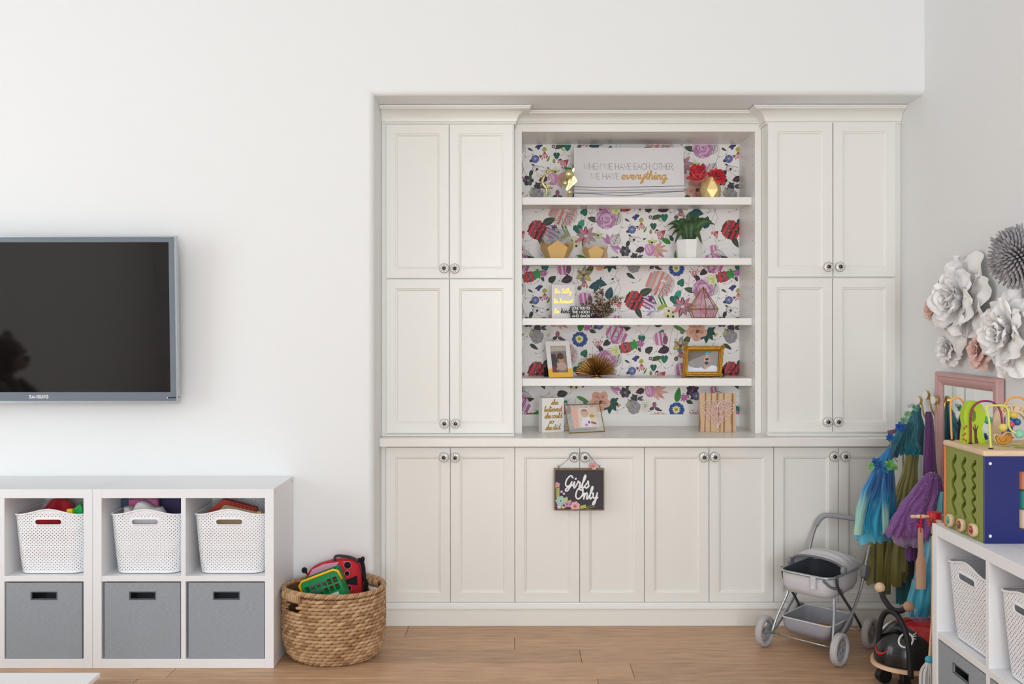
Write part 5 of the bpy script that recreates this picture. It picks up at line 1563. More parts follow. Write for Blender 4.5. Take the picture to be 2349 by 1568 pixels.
# ornate gold frame
Yo = 5.10
t = thing('picture_frame', 'ornate antique gold frame with a beach photograph', 'picture frame', (X(1611, Yo), Yo, Z4))
qo = quad(Vector((X(1565, Yo), Yo, Z4 + .004)), Vector((X(1656.5, Yo), Yo, Z4 + .003)), P(1660.5, 793.5, Yo + .04), P(1572, 794.5, Yo + .045))
og = mat('ornate_gold', 'b4832c', .38, .8, bump=(90, .5, 3))
bu, bv_ = .115, .155
for side in range(4):
    m = MB(); prof = [(0, -.016), (0, .004), (.18, .010), (.38, .006), (.55, .002), (.75, .007), (.88, .010), (1, .004), (1, -.010)]
    N = 15; rows = []
    for k in range(N + 1):
        s = k / N; row = []
        for w, d in prof:
            wav = (.16 * abs(sin(s * pi * 4)) * (1 - w)) - .08 if 0 < k < N else 0
            ww = w + (wav if w < .2 else 0)
            if side == 0: p = qo(bu * ww + s * (1 - 2 * bu * ww), bv_ * ww, d)
            elif side == 1: p = qo(bu * ww + s * (1 - 2 * bu * ww), 1 - bv_ * ww, d)
            elif side == 2: p = qo(bu * ww, bv_ * ww + s * (1 - 2 * bv_ * ww), d)
            else: p = qo(1 - bu * ww, bv_ * ww + s * (1 - 2 * bv_ * ww), d)
            row.append(p)
        rows.append(row)
    k = len(prof); m.add([p for r in rows for p in r], [(a * k + b, a * k + b + 1, (a + 1) * k + b + 1, (a + 1) * k + b) for a in range(N) for b in range(k - 1)])
    m.build('frame_rail', og, t, W=True, smooth='all')
for u, v in ((.03, .04), (.97, .04), (.03, .96), (.97, .96)):
    m = MB(); c = qo(u, v, .008)
    for k in range(7):
        a = 2 * pi * k / 7; m.ball(c + Vector((.008 * cos(a), -.002, .008 * sin(a))), (.005, .004, .005), 8)
    m.ball(c + Vector((0, -.004, 0)), .006, 8); m.build('corner_rosette', og, t, W=True, smooth='all')
qbox(MB(), qo, .06, .94, .08, .92, -.016, -.012).build('backing', 'dark', t, W=True)
x0, x1, y0, y1 = bu, 1 - bu, bv_, 1 - bv_
pr_ = Print(clip=(x0, y0, x1, y1), step=1e-5)
def pm(a, b): return (x0 + (x1 - x0) * a, y0 + (y1 - y0) * b)
def pp(pts, c): pr_.poly([pm(*p) for p in pts], c)
pp([(0, 0), (1, 0), (1, 1), (0, 1)], '9d9a99'); pp([(0, .98), (1, .98), (.75, .94), (.05, .55), (0, .5)], '7d776f'); pp([(.55, 1), (1, .95), (1, 1)], 'a9a6a4')
pp([(0, 0), (1, 0), (1, .22), (.93, .3), (.8, .33), (.7, .24), (.58, .14), (.45, .24), (.36, .2), (.22, .22), (.1, .26), (.03, .34), (0, .34)], 'e6e9ee')
rp_ = random.Random(3)
for k in range(40): a, b = rp_.uniform(0, .22), rp_.uniform(.2, .5); pr_.disc(*pm(a, b), .006, .008, 'e3e4e6', 6)
SK = 'd8ab98'
pp([(.565, .34), (.61, .36), (.605, .12), (.575, .1)], SK); pp([(.63, .36), (.68, .36), (.665, .14), (.63, .12)], SK)
pp([(.56, .7), (.7, .7), (.69, .42), (.57, .42)], SK); pr_.line([pm(.565, .7), pm(.545, .55), pm(.585, .5)], .022, SK); pr_.line([pm(.695, .7), pm(.715, .55), pm(.67, .5)], .022, SK)
pp([(.57, .66), (.69, .68), (.685, .57), (.58, .56)], '3f4552'); pp([(.57, .5), (.685, .5), (.69, .44), (.63, .32), (.565, .43)], '3f4552')
pr_.disc(*pm(.63, .8), .032, .06, SK, 12); pp([(.57, .84), (.68, .88), (.685, .9), (.66, .97), (.61, .97), (.58, .92)], '3cbcc6'); pp([(.61, .84), (.68, .87), (.7, .83), (.62, .82)], '2d8b98')
qprint(pr_, qo, 'photograph', t, -.0105)
m = MB().box((X(1655, 5.19), 5.18, Z4), (X(1661, 5.19), 5.19, Zh(845, 5.19))); m.build('easel_leg', 'dark', t, W=True)

# --- on the countertop
def PC(x, y):     # point on the countertop under a pixel
    Y = (CAMZ - CTZ) * F / (y - HY); return Vector((X(x, Y), Y, CTZ))
a, b = PC(1243.4, 991.8), PC(1293.5, 989.3)
t = thing('block_sign', 'white block with tall gold brush lettering on the countertop', 'sign', a)
ht = Zh(913, a.y) - CTZ
qs = quad(a, b, b + Vector((0, .0, ht)), a + Vector((0, 0, ht)))
qbox(MB(), qs, 0, 1, 0, 1, -.045, 0).build('block', mat('block_cream', 'ebe8e4', .6), t, W=True)
fu = lambda x: (x - 1243.4) / 50.1; fv = lambda y: (990.5 - y) / 78
foil2 = mat('gold_foil_dark', 'c49a35', .35, .7)
for txt, x0, x1, y in (('she', 1264, 1280, 928), ('believed', 1248, 1288, 943.5), ('she', 1249, 1263, 958.5), ('could', 1265, 1289, 958.5), ('so', 1259, 1270, 971), ('she', 1251, 1265, 985), ('did', 1267, 1285, 985)):
    tx = QText(fu, fv); fit(tx.pr, txt, x0, x1, y, 6.2, 1.6, 'c49a35', SCRIPT, .12); tx.done(qs, 'lettering', t, .0006, foil2)

a, b = PC(1306, 993.5), PC(1387, 989.6)
t = thing('picture_frame', 'leaning glass frame with thin brass edges and a baby photo', 'picture frame', a)
a.z += .002; b.z += .002
qg = quad(a, b, P(1375, 926, b.y + .07), P(1295, 929, a.y + .06))
for pts in (((0, 0), (1, 0)), ((1, 0), (1, 1)), ((1, 1), (0, 1)), ((0, 1), (0, 0))): MB().tube([qg(*pts[0]), qg(*pts[1])], .0028, 6).build('edge', 'brass', t, W=True)
qbox(MB(), qg, .01, .99, .01, .99, -.0012, 0.0).build('glass', mat('frame_glass', 'dfe6e2', .04, alpha=.22), t, W=True)
x0, x1, y0, y1 = .15, .885, .17, .885
pr_ = Print(clip=(x0, y0, x1, y1), step=1e-5)
pp([(0, 0), (1, 0), (1, 1), (0, 1)], 'e6d3c8'); pp([(0, 0), (.2, 0), (.28, 1), (0, 1)], 'e3b9ac')
for i in range(14): pr_.line([pm(.02 + .014 * i, .05 + .06 * (i % 3)), pm(.06 + .012 * i, .5), pm(.03 + .016 * i, .95)], .008, ['d79f92', 'eccabf'][i % 2], caps=False)
for i in range(9): pr_.line([pm(.65, .5 + .05 * i), pm(.8, .56 + .05 * i), pm(1, .5 + .055 * i)], .01, 'c7ad9c', caps=False)
pp([(.3, .02), (.7, .02), (.68, .5), (.55, .55), (.42, .5), (.34, .3)], 'e9e6ec'); pr_.disc(*pm(.5, .72), .105, .15, 'c7a58e', 14); pr_.disc(*pm(.49, .68), .08, .1, 'd8b8a2', 12)
for i in range(6): pr_.line([pm(.4 + .03 * i, .82), pm(.43 + .03 * i, .9), pm(.46 + .03 * i, .8)], .01, '8f7060', caps=False)
pr_.disc(*pm(.77, .56), .075, .06, 'b9a83e', 12); pr_.disc(*pm(.5, .12), .05, .05, 'd68fc0', 10); pr_.disc(*pm(.62, .25), .03, .05, '6e4a56', 10); pp([(.68, .2), (.9, .12), (.88, .22), (.72, .28)], '8d5f60')
pr_.line([pm(.42, .67), pm(.45, .655), pm(.48, .67)], .008, '8f7060', caps=False); pr_.line([pm(.52, .67), pm(.55, .655), pm(.58, .67)], .008, '8f7060', caps=False)
qprint(pr_, qg, 'photograph', t, .0006)
MB().tube([qg(.12, .6, -.004), PC(1288, 989.5) + Vector((0, .02, .0015)), PC(1366, 984.5) + Vector((0, .02, .0015)), qg(.88, .6, -.004)], .0014, 6).build('stand_wire', mat('wire_grey', '6c6a62', .3, .8), t, W=True)

a, b = PC(1603, 989.8), PC(1688.8, 991)
t = thing('string_art', 'grained wood board with a pink string heart on the countertop', 'string art', a)
hb = Zh(901.5, a.y + .01) - CTZ
qh = quad(a, b, b + Vector((.002, .012, hb)), a + Vector((.005, .012, hb)))
WM = bpy.data.materials.new('zebra_wood'); MATS['zebra_wood'] = WM; WM.use_nodes = True; nt = WM.node_tree
tcn = nt.nodes.new('ShaderNodeTexCoord'); mp = nt.nodes.new('ShaderNodeMapping'); mp.inputs['Scale'].default_value = (1, 1, .16); nt.links.new(tcn.outputs['Object'], mp.inputs[0])
wvn = nt.nodes.new('ShaderNodeTexWave'); wvn.inputs['Scale'].default_value = 9; wvn.inputs['Distortion'].default_value = 5; wvn.inputs['Detail'].default_value = 2; wvn.inputs['Detail Scale'].default_value = 2.5; nt.links.new(mp.outputs[0], wvn.inputs[0])
cr = nt.nodes.new('ShaderNodeValToRGB'); cr.color_ramp.elements[0].color = (*rgb('7a573a'), 1); cr.color_ramp.elements[1].color = (*rgb('c9a680'), 1); cr.color_ramp.elements[1].position = .35
nt.links.new(wvn.outputs[0], cr.inputs[0]); nt.links.new(cr.outputs[0], nt.nodes['Principled BSDF'].inputs['Base Color']); nt.nodes['Principled BSDF'].inputs['Roughness'].default_value = .6
qbox(MB(), qh, 0, 1, 0, 1, -.02, 0).build('board', WM, t, W=True)
H2 = []
NN = 40
for i in range(NN):
    s = 2 * pi * i / NN; hx = 16 * sin(s) ** 3; hy = 13 * cos(s) - 5 * cos(2 * s) - 2 * cos(3 * s) - cos(4 * s)
    H2.append((.5 + hx / 16 * .43, .535 + hy / 17 * .41))
nl = mat('nail_white', 'e6e0da', .4)
for u, v in H2: MB().lathe([(.0012, 0), (.0012, .008), (.003, .0085), (.0026, .0105), (0, .011)], qh(u, v, 0), (0, -1, 0), 8).build('nail', nl, t, W=True)
rs = random.Random(6); m = MB()
for k in range(64):
    i = rs.randrange(NN); j = (i + rs.randrange(8, NN - 8)) % NN
    m.tube([qh(*H2[i], .006 + rs.uniform(-.002, .002)), qh(*H2[j], .006 + rs.uniform(-.002, .002))], .0008, 4)
m.tube([qh(u, v, .007) for u, v in H2], .0008, 4, closed=True)
m.build('string', mat('pink_string', 'e8c8c2', .8), t, W=True)['kind'] = 'stuff'

# ------------------------------------------------------------------ hanging sign on the base cabinet knobs
Yh = YDB - .045
t = thing('hanging_sign', 'small dark framed sign with white script hanging from cabinet knobs', 'sign', P(1328.5, 1170, Yh))
qk = quad(P(1271, 1170.5, Yh), P(1386, 1170.5, Yh), P(1386, 1075, Yh), P(1271, 1075, Yh))
qbox(MB(), qk, .022, .978, .026, .974, -.022, -.004).build('board', mat('chalk_dark', '403c44', .75), t, W=True)
wd_ = mat('frame_wood', '83664a', .6, var=(30, .25, (1, 1, .2)))
for u0, u1, v0, v1 in ((0, 1, 0, .03), (0, 1, .97, 1), (0, .025, .03, .97), (.975, 1, .03, .97)): qbox(MB(), qk, u0, u1, v0, v1, -.026, 0).build('frame_rail', wd_, t, W=True)
fu = lambda x: (x - 1271) / 115; fv = lambda y: (1170.5 - y) / 95.5
tx = QText(fu, fv); fit(tx.pr, 'Girls', 1294, 1350, 1119, 14.5, 3.3, 'efeef0', SCRIPT, .18); fit(tx.pr, 'Only', 1318, 1370, 1144, 14.0, 3.3, 'efeef0', SCRIPT, .15); tx.done(qk, 'lettering', t, -.0034)
tx = QText(fu, fv); p = tx.pr
for i in range(6):
    for sg in (1, -1): p.leaf(1279.5, -(1122 + i * 4), 6, 3, R(90 + 50 * sg), 'b7bb62')
p.line([(1279.5, -1119), (1279.5, -1141)], .8, 'b7bb62', False)
for i in range(6):
    for sg in (1, -1):
        p.leaf(1331 + i * 2.2, -(1164 - i * .5), 5, 2.4, R(20 + 60 * sg), 'c0c168'); p.leaf(1343 + i * 3.4, -(1166.5 - i * 1.2), 6, 2.2, R(25 + 45 * sg), '6f7a4c')
def fl5(x, y, r, c, cc, n=5):
    for i in range(n): a = 2 * pi * i / n + .4; p.disc(x + r * .55 * cos(a), -y + r * .55 * sin(a), r * .5, r * .42, c, 10, a)
    p.disc(x, -y, r * .28, r * .28, cc, 8)
fl5(1278, 1112, 6.5, 'dba0ab', 'c36f7f'); fl5(1288, 1127.5, 3, 'd3b7d9', 'efe7ef'); fl5(1293.5, 1132, 3, 'd8b3cf', 'efe7ef')
p.leaf(1297, -1151, 13, 8, R(75), 'c3c46c'); p.leaf(1303, -1153, 10, 6, R(40), 'c3c46c'); p.leaf(1287, -1163, 10, 6, R(-5), 'c3c46c')
for r, c in ((11.5, 'a9cdb9'), (8, '93bda8'), (5.5, 'b5d6c4'), (2.6, '5b8f80')): fl5(1286, 1148.5, r, c, c, 7)
fl5(1301, 1156, 8, 'd190b8', '7a5aa0'); fl5(1282.5, 1162, 5.5, 'cfaed3', 'f0ecd8'); 
for r, c in ((11.5, 'd9a0a3'), (8.5, 'e4b5b4'), (5.5, 'd28f95'), (2.4, 'a0585c')): fl5(1319, 1161, r, c, c, 7)
tx.done(qk, 'painted_flowers', t, -.0036)
wr_ = mat('thin_wire', '55504c', .35, .8)
MB().tube(catmull([P(x, y, Yh + .012) for x, y in ((1280, 1074), (1283, 1069), (1292, 1063), (1304, 1052), (1312, 1040), (1329, 1038.5), (1347, 1039), (1358, 1052), (1368, 1064), (1375, 1070), (1377, 1074))], 5), .0011, 5).build('hanging_wire', wr_, t, W=True)
for x in (1281, 1375):
    MB().tube([P(x + 2.2 * sin(i * 1.3), 1073 - i * .9, Yh + .010 + .003 * cos(i * 1.3)) for i in range(9)], .0009, 5).build('wire_coil', wr_, t, W=True)
bloom(t, P(1361, 1069, Yh + .006), (0, -1, .3), .020, [(5, .5, .6, 10, 30, .1), (7, 1, .7, 50, 85, 0)], ['dfa0a4', 'e6b2b2', 'd68d95'], redm, 21, .2, joined=True)


# ------------------------------------------------------------------ right side: cube shelf, baskets, bins
RXF, RYF = 1.535, 3.48
cube_unit('white cube shelf unit along the right wall carrying the wooden activity cube', (RXF, RYF, 0), R(-90), kg)
cc = [(a + b) / 2 for a, b in CELLX]
plastic_basket('empty white perforated basket in the right-hand shelf unit, farther one', (RXF + .178, RYF - cc[0] - .004, ZS), R(-90))
plastic_basket('white perforated basket holding purple things at the right edge', (RXF + .178, RYF - cc[1], ZS), R(-90))
fabric_bin('grey fabric bin in the right-hand shelf unit, under the empty basket', (RXF + .004, RYF - cc[0], ZL), R(-90))
fabric_bin('grey fabric bin at the bottom right corner', (RXF + .004, RYF - cc[1], ZL), R(-90))
ct_ = Vector((RXF + .15, RYF - cc[1] + .02, ZS + .01))
m = MB().tube(catmull([ct_ + Vector(p) for p in ((0, .05, .0), (-.01, .055, .2), (0, .05, .30), (.02, .02, .315), (.03, 0, .28), (.03, -.01, 0))], 6), .012, 8)
tag(m.build('toy_hoop', mat('purple_plastic', '7a3f86', .4), smooth='all'), 'purple curved toy handle rising out of the basket at the right edge', 'toy')
m = crumple((RXF + .2, RYF - cc[1] - .03, ZS + .01), .09, .24, None, 6.0)
tag(m.build('cloth', mat('violet_cloth', '4a3a8c', .8, bump=(40, .4)), smooth='all'), 'violet cloth heaped in the basket at the right edge', 'cloth')

# ------------------------------------------------------------------ wooden activity cube
AX0, AX1, AY0, AY1 = 1.566, 1.875, 3.15, 3.432
AZ0 = UH + .0006; AZ1 = 1.0905; AZT = 1.1105
ac = thing('activity_cube', 'wooden activity cube with bead maze, olive and navy sides', 'toy', ((AX0 + AX1) / 2, (AY0 + AY1) / 2, AZ0))
navy = mat('navy_paint', '14206a', .25, coat=.3); olive_ = mat('olive_paint', '84903a', .4); maple_ = mat('maple', 'd9bf9f', .5, var=(20, .08, (1, 1, 6))); orange_ = mat('orange_paint', 'e0834a', .4)
def solid(o_verts_mb, cutters):
    """difference of a mesh and cutter meshes, as a new mesh builder"""
    a = o_verts_mb.build('tmp'); objs = [a]
    for c in cutters:
        k = c.build('tmp_cut'); objs.append(k)
        md = a.modifiers.new('cut', 'BOOLEAN'); md.operation = 'DIFFERENCE'; md.object = k; md.solver = 'EXACT'; md.use_self = True
    dg = bpy.context.evaluated_depsgraph_get(); me = a.evaluated_get(dg).to_mesh()
    r = MB().add([v.co.copy() for v in me.vertices], [tuple(p.vertices) for p in me.polygons])
    a.evaluated_get(dg).to_mesh_clear()
    for o in objs: bpy.data.objects.remove(o)
    return r
def ribbon(pts, w, o, u, v, wv):
    pts = [Vector((p[0], p[1])) for p in pts]; L = []; Q = []
    for i in range(len(pts)):
        t = (pts[min(i + 1, len(pts) - 1)] - pts[max(i - 1, 0)]).normalized(); n = Vector((-t.y, t.x)) * w / 2
        L.append(pts[i] + n); Q.append(pts[i] - n)
    m = MB(); o, u, v, wv = Vector(o), Vector(u), Vector(v), Vector(wv); n = len(L)
    ring = [o + u * p.x + v * p.y for p in L] + [o + u * p.x + v * p.y for p in Q[::-1]]
    k = 2 * n; f = [(i, i + 1, k - 2 - i, k - 1 - i) for i in range(n - 1)]
    fs = f + [tuple(k + j for j in q[::-1]) for q in f] + [(i, k + i, k + (i + 1) % k, (i + 1) % k) for i in range(k)]
    return m.add(ring + [p + wv for p in ring], fs)
TH = .012
cut = []
for yc, n in ((3.372, 3), (3.300, 4), (3.228, 5)):
    N_ = 14 * n; pts = [(yc - .0105 * cos(2 * pi * n * i / N_), AZ1 - .03 - .20 * i / N_) for i in range(N_ + 1)]
    for q in (pts[0], pts[-1]): cut.append(MB().lathe([(.0095, 0), (.0095, .03)], (AX0 - .01, q[0], q[1]), (1, 0, 0), 16))
    cut.append(ribbon(pts, (.019, .0165, .014)[n - 3], (AX0 - .01, 0, 0), (0, 1, 0), (0, 0, 1), (.03, 0, 0)))
solid(MB().box((AX0, AY0 + TH, AZ0), (AX0 + TH, AY1, AZ1)), cut).build('side_panel', olive_, ac, W=True)
WX, WZ0, WZ1 = X(2338, AY0), Zh(1215, AY0), Zh(1081, AY0)
solid(MB().box((AX0, AY0, AZ0), (AX1, AY0 + TH, AZ1)), [MB().box((WX, AY0 - .01, WZ0), (AX1 - .08, AY0 + .03, WZ1))]).build('front_panel', navy, ac, W=True)
MB().box((AX1 - TH, AY0 + TH, AZ0), (AX1, AY1 - .0, AZ1)).build('side_panel', navy, ac, W=True)
MB().box((AX0 - .004, AY1, AZ0), (AX1, AY1 + .010, AZ1)).build('back_panel', orange_, ac, W=True)
MB().box((AX0 + TH, AY0 + TH, AZ0), (AX1 - TH, AY1, AZ0 + .008)).build('bottom', olive_, ac, W=True)
m = MB().rbox((AX0 - .008, AY0 - .008, AZ1), (AX1 + .008, AY1 + .014, AZT), .007); tp = m.build('top_plate', maple_, ac, W=True)
pr_ = Print(step=2e-5); rt = random.Random(12)
for i in range(26): pr_.disc(rt.uniform(AX0 + .04, AX1 - .04), rt.uniform(AY0 + .03, AY1 - .03), rt.uniform(.015, .035), rt.uniform(.012, .025), rt.choice(['c9cf5e', 'b8c46a', '8f9a4e', 'd9d36e', 'b79a6c']), 12, jit=.15, rn=rt)
pr_.build('painted_meadow', tp, (0, 0, AZT + .0003), (1, 0, 0), (0, 1, 0), (0, 0, 1))
for z in (AZ1 - .024, AZ0 + .025): MB().lathe([(.0052, 0), (.0052, .002), (0, .0024)], (X(2271, AY0), AY0, z), (0, -1, 0), 12).build('screw', mat('screw_white', 'e6e4df', .35), ac, W=True)
# rollers in the front window
xr_ = (WX + AX1 - .08) / 2
for i, (h0, h1, c) in enumerate(((0, .33, 'c97b5a'), (.34, .66, '2f7d7a'), (.67, 1, 'd9bf9f'))):
    z0, z1 = WZ1 - (WZ1 - WZ0) * h1, WZ1 - (WZ1 - WZ0) * h0
    MB().lathe([(.02, z0), (.024, z0 + .004), (.024, z1 - .004), (.02, z1)], (WX + .03, AY0 + .03, 0), n=16).build('roller', mat('roller_' + c, c, .4), ac, W=True, smooth=True)
# sliding animal discs
for px, py, c, c2 in ((2184.5, 1193, 'b9c24e', '4f9ab0'), (2210, 1204, 'd98a6c', '6b5548'), (2238, 1215.5, 'e0a06c', '9a3a5c')):
    Y_ = AX0 * F / (px - CX); z_ = Zh(py, Y_)
    d = MB().lathe([(.0215, 0), (.0225, .003), (.0225, .014), (.0205, .016), (0, .016)], (AX0 - .001, Y_, z_), (-1, 0, 0), 24).build('slider_disc', maple_, ac, W=True, smooth=True, angle=50)
    pd = Print(step=3e-5); pd.disc(0, 0, .019, .019, c, 20); pd.disc(0, 0, .0145, .0145, c2, 12, jit=.18, rn=rt); pd.disc(-.004, .004, .005, .004, c, 8); pd.disc(.006, -.005, .004, .003, '3a2a2a', 8)
    pd.build('painted_animal', d, (AX0 - .0175, Y_, z_), (0, -1, 0), (0, 0, 1), (-1, 0, 0))
# bead maze
def onplate(px, py): Y_ = (CAMZ - AZT) * F / (py - HY); return Y_
def wire(col, pts, Y0, Y1, base2=None):
    n = len(pts); q = [P(x, y, Y0 + (Y1 - Y0) * i / (n - 1)) for i, (x, y) in enumerate(pts)]; q[0].z = AZT
    w = MB().tube(catmull(q, 6), .0036, 8).build('bead_wire', mat('wire_' + col, col, .3), ac, W=True, smooth='all')
    MB().lathe([(.008, 0), (.008, .002), (.005, .004)], (q[0].x, q[0].y, AZT), n=12).build('wire_socket', 'black_plastic', w, W=True); return w
w1 = wire('eaa044', [(2183.5, 1008.5), (2181.5, 970), (2180.5, 928), (2186, 914), (2196, 911.5), (2207, 919), (2216, 938), (2228, 948), (2243, 949), (2260, 955), (2274, 968)], 3.42, 3.40)
w2 = wire('8b2150', [(2226.6, 1018), (2226.6, 985), (2226.6, 952), (2234, 932), (2250, 921), (2272, 921), (2288, 931), (2296, 948), (2299, 976), (2300, 1006)], 3.322, 3.30)
w3 = wire('cfd95c', [(2273, 1030), (2271, 1000), (2269, 965), (2263, 936), (2268, 931), (2290, 930), (2306, 932), (2313, 946), (2314, 975), (2322, 989), (2340, 996), (2362, 1002)], 3.184, 3.20)
w4 = wire('eaa044', [(2296, 1012), (2297, 960), (2303, 930), (2318, 914), (2336, 911), (2352, 920), (2362, 950), (2366, 1005)], 3.41, 3.40)
def bead(px, py, Y_, r, col, w): MB().ball(P(px, py, Y_), r * Y_ / F, 16).build('bead', mat('bead_' + col, col, .35), w, W=True, smooth='all')
bead(2266.5, 963.5, 3.40, 9.5, '4fae9b', w1); bead(2301, 981, 3.30, 9.5, 'e3d06a', w2); bead(2338, 995.5, 3.2, 10.5, '86c3a8', w3)
for px, py, r, c in ((2325, 953, 8.5, 'e0bd45'), (2333, 968, 8.5, '2f5f9a'), (2319.5, 974, 7.5, 'd0557a'), (2322, 960, 6, '3a62b0'), (2315, 985, 8, '2a3f94')): bead(px, py, 3.37, r, c, w4)
# tree
YT_ = 3.33
def z8(u, v): return (2120 + u / 4.126, 880 + v / 4.126)
tr_ = [(372, 560), (376, 470), (386, 400), (376, 330), (378, 270), (402, 205), (440, 168), (500, 165), (548, 200), (578, 265), (574, 345), (548, 420), (566, 490), (582, 566), (520, 570), (495, 568), (470, 564), (430, 566)]
ol = pxpoly([z8(*p) for p in tr_], YT_); lowz = min(p[1] for p in ol); ol = [(x, max(z, AZT) if z > AZT + .004 else AZT) for x, z in ol]
hl = [(X(z8(465 + 26 * cos(a), 300)[0], YT_), Zh(z8(0, 305 - 58 * sin(a))[1], YT_)) for a in [2 * pi * i / 18 for i in range(18)]]
trm = solid(MB().prism(ol, (0, YT_, 0), ux, uz, (0, .03, 0)), [MB().prism(hl, (0, YT_ - .01, 0), ux, uz, (0, .05, 0))]).build('tree_block', mat('lime_paint', 'a9c72a', .35), ac, W=True)
pt = Print(step=3e-5)
def zp(pts, c): pt.poly(pxpoly([z8(*p) for p in pts], YT_), c)
zp([(478, 566), (474, 470), (458, 410), (464, 404), (480, 430), (476, 385), (484, 384), (490, 432), (506, 392), (512, 396), (500, 440), (498, 500), (516, 566)], '5c3a28')
for u, v in ((390, 405), (372, 425), (378, 475), (362, 490), (366, 525), (386, 540)): pt.disc(*pxpoly([z8(u + 8, v)], YT_)[0], .0038, .0048, 'b5452c', 10)
pt.build('painted_trunk', trm, (0, YT_ - .0004, 0))
# arch with lettering
YA = 3.405; axc, ayc = X(2326, YA), Zh(975, YA); ro, ri = 49 * YA / F, 29 * YA / F
arc = [(axc + ro * cos(R(a)), ayc + ro * sin(R(a))) for a in range(0, 181, 10)] + [(axc - ro - .002, AZT), (axc - ri, AZT)] + [(axc - ri * cos(R(a)), ayc + ri * sin(R(a))) for a in range(0, 181, 10)] + [(axc + ri, AZT), (axc + ro + .002, AZT)]
am = MB(); n = len(arc); 
ho = [(axc + ro * cos(R(a)), ayc + ro * sin(R(a))) for a in range(0, 181, 10)]; hi_ = [(axc + ri * cos(R(a)), ayc + ri * sin(R(a))) for a in range(0, 181, 10)]
for i in range(18): am.prism([ho[i], ho[i + 1], hi_[i + 1], hi_[i]], (0, YA, 0), ux, uz, (0, .014, 0))
for sx in (-1, 1): am.prism([(axc + sx * ri, ayc), (axc + sx * ro, ayc), (axc + sx * ro, AZT), (axc + sx * ri, AZT)], (0, YA, 0), ux, uz, (0, .014, 0))
ao = am.build('arch', maple_, ac, W=True)
pl = Print(step=3e-5); rm = (ro + ri) / 2 - .004
for ch, a in zip('zany zoo', (138, 121, 104, 90, 78, 66, 51, 36)):
    if ch == ' ': continue
    tmp = Print(); tmp.text(ch, 0, 0, .017, .0016, '4a3a30', CAPS); b = R(a) - pi / 2
    for pts, c, k in tmp.p: pl.p.append(([(axc + rm * cos(R(a)) + x * cos(b) - y * sin(b), ayc + rm * sin(R(a)) + x * sin(b) + y * cos(b)) for x, y in pts], c, 1))
pl.build('lettering', ao, (0, YA - .0004, 0))
# duck
YDk = 3.285
dk = [(2283, 1003), (2286, 997), (2293, 1000), (2300, 1001), (2306, 996), (2312, 993), (2319, 995), (2321, 1001), (2327, 1004), (2321, 1008), (2317, 1015), (2308, 1020), (2295, 1020), (2286, 1014)]
big = [(2304.5 + (x - 2304.5) * 1.09, 1008 + (y - 1008) * 1.16 - .6) for x, y in dk]
bp_ = [(x, max(z, AZT)) for x, z in pxpoly(big, YDk, 3)]
do = MB().prism(bp_, (0, YDk, 0), ux, uz, (0, .012, 0)).build('duck', maple_, ac, W=True)
pk = Print(step=4e-5); pk.poly(pxpoly(dk, YDk, 3), '3a2a1c'); pk.poly(pxpoly([(2304.5 + (x - 2304.5) * .94, 1008 + (y - 1008) * .92) for x, y in dk], YDk, 3), 'c98a35')
pk.line(pxpoly([(2292, 1006), (2297, 1013), (2305, 1012), (2309, 1006)], YDk), .0015, '3a2a1c'); pk.poly(pxpoly([(2320, 1001), (2327, 1004), (2320, 1007)], YDk), 'c0562a'); pk.disc(*pxpoly([(2314, 999)], YDk)[0], .0014, .0016, '1a1412', 8)
pk.build('painted_duck', do, (0, YDk - .0004, 0))

# ------------------------------------------------------------------ toy cleaning set beyond the shelf end
YS_ = 3.60; sx0 = X(2143, YS_)
tc_ = thing('toy_stand', 'wooden toy stand with a red cap beside the shelf end', 'toy', (sx0, YS_, 0))
mw = mat('beech', 'd8b896', .5, var=(25, .08, (1, 1, 5)))
MB().lathe([(.012, .02), (.012, Zh(1200, YS_))], (sx0, YS_, 0), n=16).build('pole', mw, tc_, W=True, smooth=True)
MB().lathe([(.09, 0.0005), (.09, .018), (.085, .022), (0, .022)], (sx0, YS_, 0), n=28).build('base', mw, tc_, W=True, smooth=True)
zt_, zb_2 = Zh(1174, YS_), Zh(1206, YS_)
MB().lathe([(.021, zb_2), (.0255, zt_ - .003), (.0235, zt_), (0, zt_)], (sx0, YS_, 0), n=24).build('cap', mat('red_paint', 'bd1a26', .35), tc_, W=True, smooth=True)
zpg = Zh(1184, YS_)
MB().lathe([(.0055, 0), (.0055, .014), (.0075, .02), (.0075, .046), (.0055, .052), (.0055, .056), (.0075, .062), (.0065, .070), (0, .072)], (sx0 - .02, YS_ - .004, zpg), (-1, 0, 0), 14).build('peg', mw, tc_, W=True, smooth=True)
MB().lathe([(.0055, 0), (.0075, .02), (.0075, .05)], (sx0 + .02, YS_, zpg), (1, 0, 0), 14).build('peg', mw, tc_, W=True, smooth=True)
MB().lathe([(.0055, 0), (.008, .02), (.008, .045), (0, .048)], (sx0, YS_ - .02, Zh(1192, YS_)), (.05, -1, 0), 14).build('peg', mw, tc_, W=True, smooth=True)
sp_ = thing('toy_paddle', 'flat wooden toy paddle hanging from a red string', 'toy', P(2113, 1351, YS_ - .004))
Ys2 = YS_ - .016
pad = [(2108, 1212), (2116, 1211), (2118, 1225), (2118, 1260), (2121, 1280), (2124, 1292), (2123.5, 1345), (2121, 1351), (2104, 1351), (2102, 1347), (2102, 1294), (2105, 1280), (2107, 1262), (2106.5, 1228)]
MB().prism(pxpoly(pad, Ys2, 3), (0, Ys2, 0), ux, uz, (0, .007, 0)).build('paddle', mat('beech_dark', 'b08a70', .55), sp_, W=True)
rs_ = mat('red_string', 'b5122a', .8)
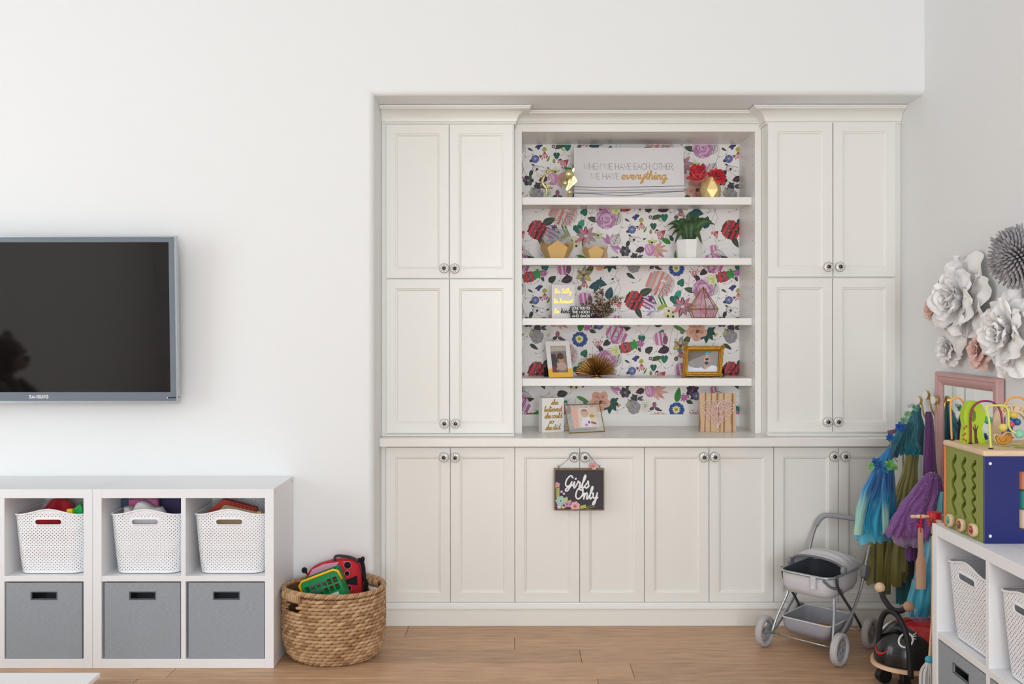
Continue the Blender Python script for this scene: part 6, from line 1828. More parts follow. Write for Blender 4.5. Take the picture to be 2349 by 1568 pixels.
MB().tube([P(2112.5, 1180.5, Ys2), P(2111.3, 1195, Ys2 - .002), P(2112, 1221, Ys2 - .002)], .0018, 6).tube([P(2112.5, 1180.5, Ys2 + .012), P(2114, 1195, Ys2 + .008), P(2113.5, 1221, Ys2 + .008)], .0018, 6).build('string', rs_, sp_, W=True)
MB().ball(P(2109, 1205, Ys2 - .003), (.007, .004, .005), 8).ball(P(2104.5, 1203, Ys2 - .003), (.004, .003, .006), 8).build('knot', rs_, sp_, W=True, smooth='all')
gs = MB().tube([P(2138.5, 1190, YS_ - .05), P(2138.5, 1226, YS_ - .05)], .0018, 6).ball(P(2136, 1226, YS_ - .05), (.006, .004, .004), 8)
mp_ = thing('toy_mop', 'toy mop with a blue head and white strands by the shelf end', 'toy', P(2131, 1560, YS_ - .05))
gs.build('string', mat('green_string', '0f5a35', .8), mp_, W=True)
mop_c = P(2132, 1513, 3.585)
MB().ball(mop_c, (.017, .017, .015), 14).build('head', mat('blue_paint', '3fa6c4', .4), mp_, W=True, smooth='all')
MB().tube([mop_c, P(2152, 1240, 3.66)], .006, 10).build('handle', mw, mp_, W=True, smooth=True)
m = MB(); rq = random.Random(9)
for i in range(60):
    a = rq.uniform(0, 6.28); r1, r2 = .010, rq.uniform(.02, .034)
    m.tube(catmull([mop_c + Vector((r1 * cos(a), r1 * sin(a), -.008)), mop_c + Vector((r2 * cos(a), r2 * sin(a), -.05)), mop_c + Vector((r2 * 1.1 * cos(a), r2 * 1.1 * sin(a), -.12))], 4), .0022, 5)
m.build('strands', mat('mop_white', 'cfcdc8', .9), mp_, W=True)['kind'] = 'stuff'

# ------------------------------------------------------------------ mirror on the right wall
MX = 1.955; MY1 = MX * F / (2148 - CX); MY0 = MX * F / (2297 - CX) + .015; MZ1, MZ0 = 1.312, .22
mr = thing('mirror', 'tall mirror in a dusty pink frame against the right wall', 'mirror', (MX, (MY0 + MY1) / 2, MZ0))
mpk = mat('dusty_pink', 'c79f9c', .45)
fw = .058
def mframe(a, b, c, d, nm):
    """rail profile between two outer corners (y,z) a->b and inner c->d"""
    prof = [(0, .018), (0, -.004), (.12, -.010), (.3, -.010), (.36, -.006), (.55, -.004), (.62, -.009), (.8, -.004), (1, .004), (1, .012)]
    m = MB(); vs = []
    for (p, q) in ((a, c), (b, d)):
        for t_, dx in prof: vs.append((MX + dx, p[0] + (q[0] - p[0]) * t_, p[1] + (q[1] - p[1]) * t_))
    k = len(prof); m.add(vs, [(i, i + 1, k + i + 1, k + i) for i in range(k - 1)] + [(0, k, 2 * k - 1, k - 1)]); m.build('frame_rail', mpk, mr, W=True)
oc = [(MY0, MZ0), (MY1, MZ0), (MY1, MZ1), (MY0, MZ1)]; ic = [(MY0 + fw, MZ0 + fw), (MY1 - fw, MZ0 + fw), (MY1 - fw, MZ1 - fw), (MY0 + fw, MZ1 - fw)]
for i in range(4): mframe(oc[i], oc[(i + 1) % 4], ic[i], ic[(i + 1) % 4], i)
MB().box((MX + .006, MY0 + fw * .9, MZ0 + fw * .9), (MX + .010, MY1 - fw * .9, MZ1 - fw * .9)).build('glass', mat('mirror_glass', 'e6e9e8', .02, 1.0), mr, W=True)
MB().box((MX + .012, MY0 + .02, MZ0 + .02), (MX + .0235, MY1 - .02, MZ1 - .02)).build('backing', 'dark', mr, W=True)

# ------------------------------------------------------------------ flowers on the right wall
wpet = mat('white_paper', None, .8, attr=True, bump=(40, .05)); XW = xr - .002
def wallflower(label, px, py, rr, cols, layers, seed, cat='wall flower', depth=.05, mt=None, tilt=(-1, -.1, .05)):
    Y_ = (XW - depth) * F / (px - CX); c = Vector((XW - .03, Y_, Zh(py, Y_)))
    t = thing('paper_flower', label, cat, c, group='paper flowers on the right wall')
    MB().lathe([(rr * .25, 0), (rr * .2, .02), (0, .024)], (XW, c.y, c.z), (-1, 0, 0), 16).build('backing', mt or wpet, t, W=True)
    bloom(t, c, tilt, rr, layers, cols, mt or wpet, seed, .17, res=(14, 10)); return t
WH = ['f0eeec', 'eceae9', 'f2f0ef']
LW = [(3, .34, .34, -5, 15, .30), (5, .48, .5, 5, 30, .22), (6, .66, .66, 20, 55, .14), (6, .88, .85, 40, 85, .06), (7, 1.08, .95, 66, 98, 0)]
wallflower('largest white paper rose, left of the grey pompom flower', 2208, 690, .195, WH, LW, 31)
wallflower('big white paper rose cut off by the right edge, below the grey pompom', 2318, 765, .172, WH, LW, 47)
wallflower('small white paper rose above the pink mirror frame', 2180, 800, .086, WH, LW, 53, depth=.035)
PK = ['efcdc3', 'e8c0b6', 'f2d6ce']
wallflower('pink paper flower tucked behind the largest white rose', 2152, 708, .082, PK, LW, 61, depth=.03)
wallflower('pink paper flower between the small and the cut-off white rose', 2255, 803, .082, PK, LW, 67, depth=.03)
# grey pompom
Yp2 = (XW - .06) * F / (2322 - CX); pcn = Vector((XW - .03, Yp2, Zh(590, Yp2))); Rp = .128
t = thing('pompom_flower', 'spiky grey felt pompom flower on the right wall', 'wall flower', pcn)
MB().ball(pcn, (.028, .05, .05), 14).build('core', mat('felt_dark', '3d3b40', .9), t, W=True)
sm = MB().tube([(0, 0, .015), (0, 0, .035), (0, 0, .075), (0, 0, .105), (0, 0, Rp)], [.002, .0045, .0062, .0055, .0028], 6); so = sm.build('spike', mat('grey_felt', '9a979b', .9, var=(30, .2)), smooth='all'); sme = so.data; bpy.data.objects.remove(so)
ng = 290; rz_ = random.Random(1)
for i in range(ng):
    h = (i + .5) / ng; el = math.acos(1 - h * 1.02); a = i * 2.399963; d = Vector((-cos(el), sin(el) * cos(a), sin(el) * sin(a)))
    o = bpy.data.objects.new('spike', sme); COL.objects.link(o); o.parent = t
    k = rz_.uniform(.86, 1.02) * (1 if el > .7 else .8)
    o.rotation_euler = d.to_track_quat('Z', 'Y').to_euler(); o.scale = (1, 1, k); o.location = (0, 0, 0)

# ------------------------------------------------------------------ hooks and dress-up clothes
mwh = mat('hook_white', 'e4e2e4', .3)
for px, py, lb in ((2122.5, 906, 'highest white and brass wall hook above the dresses'), (2105, 918.5, 'leftmost white and brass wall hook holding the teal dress'), (2140.5, 918, 'white and brass wall hook next to the mirror frame')):
    Y_ = 1.925 * F / (px - CX); c = Vector((1.925, Y_, Zh(py, Y_)))
    t = thing('wall_hook', lb, 'hook', (XW, Y_, c.z), group='round wall hooks')
    hn = Vector((-.985, -.17, 0))
    MB().lathe([(.0, -.001), (.0195, -.001), (.0195, .002), (0, .003)], c, hn, 24).build('face', mwh, t, W=True, smooth=True)
    MB().lathe([(.0, 0), (.0215, 0), (.0215, .001), (.0215, .012), (.0, .012)], c - hn * .0005, -hn, 24).build('rim', mat('pale_brass', 'd8bd7c', .3, .8), t, W=True, smooth=True)
    MB().tube(catmull([c + Vector((.012, 0, 0)), c + Vector((.02, 0, -.02)), c + Vector((.03, 0, -.07)), c + Vector((.05, 0, -.10))], 5), .005, 8).build('stem', 'pale_brass', t, W=True, smooth='all')
    MB().rbox((XW - .006, Y_ - .012, c.z - .13), (XW, Y_ + .012, c.z - .07), .003).build('plate', 'brass', t, W=True)


def garment(rows, Y_, folds, amp, cols, depth=.30, seed=0, nv=36, nu=96, dY=None, twist=0.0):
    """hanging cloth: rows (py, px left, px right) top to bottom; closed folded surface; cols [(t, hex)]"""
    m = MB(); ys = [r[0] for r in rows]
    def at(t):
        y = ys[0] + (ys[-1] - ys[0]) * t
        for a, b in zip(rows, rows[1:]):
            if y <= b[0] + 1e-6:
                s = (y - a[0]) / (b[0] - a[0]); s = s * s * (3 - 2 * s) * .5 + s * .5
                return y, a[1] + (b[1] - a[1]) * s, a[2] + (b[2] - a[2]) * s
        return rows[-1]
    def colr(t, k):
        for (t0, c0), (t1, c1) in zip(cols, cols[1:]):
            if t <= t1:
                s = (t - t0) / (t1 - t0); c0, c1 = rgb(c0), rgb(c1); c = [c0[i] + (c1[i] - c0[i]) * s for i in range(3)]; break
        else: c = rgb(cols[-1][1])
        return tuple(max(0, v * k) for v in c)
    vs = []; cs = []; rn = random.Random(int(seed * 10) + folds)
    fr = [(max(2, round(folds * k_)), rn.uniform(0, 6.28), w_) for k_, w_ in ((.55, .5), (1, .8), (1.45, .5), (2.3, .28))]
    for j in range(nv + 1):
        t = j / nv; y, xa, xb = at(t); cxp, hw = (xa + xb) / 2, (xb - xa) / 2
        yy = Y_ + (dY or 0) * t
        for i in range(nu):
            a = 2 * pi * i / nu
            wob = .5 * mnoise.noise(Vector((cos(a) * 2, sin(a) * 2, t * 2.5 + seed)))
            g = sum(w_ * (1 - 2 * abs(sin(k_ * .5 * (a + wob * .5) + ph))) for k_, ph, w_ in fr)
            n3 = mnoise.noise(Vector((cos(a) * 4 + seed, sin(a) * 4, t * 7)))
            f = 1 + amp * (.25 + .75 * t) * (g * .55 + .45 * n3)
            hem = (hw * .10 * g + hw * .12 * n3) * max(0, t - .8) * 5
            px = cxp + hw * cos(a) * (1 + (f - 1) * (1 - .6 * abs(cos(a)) ** 3))
            dyy = (hw * Y_ / F) * depth * 2 * sin(a) * f
            p = P(px, y + min(hem, 6), yy); p.y += dyy; p.x = min(p.x, XW - .012)
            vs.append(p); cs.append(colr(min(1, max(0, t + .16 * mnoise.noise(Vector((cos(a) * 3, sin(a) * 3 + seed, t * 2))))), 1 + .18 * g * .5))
    for j in range(nv):
        for i in range(nu): m.f.append((j * nu + i, j * nu + (i + 1) % nu, (j + 1) * nu + (i + 1) % nu, (j + 1) * nu + i))
    m.f.append(tuple(range(nu - 1, -1, -1)))
    m.v = vs; m.c = cs
    return m


silk = mat('silk', None, .42, attr=True, sheen=.4, bump=(26, 1.0, 4, (1, 1, .25))); satin = mat('satin', None, .3, attr=True, sheen=.3); tulle = mat('tulle', None, .7, attr=True, sheen=.5, bump=(30, 1.0, 5, (1, 1, .4))); velvet = mat('velvet', None, .4, attr=True, sheen=.8, bump=(24, .6, 4, (1, 1, .3)))
sheer = mat('sheer', None, .5, attr=True, sheen=.4, alpha=.55)
# olive dress
YO = 4.60
t = thing('dress', 'olive green costume dress hanging behind the blue and purple ones', 'dress', P(2050, 1350, YO), group='dress-up clothes on the hooks')
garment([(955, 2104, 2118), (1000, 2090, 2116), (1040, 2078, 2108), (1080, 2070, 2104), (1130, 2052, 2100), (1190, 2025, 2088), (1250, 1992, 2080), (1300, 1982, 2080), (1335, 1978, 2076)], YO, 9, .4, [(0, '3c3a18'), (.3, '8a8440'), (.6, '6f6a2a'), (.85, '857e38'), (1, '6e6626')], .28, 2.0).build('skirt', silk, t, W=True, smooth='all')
for i, (x0, x1, y1) in enumerate(((1986, 2004, 1338), (2006, 2024, 1350), (2028, 2042, 1362), (2046, 2066, 1344), (2050, 2076, 1310))):
    garment([(1180 + 8 * i, x0 + 12, x1 + 8), (1240, x0 + 3, x1 + 2), (y1, x0, x1)], YO - .05 + .008 * i, 3, .25, [(0, '77702f'), (.5, '8d8540'), (1, ('a29a4e', '7c7330', '5b5422', '948b44', 'a09850')[i])], .5, i * 1.7, 18, 40).build('skirt_panel', silk, t, W=True, smooth='all')
# teal dress
YTe = 4.44
t = thing('dress', 'teal costume top hung highest with blue and green flowers', 'dress', P(2085, 1045, YTe), group='dress-up clothes on the hooks')
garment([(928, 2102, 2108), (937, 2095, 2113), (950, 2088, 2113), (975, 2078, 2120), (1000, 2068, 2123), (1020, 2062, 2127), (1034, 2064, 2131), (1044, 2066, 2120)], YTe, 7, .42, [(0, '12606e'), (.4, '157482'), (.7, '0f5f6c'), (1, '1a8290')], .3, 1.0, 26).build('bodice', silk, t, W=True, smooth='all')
garment([(968, 2070, 2090), (1000, 2052, 2078), (1025, 2038, 2068), (1050, 2036, 2058)], YTe - .02, 4, .2, [(0, '14707e'), (1, '0e5a68')], .4, 3.0, 16, 48).build('sleeve', silk, t, W=True, smooth='all')
MB().prism(pxpoly([(2036, 988), (2052, 985), (2060, 986), (2060, 993), (2038, 996)], YTe), (0, YTe, 0), ux, uz, (0, .006, 0)).build('strap', mat('mauve_strap', '8a5f74', .7), t, W=True)
fm = mat('fabric_flower', None, .7, attr=True, sheen=.3)
for k, (x, y, r, cs_) in enumerate(((2065, 980, .024, ['1d4f9e', '2563ad']), (2042, 1004, .020, ['1d4f9e', '1a6aa8']), (2074, 965, .018, ['5f9a86', '7fb08a']), (2082, 950, .016, ['7fae7a', '98c28e']), (2100, 936, .016, ['86b98a', '4f8f86']))):
    bloom(t, P(x, y, YTe - .05), (-.3, -1, .2), r, [(5, .6, .6, 10, 40, .1), (7, 1.1, .8, 50, 90, 0)], cs_, fm, 70 + k, .25, joined=True)
MB().tube(catmull([P(2042, 1008, YTe - .05), P(2044, 1030, YTe - .06), P(2052, 1050, YTe - .05), P(2060, 1060, YTe - .04)], 5), .002, 5).build('ribbon', mat('ribbon_tan', 'a98f5e', .6), t, W=True)
# blue fairy dress
YBl = 4.36
t = thing('dress', 'bright blue fairy dress with a flowered waist beside the stroller handle', 'dress', P(2005, 1245, YBl), group='dress-up clothes on the hooks')
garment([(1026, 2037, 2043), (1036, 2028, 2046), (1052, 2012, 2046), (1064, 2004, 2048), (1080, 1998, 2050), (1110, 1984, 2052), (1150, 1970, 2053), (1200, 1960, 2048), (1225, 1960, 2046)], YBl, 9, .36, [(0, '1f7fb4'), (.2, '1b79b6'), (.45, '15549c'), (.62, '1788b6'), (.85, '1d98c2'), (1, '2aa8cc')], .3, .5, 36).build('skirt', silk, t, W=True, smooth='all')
garment([(1170, 1966, 2044), (1215, 1961, 2044), (1243, 1962, 2040)], YBl + .015, 6, .12, [(0, '3f9fc0'), (1, '58b8d6')], .3, 4.2, 14).build('petticoat', silk, t, W=True, smooth='all')
garment([(1068, 2008, 2011), (1085, 1998, 2010), (1130, 1972, 1996), (1180, 1962, 1984), (1226, 1958, 1978)], YBl - .05, 3, .3, [(0, '1b6fb0'), (.35, '1b79b0'), (.6, '8cc3b8'), (1, 'a5cfb9')], .45, 2.0, 18, 40).build('overlay', silk, t, W=True, smooth='all')
garment([(1075, 2028, 2030), (1120, 2021, 2032), (1170, 2022, 2038), (1224, 2024, 2040)], YBl - .07, 3, .3, [(0, '165a9e'), (.5, '1788b6'), (.7, '8cc3b8'), (1, '9ccbb9')], .45, 3.0, 18, 40).build('overlay', silk, t, W=True, smooth='all')
for k, (x, y, r, cs_) in enumerate(((2010, 1063, .026, ['124f93', '1a66a8']), (1998, 1069, .018, ['6aa86a', '83bb73']), (2040, 1066, .024, ['5fae5c', '79bf62']), (2031, 1076, .018, ['1a7fb8', '1463a4']), (2052, 1072, .014, ['83bb73', '5fae5c']))):
    bloom(t, P(x, y, YBl - .07), (-.2, -1, .1), r, [(5, .6, .6, 10, 40, .1), (7, 1.1, .8, 50, 90, 0)], cs_, fm, 90 + k, .28, joined=True)
# purple tutu dress
YPu = 4.24
t = thing('dress', 'purple velvet dress with a glittery tulle skirt', 'dress', P(2090, 1290, YPu), group='dress-up clothes on the hooks')
garment([(944, 2124, 2136), (949, 2121, 2138), (965, 2122, 2141), (1000, 2120, 2144), (1060, 2117, 2147), (1095, 2116, 2152)], YPu + .06, 5, .14, [(0, '4a0f55'), (.5, '5e1a6a'), (1, '5a1566')], .3, .2, 22).build('bodice', velvet, t, W=True, smooth='all')
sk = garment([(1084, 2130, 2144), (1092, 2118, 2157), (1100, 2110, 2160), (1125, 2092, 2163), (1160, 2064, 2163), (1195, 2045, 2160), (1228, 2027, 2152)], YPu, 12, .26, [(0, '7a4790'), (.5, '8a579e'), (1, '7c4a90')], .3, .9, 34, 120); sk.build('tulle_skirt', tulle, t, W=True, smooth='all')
garment([(1195, 2046, 2150), (1225, 2042, 2146), (1247, 2050, 2132), (1254, 2070, 2112)], YPu + .005, 9, .14, [(0, '9473ac'), (1, 'a78fbb')], .26, 2.4, 14, 110).build('underskirt', tulle, t, W=True, smooth='all')
garment([(1225, 2078, 2116), (1285, 2076, 2104)], YPu + .05, 6, .16, [(0, '5a2a6c'), (1, '6b3a7c')], .3, 5.0, 12, 60).build('inner_layer', tulle, t, W=True, smooth='all')
rg = random.Random(44); gl = MB(); cand = [p for p in sk.v if p.y < YPu]
for i in range(420):
    p = rg.choice(cand) + Vector((rg.gauss(0, .004), -.0025, rg.gauss(0, .004))); r = rg.uniform(.0007, .0017)
    gl.add([p + Vector((-r, 0, 0)), p + Vector((0, 0, -r)), p + Vector((r, 0, 0)), p + Vector((0, 0, r)), p + Vector((0, -r, 0)), p + Vector((0, r, 0))], [(0, 1, 4), (1, 2, 4), (2, 3, 4), (3, 0, 4), (1, 0, 5), (2, 1, 5), (3, 2, 5), (0, 3, 5)])
gl.build('glitter', mat('glitter_white', 'e9dff0', .3), t, W=True)['kind'] = 'stuff'
# turquoise dress and dark layers
YTu = 4.20
t = thing('dress', 'long pale turquoise dress hanging behind the wooden paddle', 'dress', P(2110, 1430, YTu), group='dress-up clothes on the hooks')
garment([(1128, 2156, 2170), (1160, 2148, 2172), (1200, 2136, 2172), (1260, 2118, 2172), (1330, 2096, 2170), (1375, 2084, 2166), (1415, 2080, 2160)], YTu, 8, .34, [(0, '5fb8cf'), (.4, '7cc6d6'), (.6, '1f8fb4'), (.85, '3fa9c6'), (1, '2a8fae')], .26, 1.3, 40).build('skirt', silk, t, W=True, smooth='all')
garment([(1330, 2092, 2168), (1400, 2076, 2160), (1432, 2080, 2158)], YTu + .01, 10, .12, [(0, '9fc7cf'), (1, 'b9d2d6')], .24, 3.3, 14).build('hem', sheer, t, W=True, smooth='all')
t = thing('dress', 'dark costume with a teal hem seen below the olive dress', 'dress', P(2068, 1385, 4.66), group='dress-up clothes on the hooks')
garment([(960, 2108, 2122), (1100, 2092, 2112), (1250, 2062, 2100), (1330, 2056, 2096), (1385, 2056, 2092)], 4.66, 7, .2, [(0, '17141c'), (.7, '2a2030'), (.82, '3a3a20'), (.86, '12606a'), (1, '16707a')], .3, 2.2, 30).build('skirt', silk, t, W=True, smooth='all')
# price tag / care tag on the top hook
m = MB().prism(pxpoly([(2081, 928), (2096, 924), (2096, 932), (2082, 937)], 4.42), (0, 4.42, 0), ux, uz, (0, .002, 0))
tag(m.build('paper_tag', mat('tag_paper', 'c9c9c9', .7)), 'small grey printed tag at the neck of the teal costume', 'tag')

# ------------------------------------------------------------------ doll stroller
SO = Vector((1.426, 4.466, 0)); e1 = Vector((.719, -.695, 0)); e2 = Vector((.695, .719, 0))
def S3(a, b, z): return SO + e1 * a + e2 * b + Vector((0, 0, z))
st_ = thing('doll_stroller', 'grey doll stroller with fabric basket in front of the cabinets', 'stroller', SO)
steel = mat('steel_tube', 'aeb3b7', .3, .7); tyre = mat('tyre_grey', 'b3b0b0', .8, bump=(80, .3)); hubm = mat('hub_grey', '85868a', .5); gfab = mat('stroller_fabric', 'c9c7ca', .9, bump=(160, .25)); gfd = mat('stroller_fabric_dark', '55565c', .9); foam = mat('foam_grip', '9a9c9f', .8)
RW = .073
for a, b in ((-.1855, -.16), (.1855, -.16), (.1855, .16), (-.1855, .16)):
    c = S3(a, b, RW + .0012); n = e1
    m = MB(); prof = [(.050, -.013), (.060, -.017), (.069, -.015), (RW - .001, -.008), (RW - .001, .008), (.069, .015), (.060, .017), (.050, .013), (.048, 0), (.050, -.013)]
    m.lathe(prof, c, n, 32, closed=False); u_ = n.cross(Vector((0, 0, 1))).normalized()
    for i in range(26):
        an = 2 * pi * i / 26
        for sg in (-1, 1):
            d = u_ * cos(an + sg * .06) + Vector((0, 0, 1)) * sin(an + sg * .06)
            m.ball(c + d * .0675 + n * (.010 * sg), (.0052, .0052, .0052), 6)
    w = m.build('wheel', tyre, st_, W=True, smooth='all')
    m = MB().lathe([(.050, -.006), (.050, .006), (.044, .007), (.044, -.007), (.050, -.006)], c, n, 28, closed=False).lathe([(.0, -.015), (.012, -.015), (.014, -.01), (.014, .01), (.012, .015), (0, .015)], c, n, 16)
    for i in range(3):
        an = 2 * pi * i / 3 + .5; d = u_ * cos(an) + Vector((0, 0, 1)) * sin(an)
        m.tube([c + d * .01, c + d * .028, c + d * .047], [.010, .007, .010], 6)
    m.build('hub', hubm, w, W=True, smooth=True)
    MB().tube([c, S3(a * .84, b, RW)], .005, 8).build('axle_stub', hubm, st_, W=True)
for b in (-.16, .16): MB().tube([S3(-.155, b, RW), S3(.155, b, RW)], .0035, 8).build('axle', steel, st_, W=True, smooth='all')
HB = []
for sg in (-1, 1):
    A_ = sg * .152
    MB().tube(catmull([S3(A_, -.16, RW), S3(A_, -.10, .10), S3(A_, .02, .17), S3(A_ * .97, .13, .26), S3(A_ * .97, .18, .34), S3(A_ * .97, .205, .40)], 6), .0075, 8).build('frame_tube', steel, st_, W=True, smooth='all')
    MB().tube(catmull([S3(A_, .16, RW), S3(A_ * .95, .10, .15), S3(A_ * .9, .0, .25), S3(A_ * .9, -.07, .32), S3(A_ * .9, -.085, .375)], 6), .0065, 8).build('frame_tube', mat('dark_tube', '55575b', .35, .6), st_, W=True, smooth='all')
    MB().tube(catmull([S3(A_, -.16, RW), S3(A_ * .92, -.125, .15), S3(A_ * .8, -.08, .23), S3(A_ * .72, -.06, .285)], 5), .0065, 8).build('front_post', steel, st_, W=True, smooth='all')
    MB().rbox((-.012, -.03, -.03), (.012, .03, .03), .005).xf(Matrix.Translation(S3(A_ * 1.0, .185, .35)) @ Matrix.Rotation(math.atan2(e1.y, e1.x), 4, 'Z') @ Matrix.Rotation(R(-25), 4, 'X')).build('joint', hubm, st_, W=True)
hp = catmull([S3(-.148, .205, .39), S3(-.148, .245, .46), S3(-.146, .29, .52), S3(-.125, .315, .556), S3(-.08, .322, .566), S3(.08, .322, .566), S3(.125, .315, .556), S3(.146, .29, .52), S3(.148, .245, .46), S3(.148, .205, .39)], 7)
MB().tube(hp, .0075, 10).build('handle_tube', steel, st_, W=True, smooth='all')
MB().tube([p for p in hp if p.z > .505], .0125, 12).build('foam_grip', foam, st_, W=True, smooth='all')
# fabric tub
def tubring(hw, b0, b1, z, r=.05, n=5):
    pts = []
    for ca, cb, a0 in ((hw - r, b0 + r, -90), (hw - r, b1 - r, 0), (-hw + r, b1 - r, 90), (-hw + r, b0 + r, 180)):
        for i in range(n + 1): a = R(a0 + 90 * i / n); pts.append(S3(ca + r * cos(a), cb + r * sin(a), z))
    return pts
rings = [tubring(.125, -.13, .19, .368), tubring(.128, -.135, .192, .34), tubring(.126, -.13, .19, .30), tubring(.115, -.115, .18, .272), tubring(.09, -.09, .16, .266), tubring(.02, -.02, .05, .264, .015)]
k = len(rings[0]); m = MB().add([p for r in rings for p in r], [(i * k + j, i * k + (j + 1) % k, (i + 1) * k + (j + 1) % k, (i + 1) * k + j) for i in range(len(rings) - 1) for j in range(k)] + [tuple((len(rings) - 1) * k + j for j in range(k))])
for i, p in enumerate(m.v): m.v[i] = p + Vector((0, 0, .006 * mnoise.noise(p * 14))) + e1 * (.008 * mnoise.noise(p * 11 + Vector((3, 0, 0)))) + e2 * (.008 * mnoise.noise(p * 11))
m.build('fabric_tub', gfab, st_, W=True, smooth='all', rnormals=False)
rin = [[p + (SO + e2 * .03 - Vector((p.x, p.y, 0)) + Vector((0, 0, 0))) * .05 for p in r] for r in rings[:4]]
rin = [[Vector((q.x, q.y, p.z + .004)) for p, q in zip(r, r2)] for r, r2 in zip(rings[:4], rin)]
MB().add([p for r in rin for p in r], [(i * k + j, i * k + (j + 1) % k, (i + 1) * k + (j + 1) % k, (i + 1) * k + j) for i in range(3) for j in range(k)] + [tuple(3 * k + j for j in range(k))]).build('tub_lining', gfd, st_, W=True, smooth='all', rnormals=False)
MB().tube(tubring(.130, -.137, .195, .370), .0062, 8, closed=True).build('rim_tube', steel, st_, W=True, smooth='all')
# folded hood over the rear of the tub
hd = MB()
def hood(a, s):
    ang = pi * a; bb = .005 + .20 * s; lift = .075 * (1 - (s - .35) ** 2 * 1.4)
    w = .128; z = .372 + lift * sin(ang) ** .6 + .008 * sin(s * 26) * sin(ang)
    return S3(-w * cos(ang), bb - .03 * sin(ang) * (1 - s), z)
hd.grid(hood, 20, 18); hd.build('hood', gfab, st_, W=True, smooth='all', rnormals=False)
MB().tube([hood(i / 20, 0) for i in range(21)], .006, 8).build('hood_piping', mat('piping_grey', '6d6e73', .8), st_, W=True, smooth='all')
MB().grid(lambda a, s: hood(a, 1) + (S3(0, .2, .37) - hood(a, 1)) * s, 12, 3).build('hood_back', gfab, st_, W=True, smooth='all', rnormals=False)
for sg in (-1, 1):
    MB().lathe([(.018, -.008), (.020, 0), (.018, .008), (.008, .012), (0, .012)], S3(sg * .135, -.01, .39), e1 * sg, 16).build('hood_hinge', hubm, st_, W=True, smooth=True)
m = MB().prism([(-.013, 0), (.013, 0), (.013, -.06), (-.013, -.06)], S3(.05, -.146, .374), e1, (0, 0, 1), e2 * .003); m.build('strap', gfab, st_, W=True)
MB().lathe([(.006, 0), (.006, .003), (0, .004)], S3(.05, -.147, .325), -e2, 12).build('snap', mat('snap_white', 'e6e4e2', .3), st_, W=True)
MB().tube(catmull([S3(.1, -.14, .36), S3(.12, -.11, .33), S3(.132, -.05, .31), S3(.133, -.02, .285)], 5), .007, 6).build('webbing', mat('webbing_grey', '74757a', .9), st_, W=True, smooth='all')
# lower basket
rings = [tubring(.125, -.125, .14, .150, .03), tubring(.12, -.125, .135, .11, .03), tubring(.105, -.10, .11, .075, .03), tubring(.02, -.02, .02, .068, .01)]
m = MB().add([p for r in rings for p in r], [(i * k + j, i * k + (j + 1) % k, (i + 1) * k + (j + 1) % k, (i + 1) * k + j) for i in range(3) for j in range(k)] + [tuple(3 * k + j for j in range(k))])
m.build('lower_basket', mat('basket_fabric', '9a99a0', .9, bump=(160, .25)), st_, W=True, smooth='all', rnormals=False)
MB().tube(rings[0], .004, 6, closed=True).build('basket_binding', gfab, st_, W=True, smooth='all')
m = MB().rbox((-.04, -.01, 0), (.04, .01, .012), .003).xf(Matrix.Translation(S3(0, .03, .095)) @ Matrix.Rotation(-.4, 4, 'Z'))
tag(m.build('wood_block', mat('amber_wood', 'b27a35', .5)), 'small amber wooden piece lying in the lower stroller basket', 'toy')

# ------------------------------------------------------------------ ladybug ride-on toy
LO = Vector((1.70, 3.985, 0)); lf = Vector((-.966, -.259, 0)); ll = Vector((.259, -.966, 0))
lb_ = thing('ride_on_toy', 'black and red ladybug ride-on toy with wooden ball antennae', 'ride-on toy', LO)
def L3(s, l, z): return LO + lf * s + ll * l + Vector((0, 0, z))
BZ = .118; LA, LB, LH = .195, .140, .165
Bk, Rd = rgb('0b0b0d'), rgb('b3201f')
SPOTS = [Vector((LA * cos(R(e)) ** .75 * cos(R(a)), LB * cos(R(e)) ** .75 * sin(R(a)), BZ + LH * sin(R(e)) ** .85)) for a, e in ((108, 40), (-108, 40), (155, 38), (-155, 38))]
m = MB(); NU, NV = 220, 80; vs = []; cs = []
for j in range(NV + 1):
    th = pi / 2 * j / NV
    for i in range(NU):
        a = 2 * pi * i / NU; rr = cos(th) ** .75; s = LA * rr * cos(a); l = LB * rr * sin(a); z = BZ + LH * sin(th) ** .85
        vs.append(L3(s, l, z)); front = s > -.055 + .15 * (z - BZ) / LH
        spot = any((s - q.x) ** 2 + (l - q.y) ** 2 + (z - q.z) ** 2 < .0021 for q in SPOTS)
        seam = abs(l) < .004
        cs.append(Bk if (front or spot or seam) else Rd)
m.v = vs; m.c = cs; m.f = [(j * NU + i, j * NU + (i + 1) % NU, (j + 1) * NU + (i + 1) % NU, (j + 1) * NU + i) for j in range(NV) for i in range(NU)] + [tuple(range(NU - 1, -1, -1))]
m.build('shell', 'gloss_col', lb_, W=True, smooth='all')
m = MB(); ringp = [(LA * 1.06 * cos(2 * pi * i / 48), LB * 1.1 * sin(2 * pi * i / 48)) for i in range(48)]
for z0, z1, k0 in ((BZ - .016, BZ, 1),): m.prism(ringp, SO * 0 + LO + Vector((0, 0, z0)), lf, ll, (0, 0, z1 - z0))
m.build('base_plate', mw, lb_, W=True)
def dome(s, l):
    q = (s / LA) ** 2 + (l / LB) ** 2; rr = min(.999, math.sqrt(q)); th = math.acos(rr ** (1 / .75)); return L3(s, l, BZ + LH * sin(th) ** .85)
def dome_az(a, th, k=1.006):   # azimuth off the front, elevation
    rr = cos(th) ** .75 * k; return L3(LA * rr * cos(a), LB * rr * sin(a), BZ + LH * k * sin(th) ** .85)
wht = mat('eye_white', 'e9e7e2', .4)
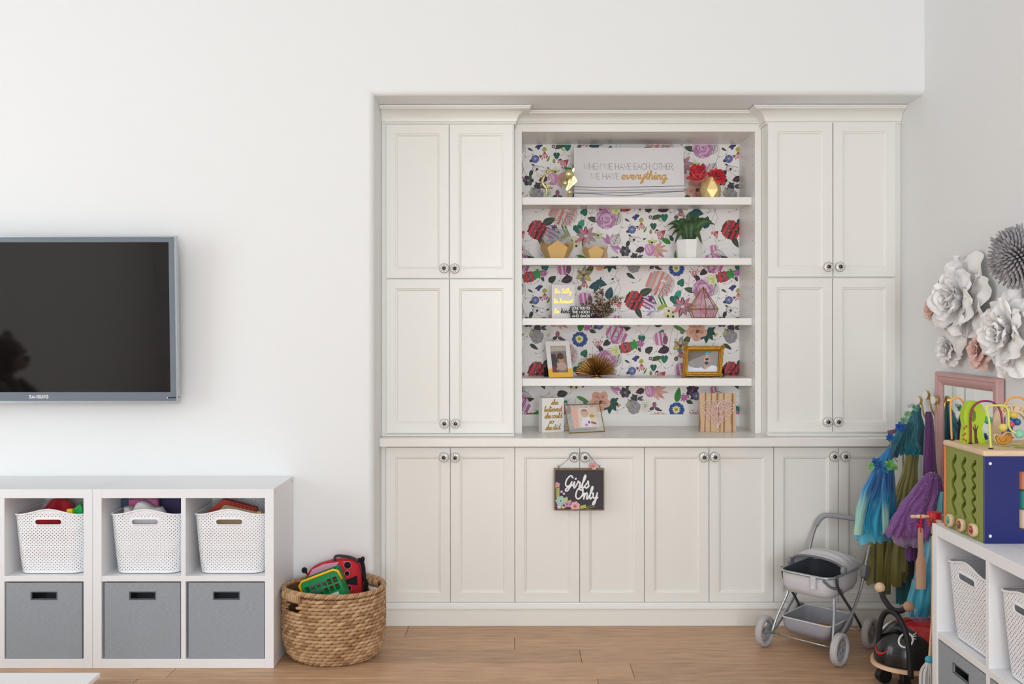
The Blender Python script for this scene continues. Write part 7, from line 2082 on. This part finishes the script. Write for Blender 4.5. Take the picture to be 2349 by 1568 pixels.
for sg in (1, -1):
    pts = [dome_az(sg * .72 + .19 * cos(q), R(40) + .21 * sin(q), 1.004) for q in [2 * pi * i / 24 for i in range(24)]]
    e = MB().tube(pts, .0042, 6, closed=True).build('eye', wht, lb_, W=True, smooth='all')
    for d in (0, .10, .2): MB().tube([dome_az(sg * (.72 + .17), R(40) + .06 + d * .5, 1.006), dome_az(sg * (.72 + .27), R(40) + .05 + d, 1.006)], .0022, 5).build('eyelash', wht, e, W=True)
MB().tube(catmull([dome_az(.32, R(20), 1.005), dome_az(.16, R(13), 1.005), dome_az(0, R(11), 1.005), dome_az(-.16, R(13), 1.005), dome_az(-.32, R(20), 1.005)], 6), [.001 + .004 * sin(pi * i / 24) for i in range(25)], 6).build('mouth', mat('mouth_red', 'c2242c', .4), lb_, W=True, smooth='all')
rubber = mat('black_rubber', '151517', .5)
MB().tube(catmull([P(2016, 1512, 3.985), P(2015, 1470, 3.975), P(2020, 1425, 3.96), P(2031, 1405, 3.94), P(2046, 1403, 3.91), P(2062, 1417, 3.88), P(2077, 1450, 3.85), P(2086, 1500, 3.83), P(2089, 1556, 3.82)], 7), .0115, 10).build('handle', rubber, lb_, W=True, smooth='all')
MB().tube(catmull([P(2020, 1352, 4.0), P(2027, 1372, 3.98), P(2040, 1391, 3.95), P(2053, 1400, 3.92), P(2067, 1400, 3.885), P(2082, 1391, 3.86)], 7), .0115, 10).build('antenna_tube', rubber, lb_, W=True, smooth='all')
MB().ball(P(2018, 1347, 4.0), .0215, 18).build('antenna_ball', mw, lb_, W=True, smooth='all'); MB().ball(P(2084, 1391, 3.86), .0215, 18).build('antenna_ball', 'beech_dark', lb_, W=True, smooth='all')
for s, l in ((.12, .07), (.12, -.07), (-.12, .08), (-.12, -.08)):
    c = L3(s, l, .034); w = MB().lathe([(.010, -.018), (.031, -.016), (.033, 0), (.031, .016), (.010, .018)], c, ll, 20).build('caster', 'black_plastic', lb_, W=True, smooth=True)
    MB().rbox((-.016, -.02, 0), (.016, .02, BZ - .016 - .028), .004).xf(Matrix.Translation(L3(s, l, .028))).build('fork', 'black_plastic', w, W=True)

# ------------------------------------------------------------------ plush bear on a low dresser, mirrored in the television
DX, DY_, DZ = -3.62, 2.25, .66
t = thing('dresser', 'white low dresser reflected in the dark television screen', 'dresser', (DX, DY_, 0))
MB().rbox((DX - .3, DY_ - .5, .0005), (DX + .22, DY_ + .5, DZ), .006).build('body', 'white_laminate', t, W=True)
for z0 in (.06, .36):
    d = MB().rbox((DX + .22, DY_ - .47, z0), (DX + .24, DY_ + .47, z0 + .27), .004).build('drawer', 'white_laminate', t, W=True)
    MB().lathe([(.006, 0), (.006, .015), (.014, .02), (0, .026)], (DX + .24, DY_, z0 + .14), (1, 0, 0), 14).build('knob', 'brass', d, W=True, smooth=True)
brn = mat('bear_plush', '5f4636', .95, sheen=.4, bump=(120, .6)); tan_ = mat('bear_muzzle', 'a08a74', .95, sheen=.3)
bc = Vector((DX, DY_ + .1, DZ + .001)); t = thing('plush_bear', 'brown plush bear sitting on the dresser, mirrored in the television', 'plush toy', bc)
o = MB().ball(bc + Vector((0, 0, .20)), (.15, .16, .20), 20).ball(bc + Vector((.02, 0, .50)), (.15, .165, .15), 20).tube([bc + Vector((.05, .12, .3)), bc + Vector((.14, .17, .2)), bc + Vector((.2, .14, .12))], [.06, .055, .05], 10).tube([bc + Vector((.05, -.12, .3)), bc + Vector((.14, -.17, .2)), bc + Vector((.2, -.14, .12))], [.06, .055, .05], 10).tube([bc + Vector((.03, .09, .07)), bc + Vector((.19, .14, .072))], [.07, .065], 10).tube([bc + Vector((.03, -.09, .07)), bc + Vector((.19, -.14, .072))], [.07, .065], 10).build('body', brn, t, W=True, smooth='all')
for sg in (-1, 1): MB().ball(bc + Vector((.0, sg * .125, .62)), (.035, .055, .055), 14).build('ear', brn, t, W=True, smooth='all')
mz = MB().ball(bc + Vector((.14, 0, .46)), (.07, .08, .06), 16).build('muzzle', tan_, t, W=True, smooth='all')
MB().ball(bc + Vector((.205, 0, .485)), (.018, .026, .018), 10).build('nose', 'black_plastic', mz, W=True, smooth='all')
for sg in (-1, 1): MB().ball(bc + Vector((.155, sg * .065, .53)), .014, 10).build('eye', 'black_plastic', t, W=True, smooth='all')
